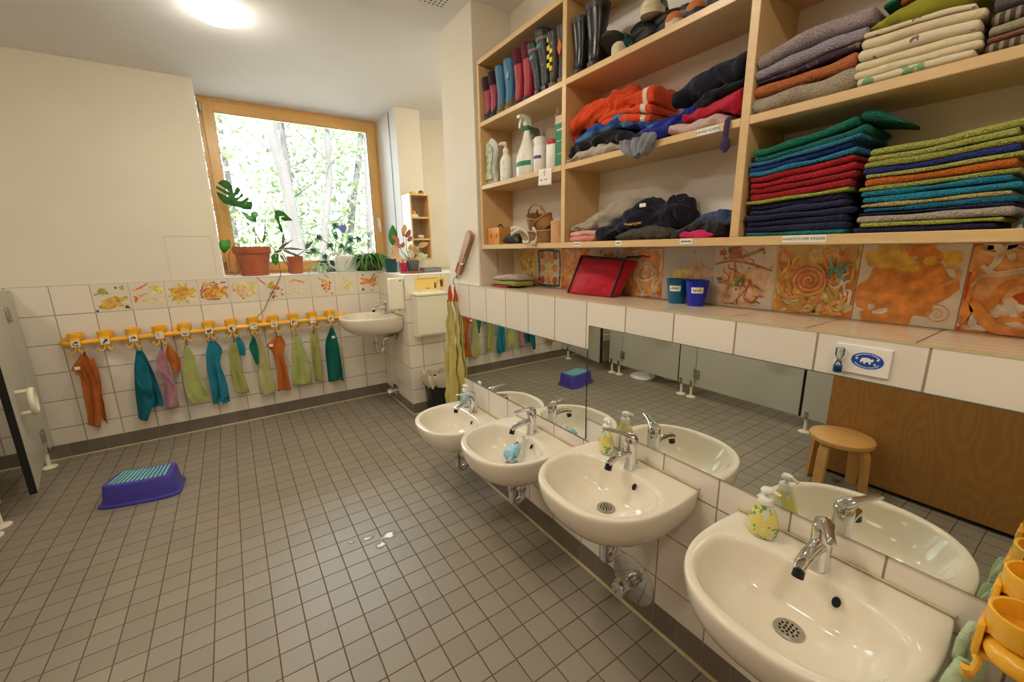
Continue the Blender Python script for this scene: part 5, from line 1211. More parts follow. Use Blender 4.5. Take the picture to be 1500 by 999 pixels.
boot('tall shiny black rubber boot, left one of the pair by the divider', 1.322, SH2, 0.208, B_blk, B_grey, w=0.78, cuff=B_grey, cuff_h=0.014, group=g2)
boot('tall shiny black rubber boot, right one of the pair, wider seen', 1.245, SH2, 0.224, B_blk, B_grey, w=0.98, cuff=B_grey, cuff_h=0.014, group=g2)
def shoe(label, y, z, mat, sole, L=0.17, w=0.036, h=0.07, strap=None, rot=None, x=None, toe=None, group=g2):
    x0 = XC + 0.006
    t = thing('child_shoe', label, 'shoe', (x0 + L / 2, y, z), group)
    m = MB(); prof = [(0.0, 0.016, 0.012, 0.3), (0.012, 0.036, 0.010, .72), (0.04, 0.052, .01, .98), (0.07, 0.060, .01, 1.0), (0.10, h, .01, .9), (0.14, h * 1.02, .01, .88), (0.162, h * 1.0, .012, .75), (0.17, h * 0.7, .014, .4)]
    rings = []
    for xx, zt, zb, ww in prof:
        rings.append([(x0 + xx * L / .17, y + w * ww * math.copysign(abs(math.cos(2 * PI * i / 20)) ** .8, math.cos(2 * PI * i / 20)), z + (zt + zb) / 2 + (zt - zb) / 2 * math.sin(2 * PI * i / 20)) for i in range(20)])
    m.loft(rings); m.build('upper', mat, t, sharp=None, mods=[('sub', 1)])
    m = MB(); o = [(0.5 * L + 0.5 * L * 1.02 * math.copysign(abs(math.cos(2 * PI * i / 32)) ** .85, math.cos(2 * PI * i / 32)), w * 1.06 * math.copysign(abs(math.sin(2 * PI * i / 32)) ** .7, math.sin(2 * PI * i / 32))) for i in range(32)]
    m.loft([[(x0 + a, y + b, z + zz) for a, b in o] for zz in (0, 0.016, 0.019)]); m.build('sole', sole, t)
    m = MB(); m.loft([[(x0 + 0.118 * L / .17 + 0.04 * math.cos(2 * PI * i / 20), y + 0.023 * math.sin(2 * PI * i / 20), z + h * 1.0 + dz) for i in range(20)] for dz in (-0.008, 0.004)]); m.build('opening', M_dark, t)
    if strap:
        for xx in (0.06, 0.088):
            m = MB(); m.tube([(x0 + xx, y + w * 1.0 * math.cos(PI * i / 10), z + 0.014 + (0.052) * math.sin(PI * i / 10)) for i in range(11)], 0.008, 8, flat=0.35); m.build('strap', strap, t)
    if toe:
        m = MB(); m.ball((x0 + 0.026, y, z + 0.022), 0.03, w * .86, 0.024); m.build('toe_cap', toe, t)
    if rot: t.rotation_euler = rot
    return t
S_olive = simple('dark_olive_suede', (52, 48, 40), rough=0.85); S_cream = simple('cream_leather', (206, 196, 166), rough=0.5); S_tealf = speckle('teal_flower_print', (24, 78, 84), [((120, 160, 160), 0.6, 60.0)], rough=0.6); S_black = simple('black_shoe_rubber', (22, 21, 22), rough=0.55)
S_or = simple('orange_shoe', (190, 112, 60), rough=0.6); S_gr = simple('grey_shoe', (150, 148, 146), rough=0.6); S_nav = simple('navy_shoe', (36, 38, 56), rough=0.6)
shoe('dark olive suede shoe standing on its heel against the black boots', 1.185, SH2 + 0.042, S_olive, S_olive, L=0.15, h=0.075, rot=(0, math.radians(32), 0), strap=S_tealf)
shoe('small teal flowered shoe with cream toe beside the olive shoe', 1.122, SH2, S_tealf, S_cream, L=0.15, w=0.03, h=0.07, toe=S_cream)
for y, lab in ((1.062, 'black shoe lying on its side with its sole to the front, left of its pair'), (0.972, 'black shoe lying on its side with its sole to the front, right of its pair')):
    sh = shoe(lab, y, SH2 + 0.030, S_black, S_black, L=0.16, w=0.044, h=0.07); sh.rotation_euler = (math.radians(-16), math.radians(4), math.radians(62)); sh.location.x = XC + 0.10
shoe('teal flowered shoe with cream top lying on the black pair', 1.02, SH2 + 0.085, S_tealf, S_cream, L=0.15, w=0.036, h=0.07, toe=S_cream, rot=(0, math.radians(-8), math.radians(24)))
shoe('orange and grey sandal with navy straps, left of its pair', 0.905, SH2, S_gr, S_cream, L=0.16, w=0.032, h=0.075, strap=S_nav, toe=S_or)
shoe('orange and grey sandal with navy straps, right of its pair', 0.835, SH2, S_gr, S_nav, L=0.16, w=0.032, h=0.075, strap=S_nav, toe=S_or)
shoe('cream leather shoe at the right of the top middle shelf', 0.765, SH2, S_cream, S_black, L=0.16, w=0.036, h=0.07)
shoe('cream leather shoe with dark sole next to the right divider', 0.69, SH2, S_cream, S_black, L=0.16, w=0.034, h=0.07)

# ================================================================ cleaning bottles, left bay
M_gel = speckle('pale_green_pouch', (196, 208, 180), [((142, 170, 136), 0.56, 30.0), ((190, 60, 60), 0.74, 50.0)], rough=0.15)
t = thing('face_mask_pouch', 'clear pouch with a pale green figure-shaped content standing at the left of the bottle shelf', 'pouch', (1.23, 1.985, SH1 + 0.001))
pz = SH1 + 0.001
out = [(2.055, .004), (1.985, .004), (1.96, .012), (1.975, .07), (1.955, .13), (1.945, .18), (1.97, .215), (2.01, .235), (2.035, .215), (2.04, .17), (2.028, .10), (2.045, .04)]
ou = [cat1([(a, b) for a, b in out + out[:1]], i / 48) for i in range(48)]
cy, cz = 1.997, .11
m = MB(); rings = []
for s, d in ((1.0, 0.0), (0.9, -0.012), (0.6, -0.02), (0.2, -0.022)): rings.append([(1.235 + d, cy + (a - cy) * s, pz + cz + (b - cz) * s) for a, b in ou])
m.loft(rings, cap0=False); rings = []
for s, d in ((1.0, 0.0), (0.9, 0.012), (0.6, 0.02), (0.2, 0.022)): rings.append([(1.235 + d, cy + (a - cy) * s, pz + cz + (b - cz) * s) for a, b in ou])
m.loft(rings, cap0=False); m.build('pouch_film', simple('clear_film', (216, 222, 212), rough=0.12), t)
m = MB(); m.prism([(1.209, cy + (a - cy) * .74, pz + cz + (b - cz) * .78) for a, b in ou], (0.003, 0, 0)); m.build('filling', M_gel, t, smooth=False)
def bottle(name, label, x, y, z, prof, mats, sx=1.0, lab=None, extra=None, cat='bottle'):
    t = thing(name, label, cat, (x, y, z)); m = MB(); m.lathe(prof, (x, y, z), 36, sx=sx); m.build('bottle', mats[0], t, sharp=50)
    if lab:
        r, z0, z1, mt = lab; m = MB(); rows = []
        for i in range(17):
            a = math.radians(180 - 62 + 124 * i / 16); rows.append([(x + sx * (r + .0006) * math.cos(a), y + (r + .0006) * math.sin(a), z + zz) for zz in (z0, z1)])
        m.loft(rows, closed=False); m.build('label', mt, t)
    return t
M_hdpe = simple('translucent_white_plastic', (226, 226, 212), rough=0.3); M_green = simple('green_print', (22, 120, 76), rough=0.5); M_printed = speckle('printed_label', (234, 232, 224), [((120, 124, 140), 0.62, 140.0)], rough=0.5)
t = bottle('pump_dispenser', 'white hand disinfectant bottle with pump and printed label', 1.225, 1.858, SH1 + .001, [(.034, 0), (.0365, .003), (.0365, .085), (.034, .105), (.022, .122), (.016, .126), (.016, .14), (.005, .142)], (M_hdpe,), sx=.7, lab=(.0365, .012, .098, M_printed))
m = MB(); m.cyl((1.225, 1.858, SH1 + .14), (1.225, 1.858, SH1 + .172), .006, n=12); m.tube([(1.225, 1.858, SH1 + .176), (1.205, 1.862, SH1 + .178), (1.192, 1.866, SH1 + .17)], [.011, .008, .005], 12); m.lathe([(.016, .14), (.013, .152), (.008, .156)], (1.225, 1.858, SH1 + .001), 20); m.build('pump_head', M_white, t)
t = bottle('spray_bottle', 'large milky spray bottle with green label and white trigger', 1.245, 1.705, SH1 + .001, [(.062, 0), (.0655, .004), (.0655, .082), (.058, .105), (.034, .15), (.021, .185), (.0185, .205), (.0185, .212)], (M_hdpe,), sx=.68, lab=(.0655, .045, .066, M_green))
m = MB(); m.lathe([(.0205, .205), (.0205, .222), (.014, .226)], (1.245, 1.705, SH1 + .001), 24); m.build('collar', M_green, t)
m = MB(); zz = SH1 + .222
hp_ = [(0.018, .0), (.02, .028), (.012, .048), (-.03, .05), (-.05, .044), (-.05, .032), (-.03, .03), (-.016, .022), (-.014, .0)]
m.prism([(1.245 + a, 1.705 - .013, zz + b) for a, b in hp_], (0, .026, 0)); m.build('trigger_head', M_white, t, smooth=False, mods=[('bevel', .003)])
m = MB(); m.tube([(1.215, 1.705, zz + .03), (1.208, 1.705, zz + .01), (1.203, 1.705, zz - .012)], [.006, .007, .006], 10); m.build('trigger', M_white, t)
bottle('small_bottle', 'small bottle with lime cap half hidden behind the spray bottle', 1.33, 1.80, SH1 + .001, [(.026, 0), (.028, .004), (.028, .12), (.018, .14), (.0135, .145), (.0135, .17), (.004, .172)], (simple('lime_cap_bottle', (150, 176, 110), rough=.3),))
t = bottle('grey_spray_bottle', 'grey-headed bottle behind the disinfectant pump', 1.335, 1.755, SH1 + .001, [(.03, 0), (.032, .004), (.032, .14), (.016, .17), (.0135, .19)], (M_hdpe,))
m = MB(); m.prism([(1.335 + a, 1.745, SH1 + .19 + b) for a, b in hp_], (0, .022, 0)); m.build('trigger_head', simple('grey_trigger', (120, 116, 108), rough=.4), t, smooth=False)
t = bottle('spray_can', 'white spray can with domed cap and small blue mark', 1.222, 1.575, SH1 + .001, [(.026, 0), (.0285, .003), (.0285, .108), (.026, .113)], (M_white,), lab=(.0285, .055, .068, simple('violet_blue_mark', (70, 66, 130), rough=.5)))
m = MB(); m.lathe([(.0255, .112), (.026, .116), (.026, .138), (.024, .146), (.012, .15), (.002, .151)], (1.222, 1.575, SH1 + .001), 32); m.build('cap', M_white, t)
bottle('small_tube', 'narrow white tube beside the spray can', 1.26, 1.527, SH1 + .001, [(.015, 0), (.016, .003), (.016, .10), (.012, .11), (.004, .112)], (M_white,))
t = bottle('wipes_tub', 'white tub with a red lid next to the green box', 1.225, 1.485, SH1 + .001, [(.0285, 0), (.0305, .003), (.0305, .098), (.029, .1)], (M_white,))
m = MB(); m.lathe([(.0318, .098), (.0322, .1), (.0322, .113), (.029, .117), (.002, .117)], (1.225, 1.485, SH1 + .001), 32); m.build('lid', simple('red_lid', (178, 30, 40), rough=.4), t)
t = thing('green_carton', 'tall green and white carton leaning at the bay divider', 'carton', (1.27, 1.428, SH1 + .001))
M_cart = simple('green_carton_board', (18, 122, 78), rough=.5)
m = MB(); m.box(1.205, 1.33, 1.392, 1.448, SH1 + .001, SH1 + .168); m.build('carton', M_cart, t, smooth=False)
m = MB(); m.box(1.2045, 1.3305, 1.3915, 1.4485, SH1 + .168, SH1 + .198); m.build('carton_top', simple('cream_board', (206, 190, 158), rough=.7), t, smooth=False)
m = MB(); m.prism([(1.206, 1.448, SH1 + .198), (1.33, 1.448, SH1 + .198), (1.33, 1.44, SH1 + .235), (1.206, 1.44, SH1 + .235)], (0, -.001, 0)); m.build('open_flap', simple('cream_board2', (206, 188, 150), rough=.7), t, smooth=False)
m = MB()
for i in range(9): m.box(1.2042, 1.2049, 1.437 - i * .0042, 1.4395 - i * .0042, SH1 + .140, SH1 + .145 + .003 * (i % 2))
for z in (.05, .1): m.box(1.2042, 1.2049, 1.405, 1.44, SH1 + z, SH1 + z + .0015)
m.build('print', M_white, t, smooth=False)
t = thing('paper_note', 'white paper note with red scribble hanging over the edge of the bottle shelf', 'note', (XC - .001, 1.49, SH1 - .07))
m = MB(); m.grid(lambda u, v: Vector((XC - .0022 - .004 * v * v * (1 + .6 * math.sin(5 * u)), 1.532 - .088 * u, SH1 + .004 - .068 * v - .006 * u)), 8, 8); m.build('paper', M_paper, t, mods=[('solid', .0006)])
m = MB(); M_rink = simple('red_pen', (206, 96, 90), rough=.8); rp = random.Random(4)
m.tube([(XC - .006, 1.49 + .004 * math.cos(a * .7), SH1 - .018 + .009 * math.sin(a * .7)) for a in range(9)], .0008, 5); m.tube([(XC - .0055, 1.49, SH1 - .008), (XC - .0055, 1.488, SH1 - .002)], .0008, 5)
for w in range(2): m.tube([(XC - .0078, 1.517 - w * .028 - .0022 * i, SH1 - .044 + .004 * math.sin(i * 2.1 + w)) for i in range(10)], .0007, 5)
m.build('scribble', M_rink, t)

# ================================================================ left bay, bottom: first aid box, pouch, baskets, carton
t = thing('first_aid_box', 'orange wooden box with red crosses and black handle in the bottom left corner', 'box', (1.26, 1.965, SH0 + .001))
M_obox = wood('orange_wood', (218, 152, 58), (190, 120, 38), 'y')
m = MB(); m.box(1.205, 1.30, 1.905, 2.02, SH0 + .001, SH0 + .088, bevel=.003); m.build('box', M_obox, t, smooth=False)
m = MB()
for y in (1.985, 1.93): m.box(1.2035, 1.2052, y - .011, y + .011, SH0 + .042, SH0 + .048); m.box(1.2035, 1.2052, y - .003, y + .003, SH0 + .033, SH0 + .057)
m.build('red_cross', simple('red_cross_paint', (206, 40, 36), rough=.5), t, smooth=False)
m = MB(); m.tube([(1.25, 1.985 - .046 * k / 8, SH0 + .088 + .017 * math.sin(PI * k / 8)) for k in range(9)], .004, 8); m.build('handle', M_black, t)
M_pouch = speckle('dark_confetti_pouch', (42, 46, 44), [((120, 60, 52), .58, 60.0), ((90, 120, 96), .6, 70.0)], rough=.9)
soft('patterned_pouch', M_pouch, [(1.868, SH0 + .001, SH0 + .03, 1.2, 1.3), (1.83, SH0 + .001, SH0 + .055, 1.195, 1.31), (1.77, SH0 + .001, SH0 + .05, 1.195, 1.31), (1.715, SH0 + .001, SH0 + .02, 1.2, 1.3)], 'dark patterned pouch between first aid box and wicker basket', 'pouch', seed=90, amp=.008)
M_wick = weave('willow_wicker', (204, 156, 98), (140, 98, 54)); M_wickl = weave('pale_wicker', (216, 178, 128), (160, 120, 76))
def basket(label, c, r0, r1, h, mat, rot, handle=True, sx=1.0, rows=14):
    t = thing('wicker_basket', label, 'basket', (0, 0, 0))
    m = MB(); n = 64; rings = []
    def rr_(r, z, k, th=0): return [((r + .0018 * math.cos(16 * 2 * PI * i / n + PI * (k % 2)) - th) * math.cos(2 * PI * i / n), (r + .0018 * math.cos(16 * 2 * PI * i / n + PI * (k % 2)) - th) * math.sin(2 * PI * i / n) * sx, z) for i in range(n)]
    for k in range(rows + 1): u = k / rows; rings.append(rr_(lerp(r0, r1, u ** .8), h * u, k))
    for k in range(rows, -1, -2): u = k / rows; rings.append(rr_(lerp(r0, r1, u ** .8), max(.004, h * u), k, .005))
    m.loft(rings); m.build('bowl', mat, t, sharp=None)
    m = MB(); m.tube([(r1 * math.cos(2 * PI * i / 40), r1 * sx * math.sin(2 * PI * i / 40), h + .001 + .001 * math.sin(i * PI)) for i in range(41)], .0045, 8, cap=False); m.build('rim', mat, t)
    if handle:
        m = MB(); m.tube([(0.0, r1 * sx * math.cos(PI * k / 16), h + r1 * 1.15 * math.sin(PI * k / 16)) for k in range(17)], .0042, 8); m.tube([(0.006, r1 * sx * math.cos(PI * k / 16), h + r1 * 1.15 * math.sin(PI * k / 16)) for k in range(17)], .003, 8); m.build('handle', mat, t)
    t.location = c; t.rotation_euler = rot; return t
b1 = basket('shallow pale wicker basket with white ribbon on the bottom shelf', (1.262, 1.632, SH0 + .001), .06, .082, .056, M_wickl, (0, math.radians(-4), 0), handle=False, sx=1.35)
m = MB()
rib = [(-.095, .10, .050), (-.094, .06, .062), (-.09, .02, .070), (-.094, -.03, .05), (-.098, -.05, .02), (-.10, -.03, .008), (-.10, .0, .014)]
pts = [cat1(rib, i / 20) for i in range(21)]
m.loft([[(a, b, c - .009), (a, b, c + .009)] for a, b, c in pts], closed=False)
pts = [cat1([(-.06, .115, .05), (-.08, .12, .07), (-.085, .085, .078), (-.07, .05, .072)], i / 10) for i in range(11)]
m.loft([[(a, b, c - .011), (a, b, c + .011)] for a, b, c in pts], closed=False)
pts = [cat1([(-.075, -.05, .055), (-.09, -.075, .068), (-.09, -.10, .05), (-.088, -.085, .012), (-.094, -.06, .004)], i / 14) for i in range(15)]
m.loft([[(a, b, c - .011), (a, b, c + .011)] for a, b, c in pts], closed=False)
BASE[b1.name] = Vector((0, 0, 0)); r_ = m.build('ribbon', cloth('cream_ribbon', (206, 194, 172)), b1, mods=[('solid', .0012)])
basket('small willow basket with hoop handle tipped on the shallow basket', (1.268, 1.668, SH0 + .066), .034, .05, .062, M_wick, (math.radians(14), math.radians(-16), 0.3))
basket('small willow basket lying tilted at the right on the shallow basket', (1.268, 1.572, SH0 + .066), .032, .048, .05, M_wick, (math.radians(-24), math.radians(-26), -0.3))
t = thing('cardboard_roll', 'plain cardboard tube standing beside the wicker baskets', 'carton', (1.24, 1.452, SH0 + .001))
m = MB(); m.lathe([(.037, 0), (.038, .001), (.038, .092), (.036, .093), (.001, .093)], (1.235, 1.452, SH0 + .001), 32); m.build('tube', simple('cardboard', (206, 160, 112), rough=.8), t)
one((lambda m: (m.tube([(1.33, 1.55, SH0 + .108), (1.33, 1.40, SH0 + .102)], .007, 10), m)[1])(MB()), 'black_rod', M_black, 'black rod resting behind the baskets against the divider', 'rod')

# ================================================================ sand timer board on the tiled strip
t = thing('timer_board', 'white board with blue oval sticker and sand timer on the tile above the near mirror', 'board', (XR, .34, 1.125))
m = MB(); m.box(XR - .006, XR - .0004, .256, .357, 1.1255, 1.191, bevel=.002); m.build('plate', M_white, t, smooth=False)
ty = .344
m = MB(); m.tube([(XR - .018, ty, 1.183), (XR - .018, ty, 1.181), (XR - .018, ty, 1.166), (XR - .018, ty, 1.157), (XR - .018, ty, 1.1535), (XR - .018, ty, 1.150), (XR - .018, ty, 1.140), (XR - .018, ty, 1.126), (XR - .018, ty, 1.124)], [.006, .0085, .0085, .005, .0022, .005, .0085, .0085, .006], 18, up=(1, 0, 0)); m.build('timer_glass', glass_mat('timer_glass', (.86, .92, .92, 1)), t)
m = MB(); m.tube([(XR - .018, ty, 1.1255), (XR - .018, ty, 1.127), (XR - .018, ty, 1.139), (XR - .018, ty, 1.141)], [.0055, .0078, .0078, .002], 16, up=(1, 0, 0)); m.build('sand', simple('blue_sand', (12, 96, 160), rough=.7), t)
m = MB(); m.cyl((XR - .018, ty, 1.151), (XR - .006, ty, 1.151), .003, n=10); m.cyl((XR - .018, ty, 1.1525), (XR - .018, ty, 1.156), .0035, n=12); m.build('clip', M_chromed, t)
m = MB(); oc = (XR - .0065, .296, 1.159)
m.disc(oc, .029, (-1, 0, 0), 40, ry=.0185)
m.mi = 1; x_ = XR - .0069
def wb(cy_, cz_, pts): m.prism([(x_, cy_ - a, cz_ + b) for a, b in pts], (.0004, 0, 0))
wb(.296, 1.159, [(-.012, .002), (-.009, .006), (-.003, .007), (.003, .0065), (.006, .004), (.010, .006), (.0115, .0025), (.0095, -.001), (.007, -.001), (.0065, -.007), (.0035, -.007), (.003, -.003), (-.002, -.003), (-.003, -.007), (-.006, -.007), (-.0065, -.003), (-.009, -.002), (-.010, -.006), (-.0125, -.004)])
for cy_, cz_ in ((.315, 1.162), (.278, 1.164), (.282, 1.153)):
    wb(cy_, cz_, [((.0034 if k % 2 == 0 else .0014) * math.sin(k * PI / 5), (.0034 if k % 2 == 0 else .0014) * math.cos(k * PI / 5)) for k in range(10)])
for s_ in (1, -1):
    for i in range(15):
        a = math.radians(-62 + i * 8.8); yy, zz = .296 + .0235 * math.sin(a), 1.159 + s_ * .0152 * math.cos(a)
        m.box(x_, x_ + .0004, yy - .0009, yy + .0009, zz - .0012, zz + .0012)
m.build('oval_sticker', [simple('royal_blue_sticker', (18, 76, 168), rough=.4), M_white], t, smooth=False)
# ================================================================ children's painted tiles
PAL = dict(yellow=(226, 178, 48), ochre=(206, 158, 40), pale=(236, 214, 110), orange=(222, 124, 38), apricot=(232, 158, 88), rust=(186, 78, 34), red=(196, 52, 34), dred=(140, 34, 24), olive=(150, 146, 42), green=(70, 100, 50), dgreen=(26, 62, 46), blue=(52, 64, 150), peach=(232, 188, 150), teal=(90, 150, 140), white=(226, 216, 198), bluegrey=(206, 204, 206))
def glaze(k):
    n = 'glaze_' + k
    return MATS.get(n) or simple(n, tuple(int(lerp(v, q, 0.0 if k == 'white' else 0.24)) for v, q in zip(PAL[k], (232, 220, 200))), rough=0.14, var=0.3, vscale=38.0)
def painted_tile(parent, O, U, N, size, seed, layers, label, ground='white', wash=None):
    O, U, N = Vector(O), Vector(U), Vector(N); V = Vector((0, 0, 1)); sw, sh = size
    names = []; rnd = random.Random(seed); m = MB(); lev = [0]
    def mi(k):
        if k not in names: names.append(k)
        return names.index(k) + 1
    def P(u, v, d=0.0): return O + U * (min(max(u, 0.01), 0.99) * sw) + V * (min(max(v, 0.01), 0.99) * sh) + N * (0.0006 + 0.00011 * lev[0] + d)
    g = 0.006
    m.mi = 0; m.prism([O + U * (a * sw) + V * (b * sh) - N * 0.0008 for a, b in ((g, g), (1 - g, g), (1 - g, 1 - g), (g, 1 - g))], N * 0.0011)
    def blob(u, v, r, irr, k, sx=1.0, rot=0.0, n=34):
        lev[0] += 1; m.mi = mi(k); ph = rnd.uniform(0, 99); c = m.v(P(u, v)); ring = []
        for i in range(n):
            a = 2 * PI * i / n; q = r * (1 + irr * (noise.noise(Vector((math.cos(a) * 1.4, math.sin(a) * 1.4, ph))) * 1.6 + 0.6 * noise.noise(Vector((math.cos(a) * 4, math.sin(a) * 4, ph)))))
            x, y = q * sx * math.cos(a), q * math.sin(a)
            ring.append(m.v(P(u + x * math.cos(rot) - y * math.sin(rot), v + x * math.sin(rot) + y * math.cos(rot))))
        for i in range(n): m.face((c, ring[i], ring[(i + 1) % n]))
    def stroke(pts, w, k, jit=0.0):
        lev[0] += 1; m.mi = mi(k); n = max(8, len(pts) * 5); q = [cat1(pts, i / n) for i in range(n + 1)]; rows = []
        for i, p in enumerate(q):
            a, b = q[max(i - 1, 0)], q[min(i + 1, n)]; dx, dy = b[0] - a[0], b[1] - a[1]; L = math.hypot(dx, dy) or 1; ww = w * (0.65 + 0.35 * math.sin(PI * i / n)) * (1 + jit * rnd.uniform(-1, 1))
            rows.append([P(p[0] - dy / L * ww, p[1] + dx / L * ww), P(p[0] + dy / L * ww, p[1] - dx / L * ww)])
        m.loft(rows, closed=False)
    def spiral(u, v, r, turns, w, k): stroke([(u + r * (i / (turns * 10)) * math.cos(i * 2 * PI / 10), v + r * (i / (turns * 10)) * math.sin(i * 2 * PI / 10)) for i in range(int(turns * 10) + 1)], w, k)
    for L_ in layers:
        op, a = L_[0], L_[1:]
        if op == 'blob': blob(*a)
        elif op == 'stroke': stroke(*a)
        elif op == 'spiral': spiral(*a)
        elif op == 'splat':      # n, colours, rmin, rmax, box
            n, ks, r0, r1, (u0, u1, v0, v1) = a
            for _ in range(n): blob(rnd.uniform(u0, u1), rnd.uniform(v0, v1), rnd.uniform(r0, r1), 0.35, rnd.choice(ks), rnd.uniform(.7, 1.5), rnd.uniform(0, 3), 14)
        elif op == 'squig':      # n, colours, len, w, box
            n, ks, ln, w, (u0, u1, v0, v1) = a
            for _ in range(n):
                u, v = rnd.uniform(u0, u1), rnd.uniform(v0, v1); d = rnd.uniform(0, 2 * PI); pts = [(u, v)]
                for s_ in range(4): d += rnd.uniform(-1.3, 1.3); u += ln * math.cos(d); v += ln * math.sin(d); pts.append((min(max(u, u0), u1), min(max(v, v0), v1)))
                stroke(pts, w * rnd.uniform(.6, 1.3), rnd.choice(ks))
    gm = wash or (MATS.get('tile_ground_' + ground) or simple('tile_ground_' + ground, PAL[ground], rough=0.12, var=0.03, vscale=12))
    bmesh.ops.triangulate(m.b, faces=m.b.faces[:])
    o = m.build('painted_tile', [gm] + [glaze(k) for k in names], parent, smooth=False); o['label'] = label; return o
W_yel = speckle('wash_yellow', (228, 206, 150), [((232, 198, 104), .52, 14.0)], rough=.14); W_or = speckle('wash_orange', (224, 150, 84), [((214, 116, 48), .52, 16.0), ((232, 196, 150), .62, 20.0)], rough=.14)
W_red = speckle('wash_red_orange', (222, 138, 84), [((206, 90, 44), .52, 12.0), ((232, 206, 182), .56, 16.0)], rough=.14); W_yo = speckle('wash_yellow_orange', (226, 188, 96), [((220, 142, 56), .54, 12.0), ((234, 214, 150), .6, 22.0)], rough=.14)
full = (.05, .95, .05, .95)
bx = lambda k: (-1.023 + 0.2 * k, YB - 0.0004, ZT - 0.198)
def bt(k, seed, layers, label, **kw): painted_tile(wall_back, bx(k), (1, 0, 0), (0, -1, 0), (0.2, 0.198), seed, layers, label, **kw)
bt(1, 1, [('blob', .48, .32, .19, .5, 'ochre', 1.7, .1), ('stroke', [(.12, .16), (.3, .3), (.5, .34)], .05, 'ochre'), ('stroke', [(.6, .34), (.8, .42), (.92, .5)], .06, 'ochre'), ('blob', .66, .36, .04, .3, 'rust'), ('blob', .3, .72, .13, .5, 'olive'), ('stroke', [(.05, .62), (.2, .66), (.34, .74)], .03, 'olive'), ('blob', .82, .82, .07, .5, 'olive'), ('blob', .66, .84, .04, .4, 'green'), ('blob', .86, .12, .06, .6, 'dgreen'), ('blob', .06, .05, .04, .5, 'dgreen'), ('splat', 14, ['pale', 'olive'], .006, .018, full)], 'tile with green and ochre animal shapes')
bt(2, 2, [('stroke', [(.1, .7), (.3, .78), (.55, .95)], .035, 'apricot', .4), ('stroke', [(.2, .75), (.4, .84), (.5, .9)], .018, 'red'), ('blob', .78, .72, .17, .3, 'pale', 1.3), ('stroke', [(.1, .25), (.3, .5), (.5, .58)], .03, 'apricot', .4), ('stroke', [(.12, .3), (.16, .42), (.1, .5)], .03, 'red', .5), ('stroke', [(.3, .3), (.55, .35), (.9, .25)], .05, 'pale', .4), ('splat', 16, ['apricot', 'red', 'pale'], .006, .02, (.05, .7, .05, .6))], 'tile with pale red and yellow splashes')
bt(3, 3, [('blob', .5, .52, .27, .35, 'yellow', 1.2)] + [('stroke', [(.5, .5), (.5 + .3 * math.cos(a), .5 + .3 * math.sin(a)), (.5 + .44 * math.cos(a + .1), .5 + .42 * math.sin(a + .1))], .03, 'ochre' if i % 2 else 'yellow', .4) for i, a in enumerate([.4, 1.1, 1.7, 2.6, 3.3, 3.7, 4.2, 5.0, 5.8])] + [('spiral', .5, .55, .2, 2.6, .018, 'orange')], 'tile with a yellow sun spiral')
bt(4, 4, [('blob', .5, .5, .2, .6, 'orange', 1.7, .15), ('blob', .7, .45, .16, .5, 'yellow', 1.4, .2), ('squig', 22, ['red', 'orange', 'rust', 'yellow'], .1, .022, (.08, .9, .2, .85)), ('splat', 10, ['red'], .008, .02, full)], 'tile with red and orange brush dashes')
bt(5, 5, [('blob', .5, .5, .3, .4, 'pale', 1.25), ('blob', .45, .5, .2, .5, 'peach', 1.3), ('squig', 10, ['pale', 'peach', 'apricot'], .12, .025, (.1, .9, .15, .85))], 'tile with a faint peach and yellow wash')
bt(6, 6, [('stroke', [(.0, .98), (.14, .82), (.3, .66)], .022, 'red', .3), ('blob', .5, .6, .12, .5, 'olive'), ('blob', .62, .5, .09, .5, 'orange'), ('splat', 9, ['red', 'dred'], .02, .045, (.45, .95, .1, .5)), ('splat', 8, ['olive', 'yellow'], .02, .05, (.35, .75, .5, .85)), ('blob', .42, .25, .06, .5, 'apricot')], 'tile with red and olive dots and a diagonal streak')
bt(7, 7, [('stroke', [(.15, .72), (.35, .8), (.6, .72), (.75, .66)], .05, 'apricot', .3), ('splat', 26, ['pale', 'yellow'], .012, .03, (.08, .92, .1, .6))], 'tile with pale orange stroke over yellow dots')
bt(8, 8, [('blob', .6, .5, .1, .5, 'yellow'), ('stroke', [(.35, .78), (.55, .7), (.7, .55), (.55, .35), (.6, .15)], .05, 'yellow', .4), ('splat', 14, ['red', 'orange', 'rust'], .02, .05, (.4, .85, .1, .7)), ('splat', 5, ['olive', 'green'], .02, .035, (.3, .9, .65, .95))], 'tile with yellow and red blots')
bt(9, 9, [('stroke', [(.5, .2), (.5 + .32 * math.cos(a), .5 + .34 * math.sin(a))], .03, 'pale', .3) for a in (.5, 1.0, 1.5, 2.0, 2.6)] + [('splat', 16, ['pale', 'yellow'], .015, .03, (.15, .85, .15, .9))], 'tile with faint yellow rays')
bt(10, 10, [('blob', .42, .58, .15, .5, 'orange', 2.0, -.1), ('stroke', [(.3, .62), (.55, .5), (.75, .35)], .08, 'orange', .3), ('stroke', [(.55, .6), (.8, .66), (.92, .8)], .05, 'orange', .4), ('blob', .62, .4, .07, .5, 'peach'), ('blob', .22, .2, .07, .5, 'blue'), ('blob', .26, .86, .04, .3, 'blue'), ('blob', .62, .14, .03, .4, 'blue'), ('blob', .72, .32, .03, .4, 'red'), ('stroke', [(.68, .35), (.8, .42), (.92, .44)], .025, 'rust')], 'tile with an orange bird shape and blue spots')
EY = [2.0303, 1.829, 1.628, 1.4255, 1.2255, 1.0225, .818, .618, .4115, .211, .01]
def rt(i, seed, layers, label, **kw): painted_tile(recess, (XB - 0.0064, EY[i], ZL + 0.0015), (0, -1, 0), (-1, 0, 0), (EY[i] - EY[i + 1], 0.2), seed, layers, label, **kw)
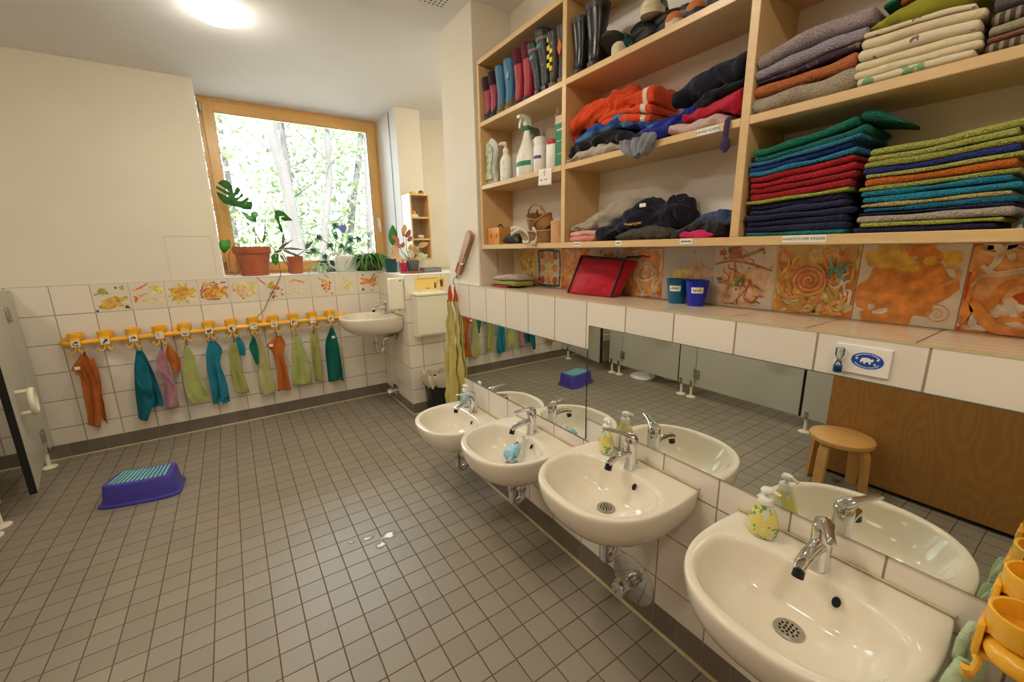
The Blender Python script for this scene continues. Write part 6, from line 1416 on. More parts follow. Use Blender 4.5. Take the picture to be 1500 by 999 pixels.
rt(0, 21, [('blob', .55, .5, .36, .25, 'pale'), ('splat', 22, ['rust', 'orange'], .02, .04, (.15, .9, .15, .9))], 'tile with rust dots on yellow', wash=W_yel)
rt(1, 22, [('stroke', [(.08, .05), (.1, .5), (.06, .94)], .035, 'dgreen', .4), ('stroke', [(.06, .93), (.5, .96), (.95, .92)], .035, 'dgreen', .4), ('stroke', [(.93, .94), (.96, .5), (.92, .06)], .035, 'dgreen', .4), ('stroke', [(.06, .06), (.5, .03), (.95, .07)], .035, 'dgreen', .4)] + [('blob', u, v, .1, .15, 'red' if (i + j) % 2 == 0 else 'orange') for i, u in enumerate((.24, .5, .76)) for j, v in enumerate((.18, .5, .82)) if not (i == 1 and j == 1)] + [('blob', u, v, .06, .2, 'yellow', .7) for u in (.37, .5, .63) for v in (.34, .5, .66)], 'tile with dark green wavy frame round orange rings')
rt(2, 23, [('blob', .5, .5, .42, .2, 'apricot'), ('squig', 14, ['white', 'orange', 'peach'], .14, .03, full)], 'orange tile with pale wiped shapes', wash=W_or)
rt(3, 24, [('splat', 16, ['dred', 'rust'], .025, .06, (.1, .95, .35, .95)), ('splat', 8, ['olive', 'yellow'], .02, .05, full)], 'white tile with dark red blots behind the red bag')
rt(4, 25, [('blob', .5, .5, .5, .1, 'apricot'), ('squig', 18, ['orange', 'white', 'white'], .15, .018, full), ('spiral', .56, .5, .26, 2.6, .014, 'white'), ('stroke', [(.3, .4), (.5, .62), (.8, .58), (.82, .42), (.5, .34), (.3, .42)], .014, 'white')], 'orange tile with a white scratched fish outline', wash=W_or)
rt(5, 26, [('blob', .72, .55, .24, .5, 'peach', .7, .5), ('blob', .4, .45, .18, .5, 'pale', 1.2), ('splat', 6, ['yellow', 'apricot'], .01, .02, full)], 'pale tile with faint peach wash behind the cups', ground='bluegrey')
rt(6, 27, [('blob', .5, .35, .34, .4, 'peach'), ('stroke', [(.02, .7), (.3, .76), (.6, .72), (.95, .62)], .02, 'rust'), ('stroke', [(.2, .05), (.4, .5), (.6, .52), (.75, .1)], .03, 'apricot', .4), ('stroke', [(.25, .8), (.5, .84), (.8, .95)], .03, 'olive'), ('blob', .14, .9, .06, .3, 'rust'), ('blob', .36, .9, .12, .5, 'rust'), ('stroke', [(.1, .4), (.4, .36), (.75, .38)], .02, 'olive'), ('blob', .45, .48, .06, .3, 'olive', 1.8), ('squig', 20, ['rust', 'red', 'apricot'], .07, .012, full), ('splat', 16, ['olive', 'green'], .014, .035, full)], 'tile with rust and olive face-like pattern')
rt(7, 28, [('squig', 46, ['ochre', 'pale', 'orange', 'white'], .09, .022, full), ('squig', 18, ['ochre', 'yellow'], .08, .016, full), ('blob', .46, .5, .225, .1, 'yellow'), ('spiral', .46, .5, .22, 3.6, .024, 'rust'), ('squig', 12, ['orange', 'apricot'], .08, .02, (.1, .9, .06, .26)), ('blob', .8, .66, .07, .5, 'teal'), ('squig', 6, ['green', 'teal'], .06, .016, (.7, .95, .55, .85))], 'yellow tile full of squiggles round an orange snail spiral', wash=W_yo)
rt(8, 29, [('blob', .45, .4, .36, .45, 'orange', 1.1, .5), ('blob', .4, .62, .22, .5, 'orange'), ('blob', .28, .84, .17, .5, 'yellow', 1.3), ('blob', .6, .9, .13, .5, 'orange', 1.3), ('blob', .86, .84, .085, .1, 'yellow'), ('blob', .68, .8, .06, .3, 'yellow'), ('stroke', [(.1, .05), (.3, .1), (.6, .06)], .1, 'orange'), ('spiral', .82, .17, .12, 2.4, .008, 'apricot'), ('blob', .2, .2, .04, .2, 'white'), ('blob', .3, .15, .035, .2, 'white', 2.4, .4), ('stroke', [(.8, .5), (.93, .6), (.9, .72), (.8, .72)], .02, 'apricot')], 'tile with large orange wash, yellow spots and a small spiral')
rt(9, 30, [('blob', .25, .75, .3, .4, 'apricot'), ('squig', 30, ['white', 'peach', 'white', 'orange'], .14, .03, full), ('splat', 12, ['dred', 'red'], .02, .05, (.45, .95, .4, .85)), ('stroke', [(.02, .1), (.1, .3), (.3, .08), (.6, .04)], .06, 'orange')], 'red-orange swirled tile at the right end', wash=W_red)

# ================================================================ small birch box shelf in the alcove and its odds and ends
t = thing('box_shelf', 'narrow upright birch box shelf with three compartments on the alcove wall', 'shelf', (1.49, 3.78, 1.325))
SB0, SB1, SBY0, SBY1, SBZ0, SBZ1 = 1.402, 1.588, 3.68, 3.885, 1.325, 1.902
for nm, c in (('side_panel', (SB0, SB0 + .014, SBY0, SBY1, SBZ0, SBZ1)), ('side_panel', (SB1 - .014, SB1, SBY0, SBY1, SBZ0, SBZ1)), ('top_board', (SB0 + .014, SB1 - .014, SBY0, SBY1, SBZ1 - .014, SBZ1)), ('bottom_board', (SB0 + .014, SB1 - .014, SBY0, SBY1, SBZ0, SBZ0 + .014)), ('shelf', (SB0 + .014, SB1 - .014, SBY0, SBY1, 1.50, 1.514)), ('shelf', (SB0 + .014, SB1 - .014, SBY0, SBY1, 1.69, 1.704))):
    m = MB(); m.box(*c, bevel=.001, seg=1); m.build(nm, M_birchz if 'side' in nm else M_birch, t, smooth=False)
m = MB(); m.box(SB0 + .014, SB1 - .014, SBY1 - .008, SBY1 - .002, SBZ0 + .014, SBZ1 - .014); m.build('back_panel', simple('greige_back', (198, 182, 160), rough=.8), t, smooth=False)
m = MB(); m.lathe([(.02, 0), (.024, .004), (.026, .014), (.022, .026), (.012, .034), (.002, .036)], (1.535, 3.74, SBZ1), 20); m.mi = 1; m.lathe([(.0245, .006), (.0268, .012), (.0245, .018)], (1.535, 3.74, SBZ1), 20, cap0=False, cap1=False)
one(m, 'trinket_jar', [simple('dark_olive_jar', (58, 52, 34), rough=.3), simple('gold_band', (190, 156, 60), rough=.3)], 'small dark round trinket on top of the box shelf', 'trinket')
m = MB(); m.ball((1.45, 3.74, SBZ1 + .012), .03, .022, .012); m.ball((1.475, 3.75, SBZ1 + .010), .018, .015, .010)
one(m, 'stone', simple('yellow_stone', (206, 186, 70), rough=.6, var=.2), 'flat yellow stone on top of the box shelf', 'stone')
t = thing('tea_light', 'yellow candle on a white block in the upper compartment', 'candle', (1.452, 3.73, 1.704))
m = MB(); m.box(1.42, 1.482, 3.705, 3.755, 1.7045, 1.728, bevel=.003); m.build('block', M_white, t, smooth=False)
m = MB(); m.lathe([(.021, 0), (.0225, .002), (.0225, .024), (.019, .027), (.002, .026)], (1.448, 3.73, 1.7285), 24); m.build('candle', simple('honey_wax', (222, 168, 40), rough=.35), t)
m = MB(); m.ball((1.51, 3.74, 1.532), .03, .022, .018, 20, 12)
for v in m.b.verts: v.co += (v.co - Vector((1.51, 3.74, 1.532))) * .25 * noise.noise(v.co * 60)
one(m, 'shell', simple('white_shell', (226, 216, 202), rough=.5), 'white shell in the middle compartment of the box shelf', 'shell')
m = MB(); m.ball((1.55, 3.735, 1.358), .018, .018, .018)
one(m, 'wooden_ball', simple('cream_ball', (226, 212, 180), rough=.5), 'cream ball in the lowest compartment of the box shelf', 'ball')
m = MB(); m.box(1.43, 1.60, 3.52, 3.63, HW_Z + .0045, HW_Z + .0075)
for c in ((1.43, 1.434, 3.52, 3.63), (1.596, 1.60, 3.52, 3.63), (1.43, 1.60, 3.52, 3.524), (1.43, 1.60, 3.626, 3.63)): m.box(*c, HW_Z + .0045, HW_Z + .045)
one(m, 'plastic_tray', simple('smoky_tray', (150, 148, 146), rough=.2, trans=.35), 'smoky translucent tray on the half wall right of the coleus pots', 'tray')

# ================================================================ plants on the window sill
ZS = ZT + 0.007
L_mon = leafmat('monstera_leaf', (71, 130, 59), (50, 104, 48), trans=0.37); L_monp = leafmat('pale_young_leaf', (149, 196, 137), (121, 173, 111), trans=0.52); L_vine = leafmat('vine_leaf', (104, 185, 81), (78, 156, 64), trans=0.47)
L_purp = leafmat('purple_leaf', (95, 64, 78), (67, 81, 67), trans=0.32); L_jade = leafmat('slender_dark_leaf', (81, 123, 90), (59, 95, 71), trans=0.32); L_spi = leafmat('spider_leaf', (137, 194, 102), (90, 154, 76), trans=0.47)
L_spd = leafmat('deep_green_leaf', (90, 144, 78), (62, 111, 62), trans=0.42); L_col = leafmat('coleus_leaf', (215, 196, 121), (185, 107, 92), trans=0.42, scale=44.0); L_colr = leafmat('coleus_red_leaf', (185, 116, 100), (140, 71, 71), trans=0.42); L_rub = leafmat('rubber_leaf', (76, 159, 69), (59, 130, 57), trans=0.37)
L_vari = leafmat('variegated_leaf', (215, 244, 208), (137, 185, 137), trans=0.47, scale=40.0)
M_stem = simple('green_stem', (90, 110, 60), rough=.6); M_stemb = simple('brown_stem', (104, 84, 60), rough=.8); M_terra = simple('terracotta', (172, 92, 58), rough=.6, var=.1, vscale=12); M_soil = simple('potting_soil', (56, 44, 34), rough=1.0, var=.4, vscale=90)
def pot(t, x, y, z, r0, r1, h, mat, rim=True, saucer=None, name='pot', soil=True):
    prof = [(r0, 0), (r0 + .002, .004)]
    if rim: prof += [(lerp(r0, r1, .74), h * .76), (r1 * .985, h * .765), (r1, h * .78), (r1, h)]
    else: prof += [(r1, h)]
    prof += [(r1 - .008, h), (r1 - .012, h - .03), (r0 * .5, h - .034)]
    m = MB(); m.lathe(prof, (x, y, z), 44); p = m.build(name, mat, t, sharp=35)
    if soil: m = MB(); m.lathe([(r1 - .0095, h - .022), (r1 * .5, h - .015), (.002, h - .014)], (x, y, z), 28, cap0=False, cap1=False); m.build('soil', M_soil, t)
    if saucer: m = MB(); m.lathe([(saucer - .012, 0), (saucer, .004), (saucer + .003, .018), (saucer, .018), (saucer - .008, .006), (.002, .006)], (x, y, z - .0005), 44); m.build('saucer', mat, t)
def leaf(m, p, d, L, w, nrm=(0, -1, .4), droop=.2, shape=.5, n=8, fold=.15):
    p, d, nrm = Vector(p), Vector(d).normalized(), Vector(nrm); s = d.cross(nrm).normalized(); nn = s.cross(d).normalized(); rows = []
    for i in range(n + 1):
        u = i / n; ww = w * (math.sin(PI * u ** shape) ** .8 if 0 < u < 1 else 0.02); c = p + d * (L * u) - Vector((0, 0, 1)) * (droop * L * u * u)
        rows.append([c - s * ww + nn * fold * ww, c, c + s * ww + nn * fold * ww])
    m.loft(rows, closed=False)
def shape_leaf(m, pts, y, tilt=0.0, ref=None, cup=.05):
    """broad leaf from its surveyed outline, gently cupped"""
    P = [at(a, b, 'y', y) for a, b in pts]; c = sum(P, Vector()) / len(P)
    Q = [q + Vector((0, tilt * (q.z - c.z) - cup * (q - c).length, 0)) for q in P]
    f = m.b.faces.new([m.v(q) for q in Q]); f.smooth = True; f.material_index = m.mi
    bmesh.ops.triangulate(m.b, faces=[f])
z6 = lambda a, b: (300 + a / 5.256, 240 + b / 5.256)
t = thing('monstera_plant', 'potted monstera in a large terracotta pot at the left of the window sill', 'potted plant', (.18, 4.21, ZS))
pot(t, .182, 4.21, ZS + .001, .094, .142, .238, M_terra, saucer=.105)
m = MB(); shape_leaf(m, [z6(*q) for q in [(232, 330), (190, 320), (140, 300), (100, 250), (88, 210), (186, 256), (190, 250), (86, 188), (90, 165), (186, 220), (190, 214), (100, 148), (120, 126), (150, 117), (190, 138), (213, 175), (215, 215), (222, 222), (240, 185), (262, 178), (277, 200), (262, 228), (234, 248), (232, 262), (262, 256), (285, 218), (300, 248), (262, 274), (248, 284), (290, 286), (330, 258), (344, 276), (318, 292), (358, 290), (370, 318), (358, 356), (312, 356), (262, 336)]], 4.19, .25); o = m.build('leaf', L_mon, t, mods=[('solid', .0015)])
m = MB(); shape_leaf(m, [z6(*q) for q in [(350, 400), (300, 368), (268, 362), (300, 400), (340, 440), (390, 455), (376, 415), (366, 395), (400, 414), (414, 400), (410, 378), (388, 366), (362, 372)]], 4.23, .2); m.build('leaf', L_monp, t, mods=[('solid', .0012)])
m = MB(); shape_leaf(m, [z6(*q) for q in [(538, 362), (578, 355), (612, 372), (640, 402), (678, 436), (620, 440), (590, 425), (580, 412), (612, 408), (606, 402), (576, 408), (572, 438), (600, 500), (598, 540), (572, 510), (560, 450), (540, 410)]], 4.17, .15); m.build('leaf', L_mon, t, mods=[('solid', .0015)])
m = MB(); shape_leaf(m, [z6(*q) for q in [(150, 690), (112, 650), (106, 605), (130, 582), (156, 592), (184, 580), (202, 605), (196, 645)]], 4.07, .1); m.build('leaf', L_vine, t, mods=[('solid', .0012)])
m = MB(); shape_leaf(m, [z6(*q) for q in [(548, 785), (516, 755), (510, 715), (524, 695), (560, 720), (572, 750)]], 4.09, .1); m.build('leaf', L_vine, t, mods=[('solid', .0012)])
m = MB()
def P6(a, b, y): return at(*z6(a, b), 'y', y)
m.tube([P6(232, 335, 4.19), P6(300, 420, 4.2), P6(380, 520, 4.21), P6(436, 610, 4.21)], [.003, .0045, .005, .006], 8); m.tube([P6(365, 440, 4.23), P6(388, 530, 4.22), P6(392, 612, 4.22)], [.003, .0045, .005], 8); m.tube([P6(466, 400, 4.2), P6(464, 510, 4.21), P6(448, 610, 4.21)], [.001, .006, .007], 8)
m.tube([P6(508, 445, 4.17), P6(480, 510, 4.19), P6(455, 600, 4.21)], .0028, 8); m.tube([P6(330, 470, 4.22), P6(350, 560, 4.22), P6(352, 612, 4.22)], .0022, 8); m.tube([P6(562, 455, 4.17), P6(508, 445, 4.17)], .002, 6)
m.build('stem', M_stem, t)
m = MB(); m.tube([P6(270, 590, 4.2), P6(225, 620, 4.12), P6(185, 700, 4.08), P6(195, 810, 4.07), P6(232, 862, 4.065), P6(275, 815, 4.065), P6(288, 740, 4.07), P6(296, 630, 4.09)], .0024, 8)
m.tube([P6(500, 620, 4.2), P6(560, 690, 4.09), P6(570, 760, 4.06), P6(586, 850, 4.03), P6(560, 915, 4.02), (at(393, 440, 'y', 4.02)), at(386, 455, 'y', 4.015), at(372, 469, 'y', 3.99)], .003, 8); m.build('trailing_stem', M_stemb, t)
m = MB(); rp = random.Random(5)
for i in range(26):
    a = rp.uniform(-1, 1); p = P6(250 + 250 * rp.random(), 600 + rp.uniform(-14, 12), 4.21 + rp.uniform(-.06, .06)); leaf(m, p, (a, -.2, .5), .018, .006, droop=.5)
m.build('ground_cover', L_spi, t)
t = thing('purple_leaf_plant', 'purple-leaved trailing plant in a small terracotta pot on the window sill', 'potted plant', (.495, 4.2, ZS))
pot(t, .497, 4.2, ZS + .001, .05, .067, .15, M_terra)
m = MB()
for a, b, c, d, y in ((600, 625, 610, 510, 4.15), (580, 655, 635, 610, 4.14), (590, 650, 770, 655, 4.14), (775, 660, 840, 580, 4.16), (780, 655, 795, 590, 4.2), (590, 670, 530, 680, 4.1), (600, 670, 760, 715, 4.13), (560, 665, 680, 575, 4.2), (770, 680, 830, 690, 4.13)):
    p, q = P6(a, b, y), P6(c, d, y - .02); leaf(m, p, q - p, (q - p).length, .011, droop=.05, shape=.7)
for a, b, c, d in ((545, 690, 525, 720), (580, 700, 625, 760), (560, 690, 560, 735)):
    p, q = P6(a, b, 4.1), P6(c, d, 4.08); leaf(m, p, q - p, (q - p).length, .010, droop=.2)
m.build('leaf', L_purp, t)
m = MB(); m.tube([P6(700, 712, 4.2), P6(640, 668, 4.14), P6(585, 660, 4.12), P6(615, 720, 4.08), P6(645, 790, 4.065), P6(650, 840, 4.06)], .004, 8); m.tube([P6(700, 712, 4.2), P6(770, 668, 4.15), P6(830, 660, 4.13)], .0035, 8); m.build('stem', simple('violet_stem', (70, 48, 74), rough=.5), t)
z7 = lambda a, b, y: at(440 + a / 6.818, 310 + b / 6.818, 'y', y)
t = thing('umbrella_tree', 'slender dark-leaved branching plant behind the white watering can', 'potted plant', (.80, 4.33, ZS))
pot(t, .80, 4.33, ZS + .001, .06, .08, .10, simple('dark_pot', (70, 74, 70), rough=.5))
m = MB(); rp = random.Random(9)
for c in ((345, 140), (180, 260), (355, 245), (300, 340), (410, 345), (500, 280), (575, 270), (130, 390), (490, 385), (250, 450)):
    p = z7(c[0], c[1], 4.3)
    for i in range(11):
        a = 2 * PI * i / 11 + rp.uniform(-.2, .2); leaf(m, p, (math.cos(a), rp.uniform(-.6, .2), math.sin(a) + .15), rp.uniform(.035, .055), .0085, droop=.15, n=5)
m.build('leaf', L_jade, t)
m = MB()
for pts in (((350, 560), (345, 400), (360, 260), (345, 140)), ((350, 480), (300, 340)), ((352, 400), (250, 300), (180, 260)), ((350, 460), (430, 370), (500, 290)), ((430, 400), (540, 320), (575, 280)), ((340, 560), (210, 420), (130, 390))):
    m.tube([z7(a, b, 4.31) for a, b in pts], .0035, 8)
m.build('stem', M_stemb, t)
m = MB()
for i in range(9):
    a = math.radians(40 + 100 * i / 8); p = z7(425, 215, 4.27); leaf(m, p, (math.cos(a) * .6, -.1, math.sin(a)), .075 + .012 * (i % 3), .012, droop=-.05, n=6)
m.tube([z7(425, 215, 4.27), z7(410, 300, 4.29), z7(380, 420, 4.31)], .002, 6)
one(m, 'blue_flower', simple('lilac_blue_petals', (112, 122, 196), rough=.6, var=.12), 'lilac blue flower-shaped ornament above the dark-leaved plant', 'ornament')
def tuft(m, c, n, L, w, spread, seed, mats=1, zmin=-.4, ylim=.8):
    rp = random.Random(seed)
    for i in range(n):
        a = rp.uniform(0, 2 * PI); e = rp.uniform(.15, 1.2); ll = L * rp.uniform(.6, 1.15); d = Vector((math.cos(a) * spread, math.sin(a) * spread * ylim, e)).normalized(); c_ = Vector(c) + Vector((rp.uniform(-.03, .03), rp.uniform(-.02, .02), 0))
        rows = []; s = d.cross(Vector((0, 0, 1))).normalized(); n_ = 9
        for k in range(n_ + 1):
            u = k / n_; p = c_ + Vector((d.x, d.y, 0)) * ll * u * (1 + .25 * u) + Vector((0, 0, 1)) * (d.z * ll * u - 1.25 * ll * u * u * rp.uniform(.92, 1.0)); ww = w * (1 - u) ** .7 * (.5 + min(.5, u * 4)) + .0004
            p.z = max(p.z, ZS + .004)
            rows.append([p - s * ww, p + Vector((0, 0, -ww * .3)), p + s * ww])
        m.mi = rp.randrange(mats); m.loft(rows, closed=False)
t = thing('spider_plant', 'low pale green spider plant at the middle of the sill before the white can', 'potted plant', (.70, 4.12, ZS))
m = MB(); tuft(m, (.70, 4.12, ZS + .07), 26, .17, .008, 1.0, 3, 2); m.build('foliage', [L_spi, L_vari], t); m = MB(); m.lathe([(.03, 0), (.034, .002), (.04, .06), (.036, .06), (.01, .05)], (.70, 4.12, ZS + .001), 24); m.build('pot', simple('pale_pot', (200, 204, 190), rough=.4), t)
t = thing('watering_can', 'white translucent plastic watering can on the window sill', 'watering can', (.915, 4.16, ZS))
M_can = simple('milky_can', (232, 234, 228), rough=.25, trans=.25)
m = MB(); m.loft([rr(.912, 4.16, a, b, z, e=3.2) for a, b, z in ((.085, .058, ZS + .001), (.09, .062, ZS + .008), (.094, .064, ZS + .09), (.096, .062, ZS + .13), (.088, .054, ZS + .147), (.06, .035, ZS + .153), (.05, .03, ZS + .150))]); m.build('body', M_can, t)
m = MB(); m.tube([(.99, 4.16, ZS + .035), (1.025, 4.155, ZS + .06), (1.06, 4.15, ZS + .115), (1.085, 4.145, ZS + .155), (1.105, 4.14, ZS + .17)], [.024, .019, .013, .011, .0125], 14); m.build('spout', M_can, t)
m = MB(); m.tube([(.90, 4.16, ZS + .148), (.85, 4.16, ZS + .172), (.79, 4.16, ZS + .165), (.762, 4.16, ZS + .12), (.775, 4.16, ZS + .06), (.825, 4.16, ZS + .035)], [.011, .010, .010, .010, .010, .011], 12); m.build('handle', M_can, t)
t = thing('trailing_grass_plant', 'bushy dark green grassy plant spilling over the right end of the sill', 'potted plant', (1.13, 4.2, ZS))
m = MB(); m.box(1.03, 1.25, 4.14, 4.27, ZS + .001, ZS + .12, bevel=.01); m.build('trough', simple('brown_trough', (72, 52, 38), rough=.6), t)
m = MB(); tuft(m, (1.06, 4.18, ZS + .13), 60, .24, .0075, 1.0, 11, 2); tuft(m, (1.14, 4.18, ZS + .14), 80, .25, .008, 1.0, 12, 2); tuft(m, (1.21, 4.17, ZS + .13), 60, .24, .0075, 1.0, 13, 2); tuft(m, (1.10, 4.12, ZS + .08), 40, .15, .006, .8, 14, 2); m.build('foliage', [L_spi, L_spd], t)
m = MB(); m.tube([at(551, 399, 'y', 4.05), at(546, 404, 'y', 4.03), at(543, 411, 'y', 4.025)], .004, 6); m.build('stem', M_stemb, t)
t = thing('rubber_plant', 'broad upright green leaf in a dark teal pot in the sill corner', 'potted plant', (1.235, 3.86, HW_Z))
pot(t, 1.245, 3.84, HW_Z + .005, .048, .06, .125, simple('dark_teal_pot', (24, 80, 82), rough=.4), rim=False)
m = MB(); p0, p1 = z7(925, 340, 3.84), z7(922, 132, 3.84); leaf(m, p0, p1 - p0, (p1 - p0).length, .044, nrm=(.1, -1, .1), droop=.0, shape=.85, n=14, fold=.12); m.build('leaf', L_rub, t, mods=[('solid', .0012)])
m = MB(); m.tube([(1.245, 3.84, HW_Z + .11), p0], .004, 8); m.build('stem', M_stem, t)
CY = 3.57
t = thing('coleus_plant', 'red and yellow-green coleus in a grey pot on a round saucer on the half wall', 'potted plant', (1.345, CY, HW_Z))
pot(t, 1.35, CY, HW_Z + .021, .042, .057, .092, simple('slate_pot', (86, 96, 96), rough=.5))
m = MB(); m.lathe([(.085, 0), (.098, .004), (.102, .016), (.098, .016), (.09, .006), (.002, .006)], (1.335, CY, HW_Z + .0045), 44); sc_ = m.build('saucer', M_terra, t); sc_['label'] = 'terracotta saucer'
m = MB(); rp = random.Random(21)
for a, b, c, d, w, k in ((1030, 215, 1040, 118, .026, 0), (990, 300, 910, 235, .026, 1), (1040, 250, 1010, 190, .022, 1), (1060, 260, 1095, 170, .022, 1), (1000, 350, 935, 310, .03, 1), (990, 390, 885, 350, .03, 0), (1010, 360, 1030, 300, .022, 1), (970, 420, 905, 460, .03, 0), (1000, 430, 960, 490, .024, 0), (1090, 380, 1100, 320, .022, 0), (1100, 400, 1085, 350, .02, 0), (1120, 400, 1150, 330, .022, 0), (1080, 300, 1105, 240, .02, 1), (1140, 420, 1190, 380, .024, 0), (1180, 350, 1280, 305, .026, 0), (1110, 430, 1060, 400, .024, 2), (1170, 430, 1260, 450, .03, 2), (1160, 440, 1210, 490, .022, 0), (1150, 400, 1180, 340, .02, 2), (1030, 470, 1010, 510, .018, 0)):
    y = CY - .03 + rp.uniform(-.05, .03); p, q = z7(a, b, y + .02), z7(c, d, y - .02); m.mi = k; leaf(m, p, q - p, (q - p).length * 1.05, w, nrm=(.1, -1, .5), droop=.08, shape=.72)
m.build('leaf', [L_col, L_colr, L_vari], t)
m = MB()
for pts in (((1095, 480), (1060, 380), (1055, 260), (1035, 215)), ((1090, 480), (1010, 400), (990, 330)), ((1110, 480), (1115, 400)), ((1120, 480), (1170, 400), (1200, 345))): m.tube([z7(a, b, CY) for a, b in pts], .003, 8)
m.build('stem', M_stemb, t)
t = thing('flower_pot', 'small magenta plastic pot squeezed beside the grey coleus pot', 'pot', (1.265, CY, HW_Z))
pot(t, 1.268, CY + .005, HW_Z + .0215, .026, .034, .075, simple('magenta_pot', (190, 36, 82), rough=.4), rim=False)

# ================================================================ outside: trees and slope beyond the window
struct(one((lambda m: (m.grid(lambda u, v: Vector((lerp(-9, 13, u), lerp(4.6, 22, v), 0.35 + 1.7 * v ** .6 + .15 * noise.noise(Vector((u * 9, v * 9, 0))))), 30, 24), m)[1])(MB()), 'ground', speckle('leaf_litter_slope', (84, 74, 62), [((74, 78, 56), .54, 2.0), ((122, 108, 88), .6, 5.0)], rough=.95), None, None))
m = MB(); m.box(-5.0, 7.0, 4.6, 7.4, 0.80, 0.86); struct(m.build('bounce_slab', simple('pale_bounce_surface', (226, 222, 214), rough=.9), smooth=False))  # unseen pale slab added to bounce daylight up onto the ceiling
M_bark = wood('grey_bark', (46, 42, 41), (32, 29, 28), 'z', scale=.5, rough=.95, contrast=.9)
L_out = leafmat('sunlit_leaf', (84, 99, 62), (72, 88, 54), trans=.5, scale=6.0); L_out2 = leafmat('pale_sunlit_leaf', (100, 112, 82), (86, 99, 70), trans=.5, scale=6.0)
trees = [('furrowed grey trunk seen left of the window centre', [(396, 170), (407, 230), (424, 290), (434, 345), (440, 400)], 7.6, .105), ('pale slim trunk just right of the furrowed one', [(413, 190), (424, 270), (434, 340), (440, 400)], 9.2, .08), ('straight pale trunk right of the window centre', [(480, 180), (481, 260), (478, 330), (474, 390)], 8.4, .078),
         ('leaning pale trunk near the window handle', [(528, 190), (521, 270), (514, 330), (508, 390)], 10.0, .09), ('distant trunk at the left edge of the window', [(338, 290), (345, 350), (350, 400)], 11.0, .08), ('distant trunk close to the right window frame', [(540, 300), (541, 350), (542, 400)], 8.8, .06)]
rp = random.Random(77)
for i, (lab, pts, y, r) in enumerate(trees):
    P = [at(a, b, 'y', y) for a, b in pts]; P = [P[0] + (P[0] - P[1]) * 1.2 + Vector((0, 0, .6))] + P; P.append(Vector((P[-1].x, y, .2)))
    t = thing('tree', lab + ' beyond the glass', 'tree', (P[-1].x, y, .3), 'trees outside the window')
    m = MB(); Q = [Vector(cat1([tuple(p) for p in P], k / 24)) for k in range(25)]
    m.tube([q + Vector((.03 * noise.noise(q * 1.3), 0, 0)) for q in Q], [r * (.62 + .38 * k / 24) for k in range(25)], 14)
    for k in range(4):
        b = Q[2 + k * 3]; d = Vector((rp.choice((-1, 1)) * rp.uniform(.6, 1.2), rp.uniform(-.3, .5), rp.uniform(.4, 1))); m.tube([b, b + d * .5, b + d * 1.1 + Vector((0, 0, .15)), b + d * 1.7], [.016, .012, .008, .003], 8)
    m.build('trunk', M_bark, t)
    m = MB(); n = 3200
    for j in range(n):
        c = Vector((P[2].x + rp.gauss(0, 1.5), y + rp.uniform(.1, 3.0), rp.uniform(1.0, 5.2)))
        if noise.noise(Vector((c.x * 1.1, c.y * .6, c.z * 1.1 + i))) < .02: continue
        d = Vector((rp.uniform(-1, 1), rp.uniform(-1, 1), rp.uniform(-1, .4))).normalized(); s = d.cross(Vector((rp.uniform(-1, 1), rp.uniform(-1, 1), rp.uniform(-1, 1)))).normalized(); L_ = rp.uniform(.09, .2); m.mi = rp.randrange(2)
        m.face([m.v(c), m.v(c + d * L_ * .5 + s * L_ * .22), m.v(c + d * L_), m.v(c + d * L_ * .5 - s * L_ * .22)])
    m.build('crown', [L_out, L_out2], t, smooth=False)

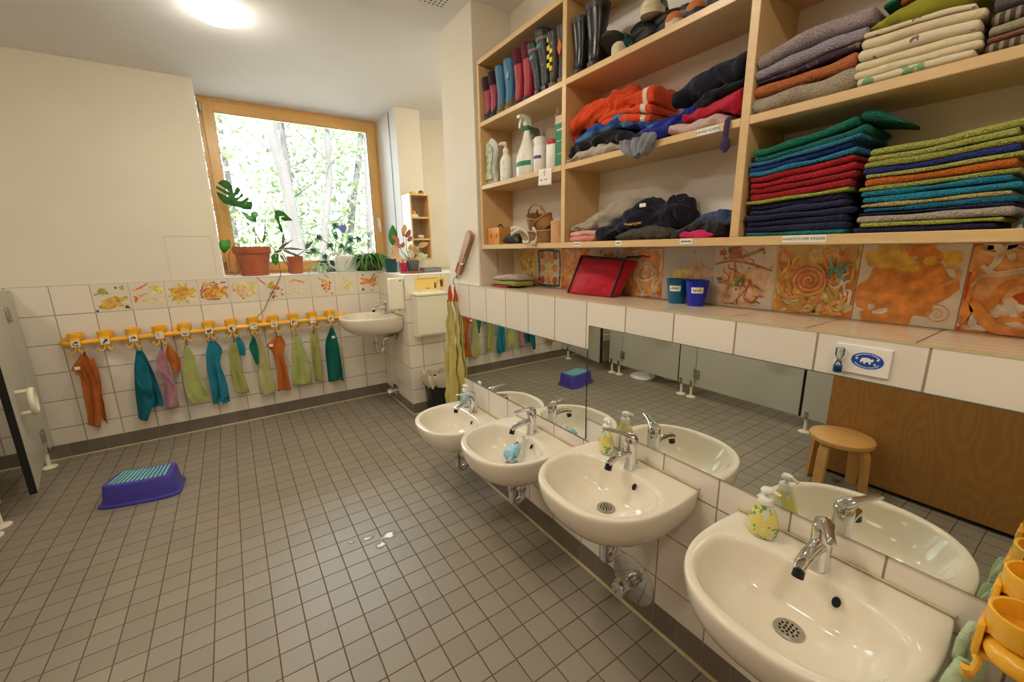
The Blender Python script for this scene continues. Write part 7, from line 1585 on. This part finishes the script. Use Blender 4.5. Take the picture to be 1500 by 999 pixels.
# ================================================================ splashed water on the floor
M_water = simple('water_film', (150, 142, 128), rough=0.02, var=0.02)
rp = random.Random(8)
for k, (x, y, r, lab) in enumerate(((.321, 1.944, .012, 'small round splash of water on the floor tiles, leftmost of the wet spots'), (.395, 1.925, .018, 'longish splash of water in the middle of the wet floor tiles'), (.49, 1.885, .026, 'largest splash of water on the floor tiles in front of the lower basin'), (.432, 1.836, .020, 'splash of water nearest the viewer among the wet floor tiles'))):
    m = MB(); ph = k * 7.3; ring = []
    for i in range(40):
        a = 2 * PI * i / 40; q = r * (1 + .6 * noise.noise(Vector((math.cos(a) * 1.7, math.sin(a) * 1.7, ph)))); ring.append((q * math.cos(a) * 1.5, q * math.sin(a)))
    m.loft([[(x + a * s_, y + b * s_, z_) for a, b in ring] for s_, z_ in ((1, .0004), (.92, .0014), (.6, .002), (.2, .0021))], cap0=False); one(m, 'water_splash', M_water, lab, 'water')
# ================================================================ light and view
w = bpy.data.worlds.new('overcast_sky'); scene.world = w; w.use_nodes = True
nt = w.node_tree; nt.nodes.clear(); bg = nt.nodes.new('ShaderNodeBackground'); bg.inputs[0].default_value = (.80, .90, 1.0, 1); bg.inputs[1].default_value = 9.5
ow = nt.nodes.new('ShaderNodeOutputWorld'); nt.links.new(bg.outputs[0], ow.inputs[0])
sl = bpy.data.lights.new('sun', 'SUN'); sl.energy = 50.0; sl.angle = math.radians(4); sl.color = (1.0, .97, .92)
so = bpy.data.objects.new('sun', sl); COL.objects.link(so); so.rotation_euler = (math.radians(38), 0, math.radians(-18)); so.location = (0, -4, 9)
pl = bpy.data.lights.new('window_portal', 'AREA'); pl.shape = 'RECTANGLE'; pl.size = 1.3; pl.size_y = 1.3; pl.cycles.is_portal = True
po = bpy.data.objects.new('window_portal', pl); COL.objects.link(po); po.location = (.68, 4.52, 1.94); po.rotation_euler = (-PI / 2, 0, 0)
scene.view_settings.view_transform = 'Standard'; scene.view_settings.look = 'None'; scene.view_settings.gamma = 1.0; scene.view_settings.use_curve_mapping = False
scene.view_settings.exposure = 0.68
scene.cycles.use_denoising = True
scene.cycles.max_bounces = 10; scene.cycles.diffuse_bounces = 5; scene.cycles.glossy_bounces = 6; scene.cycles.transparent_max_bounces = 12
scene.cycles.sample_clamp_indirect = 2.5
scene.cycles.sample_clamp_direct = 8.0
scene.cycles.blur_glossy = 1.0
scene.cycles.caustics_reflective = True
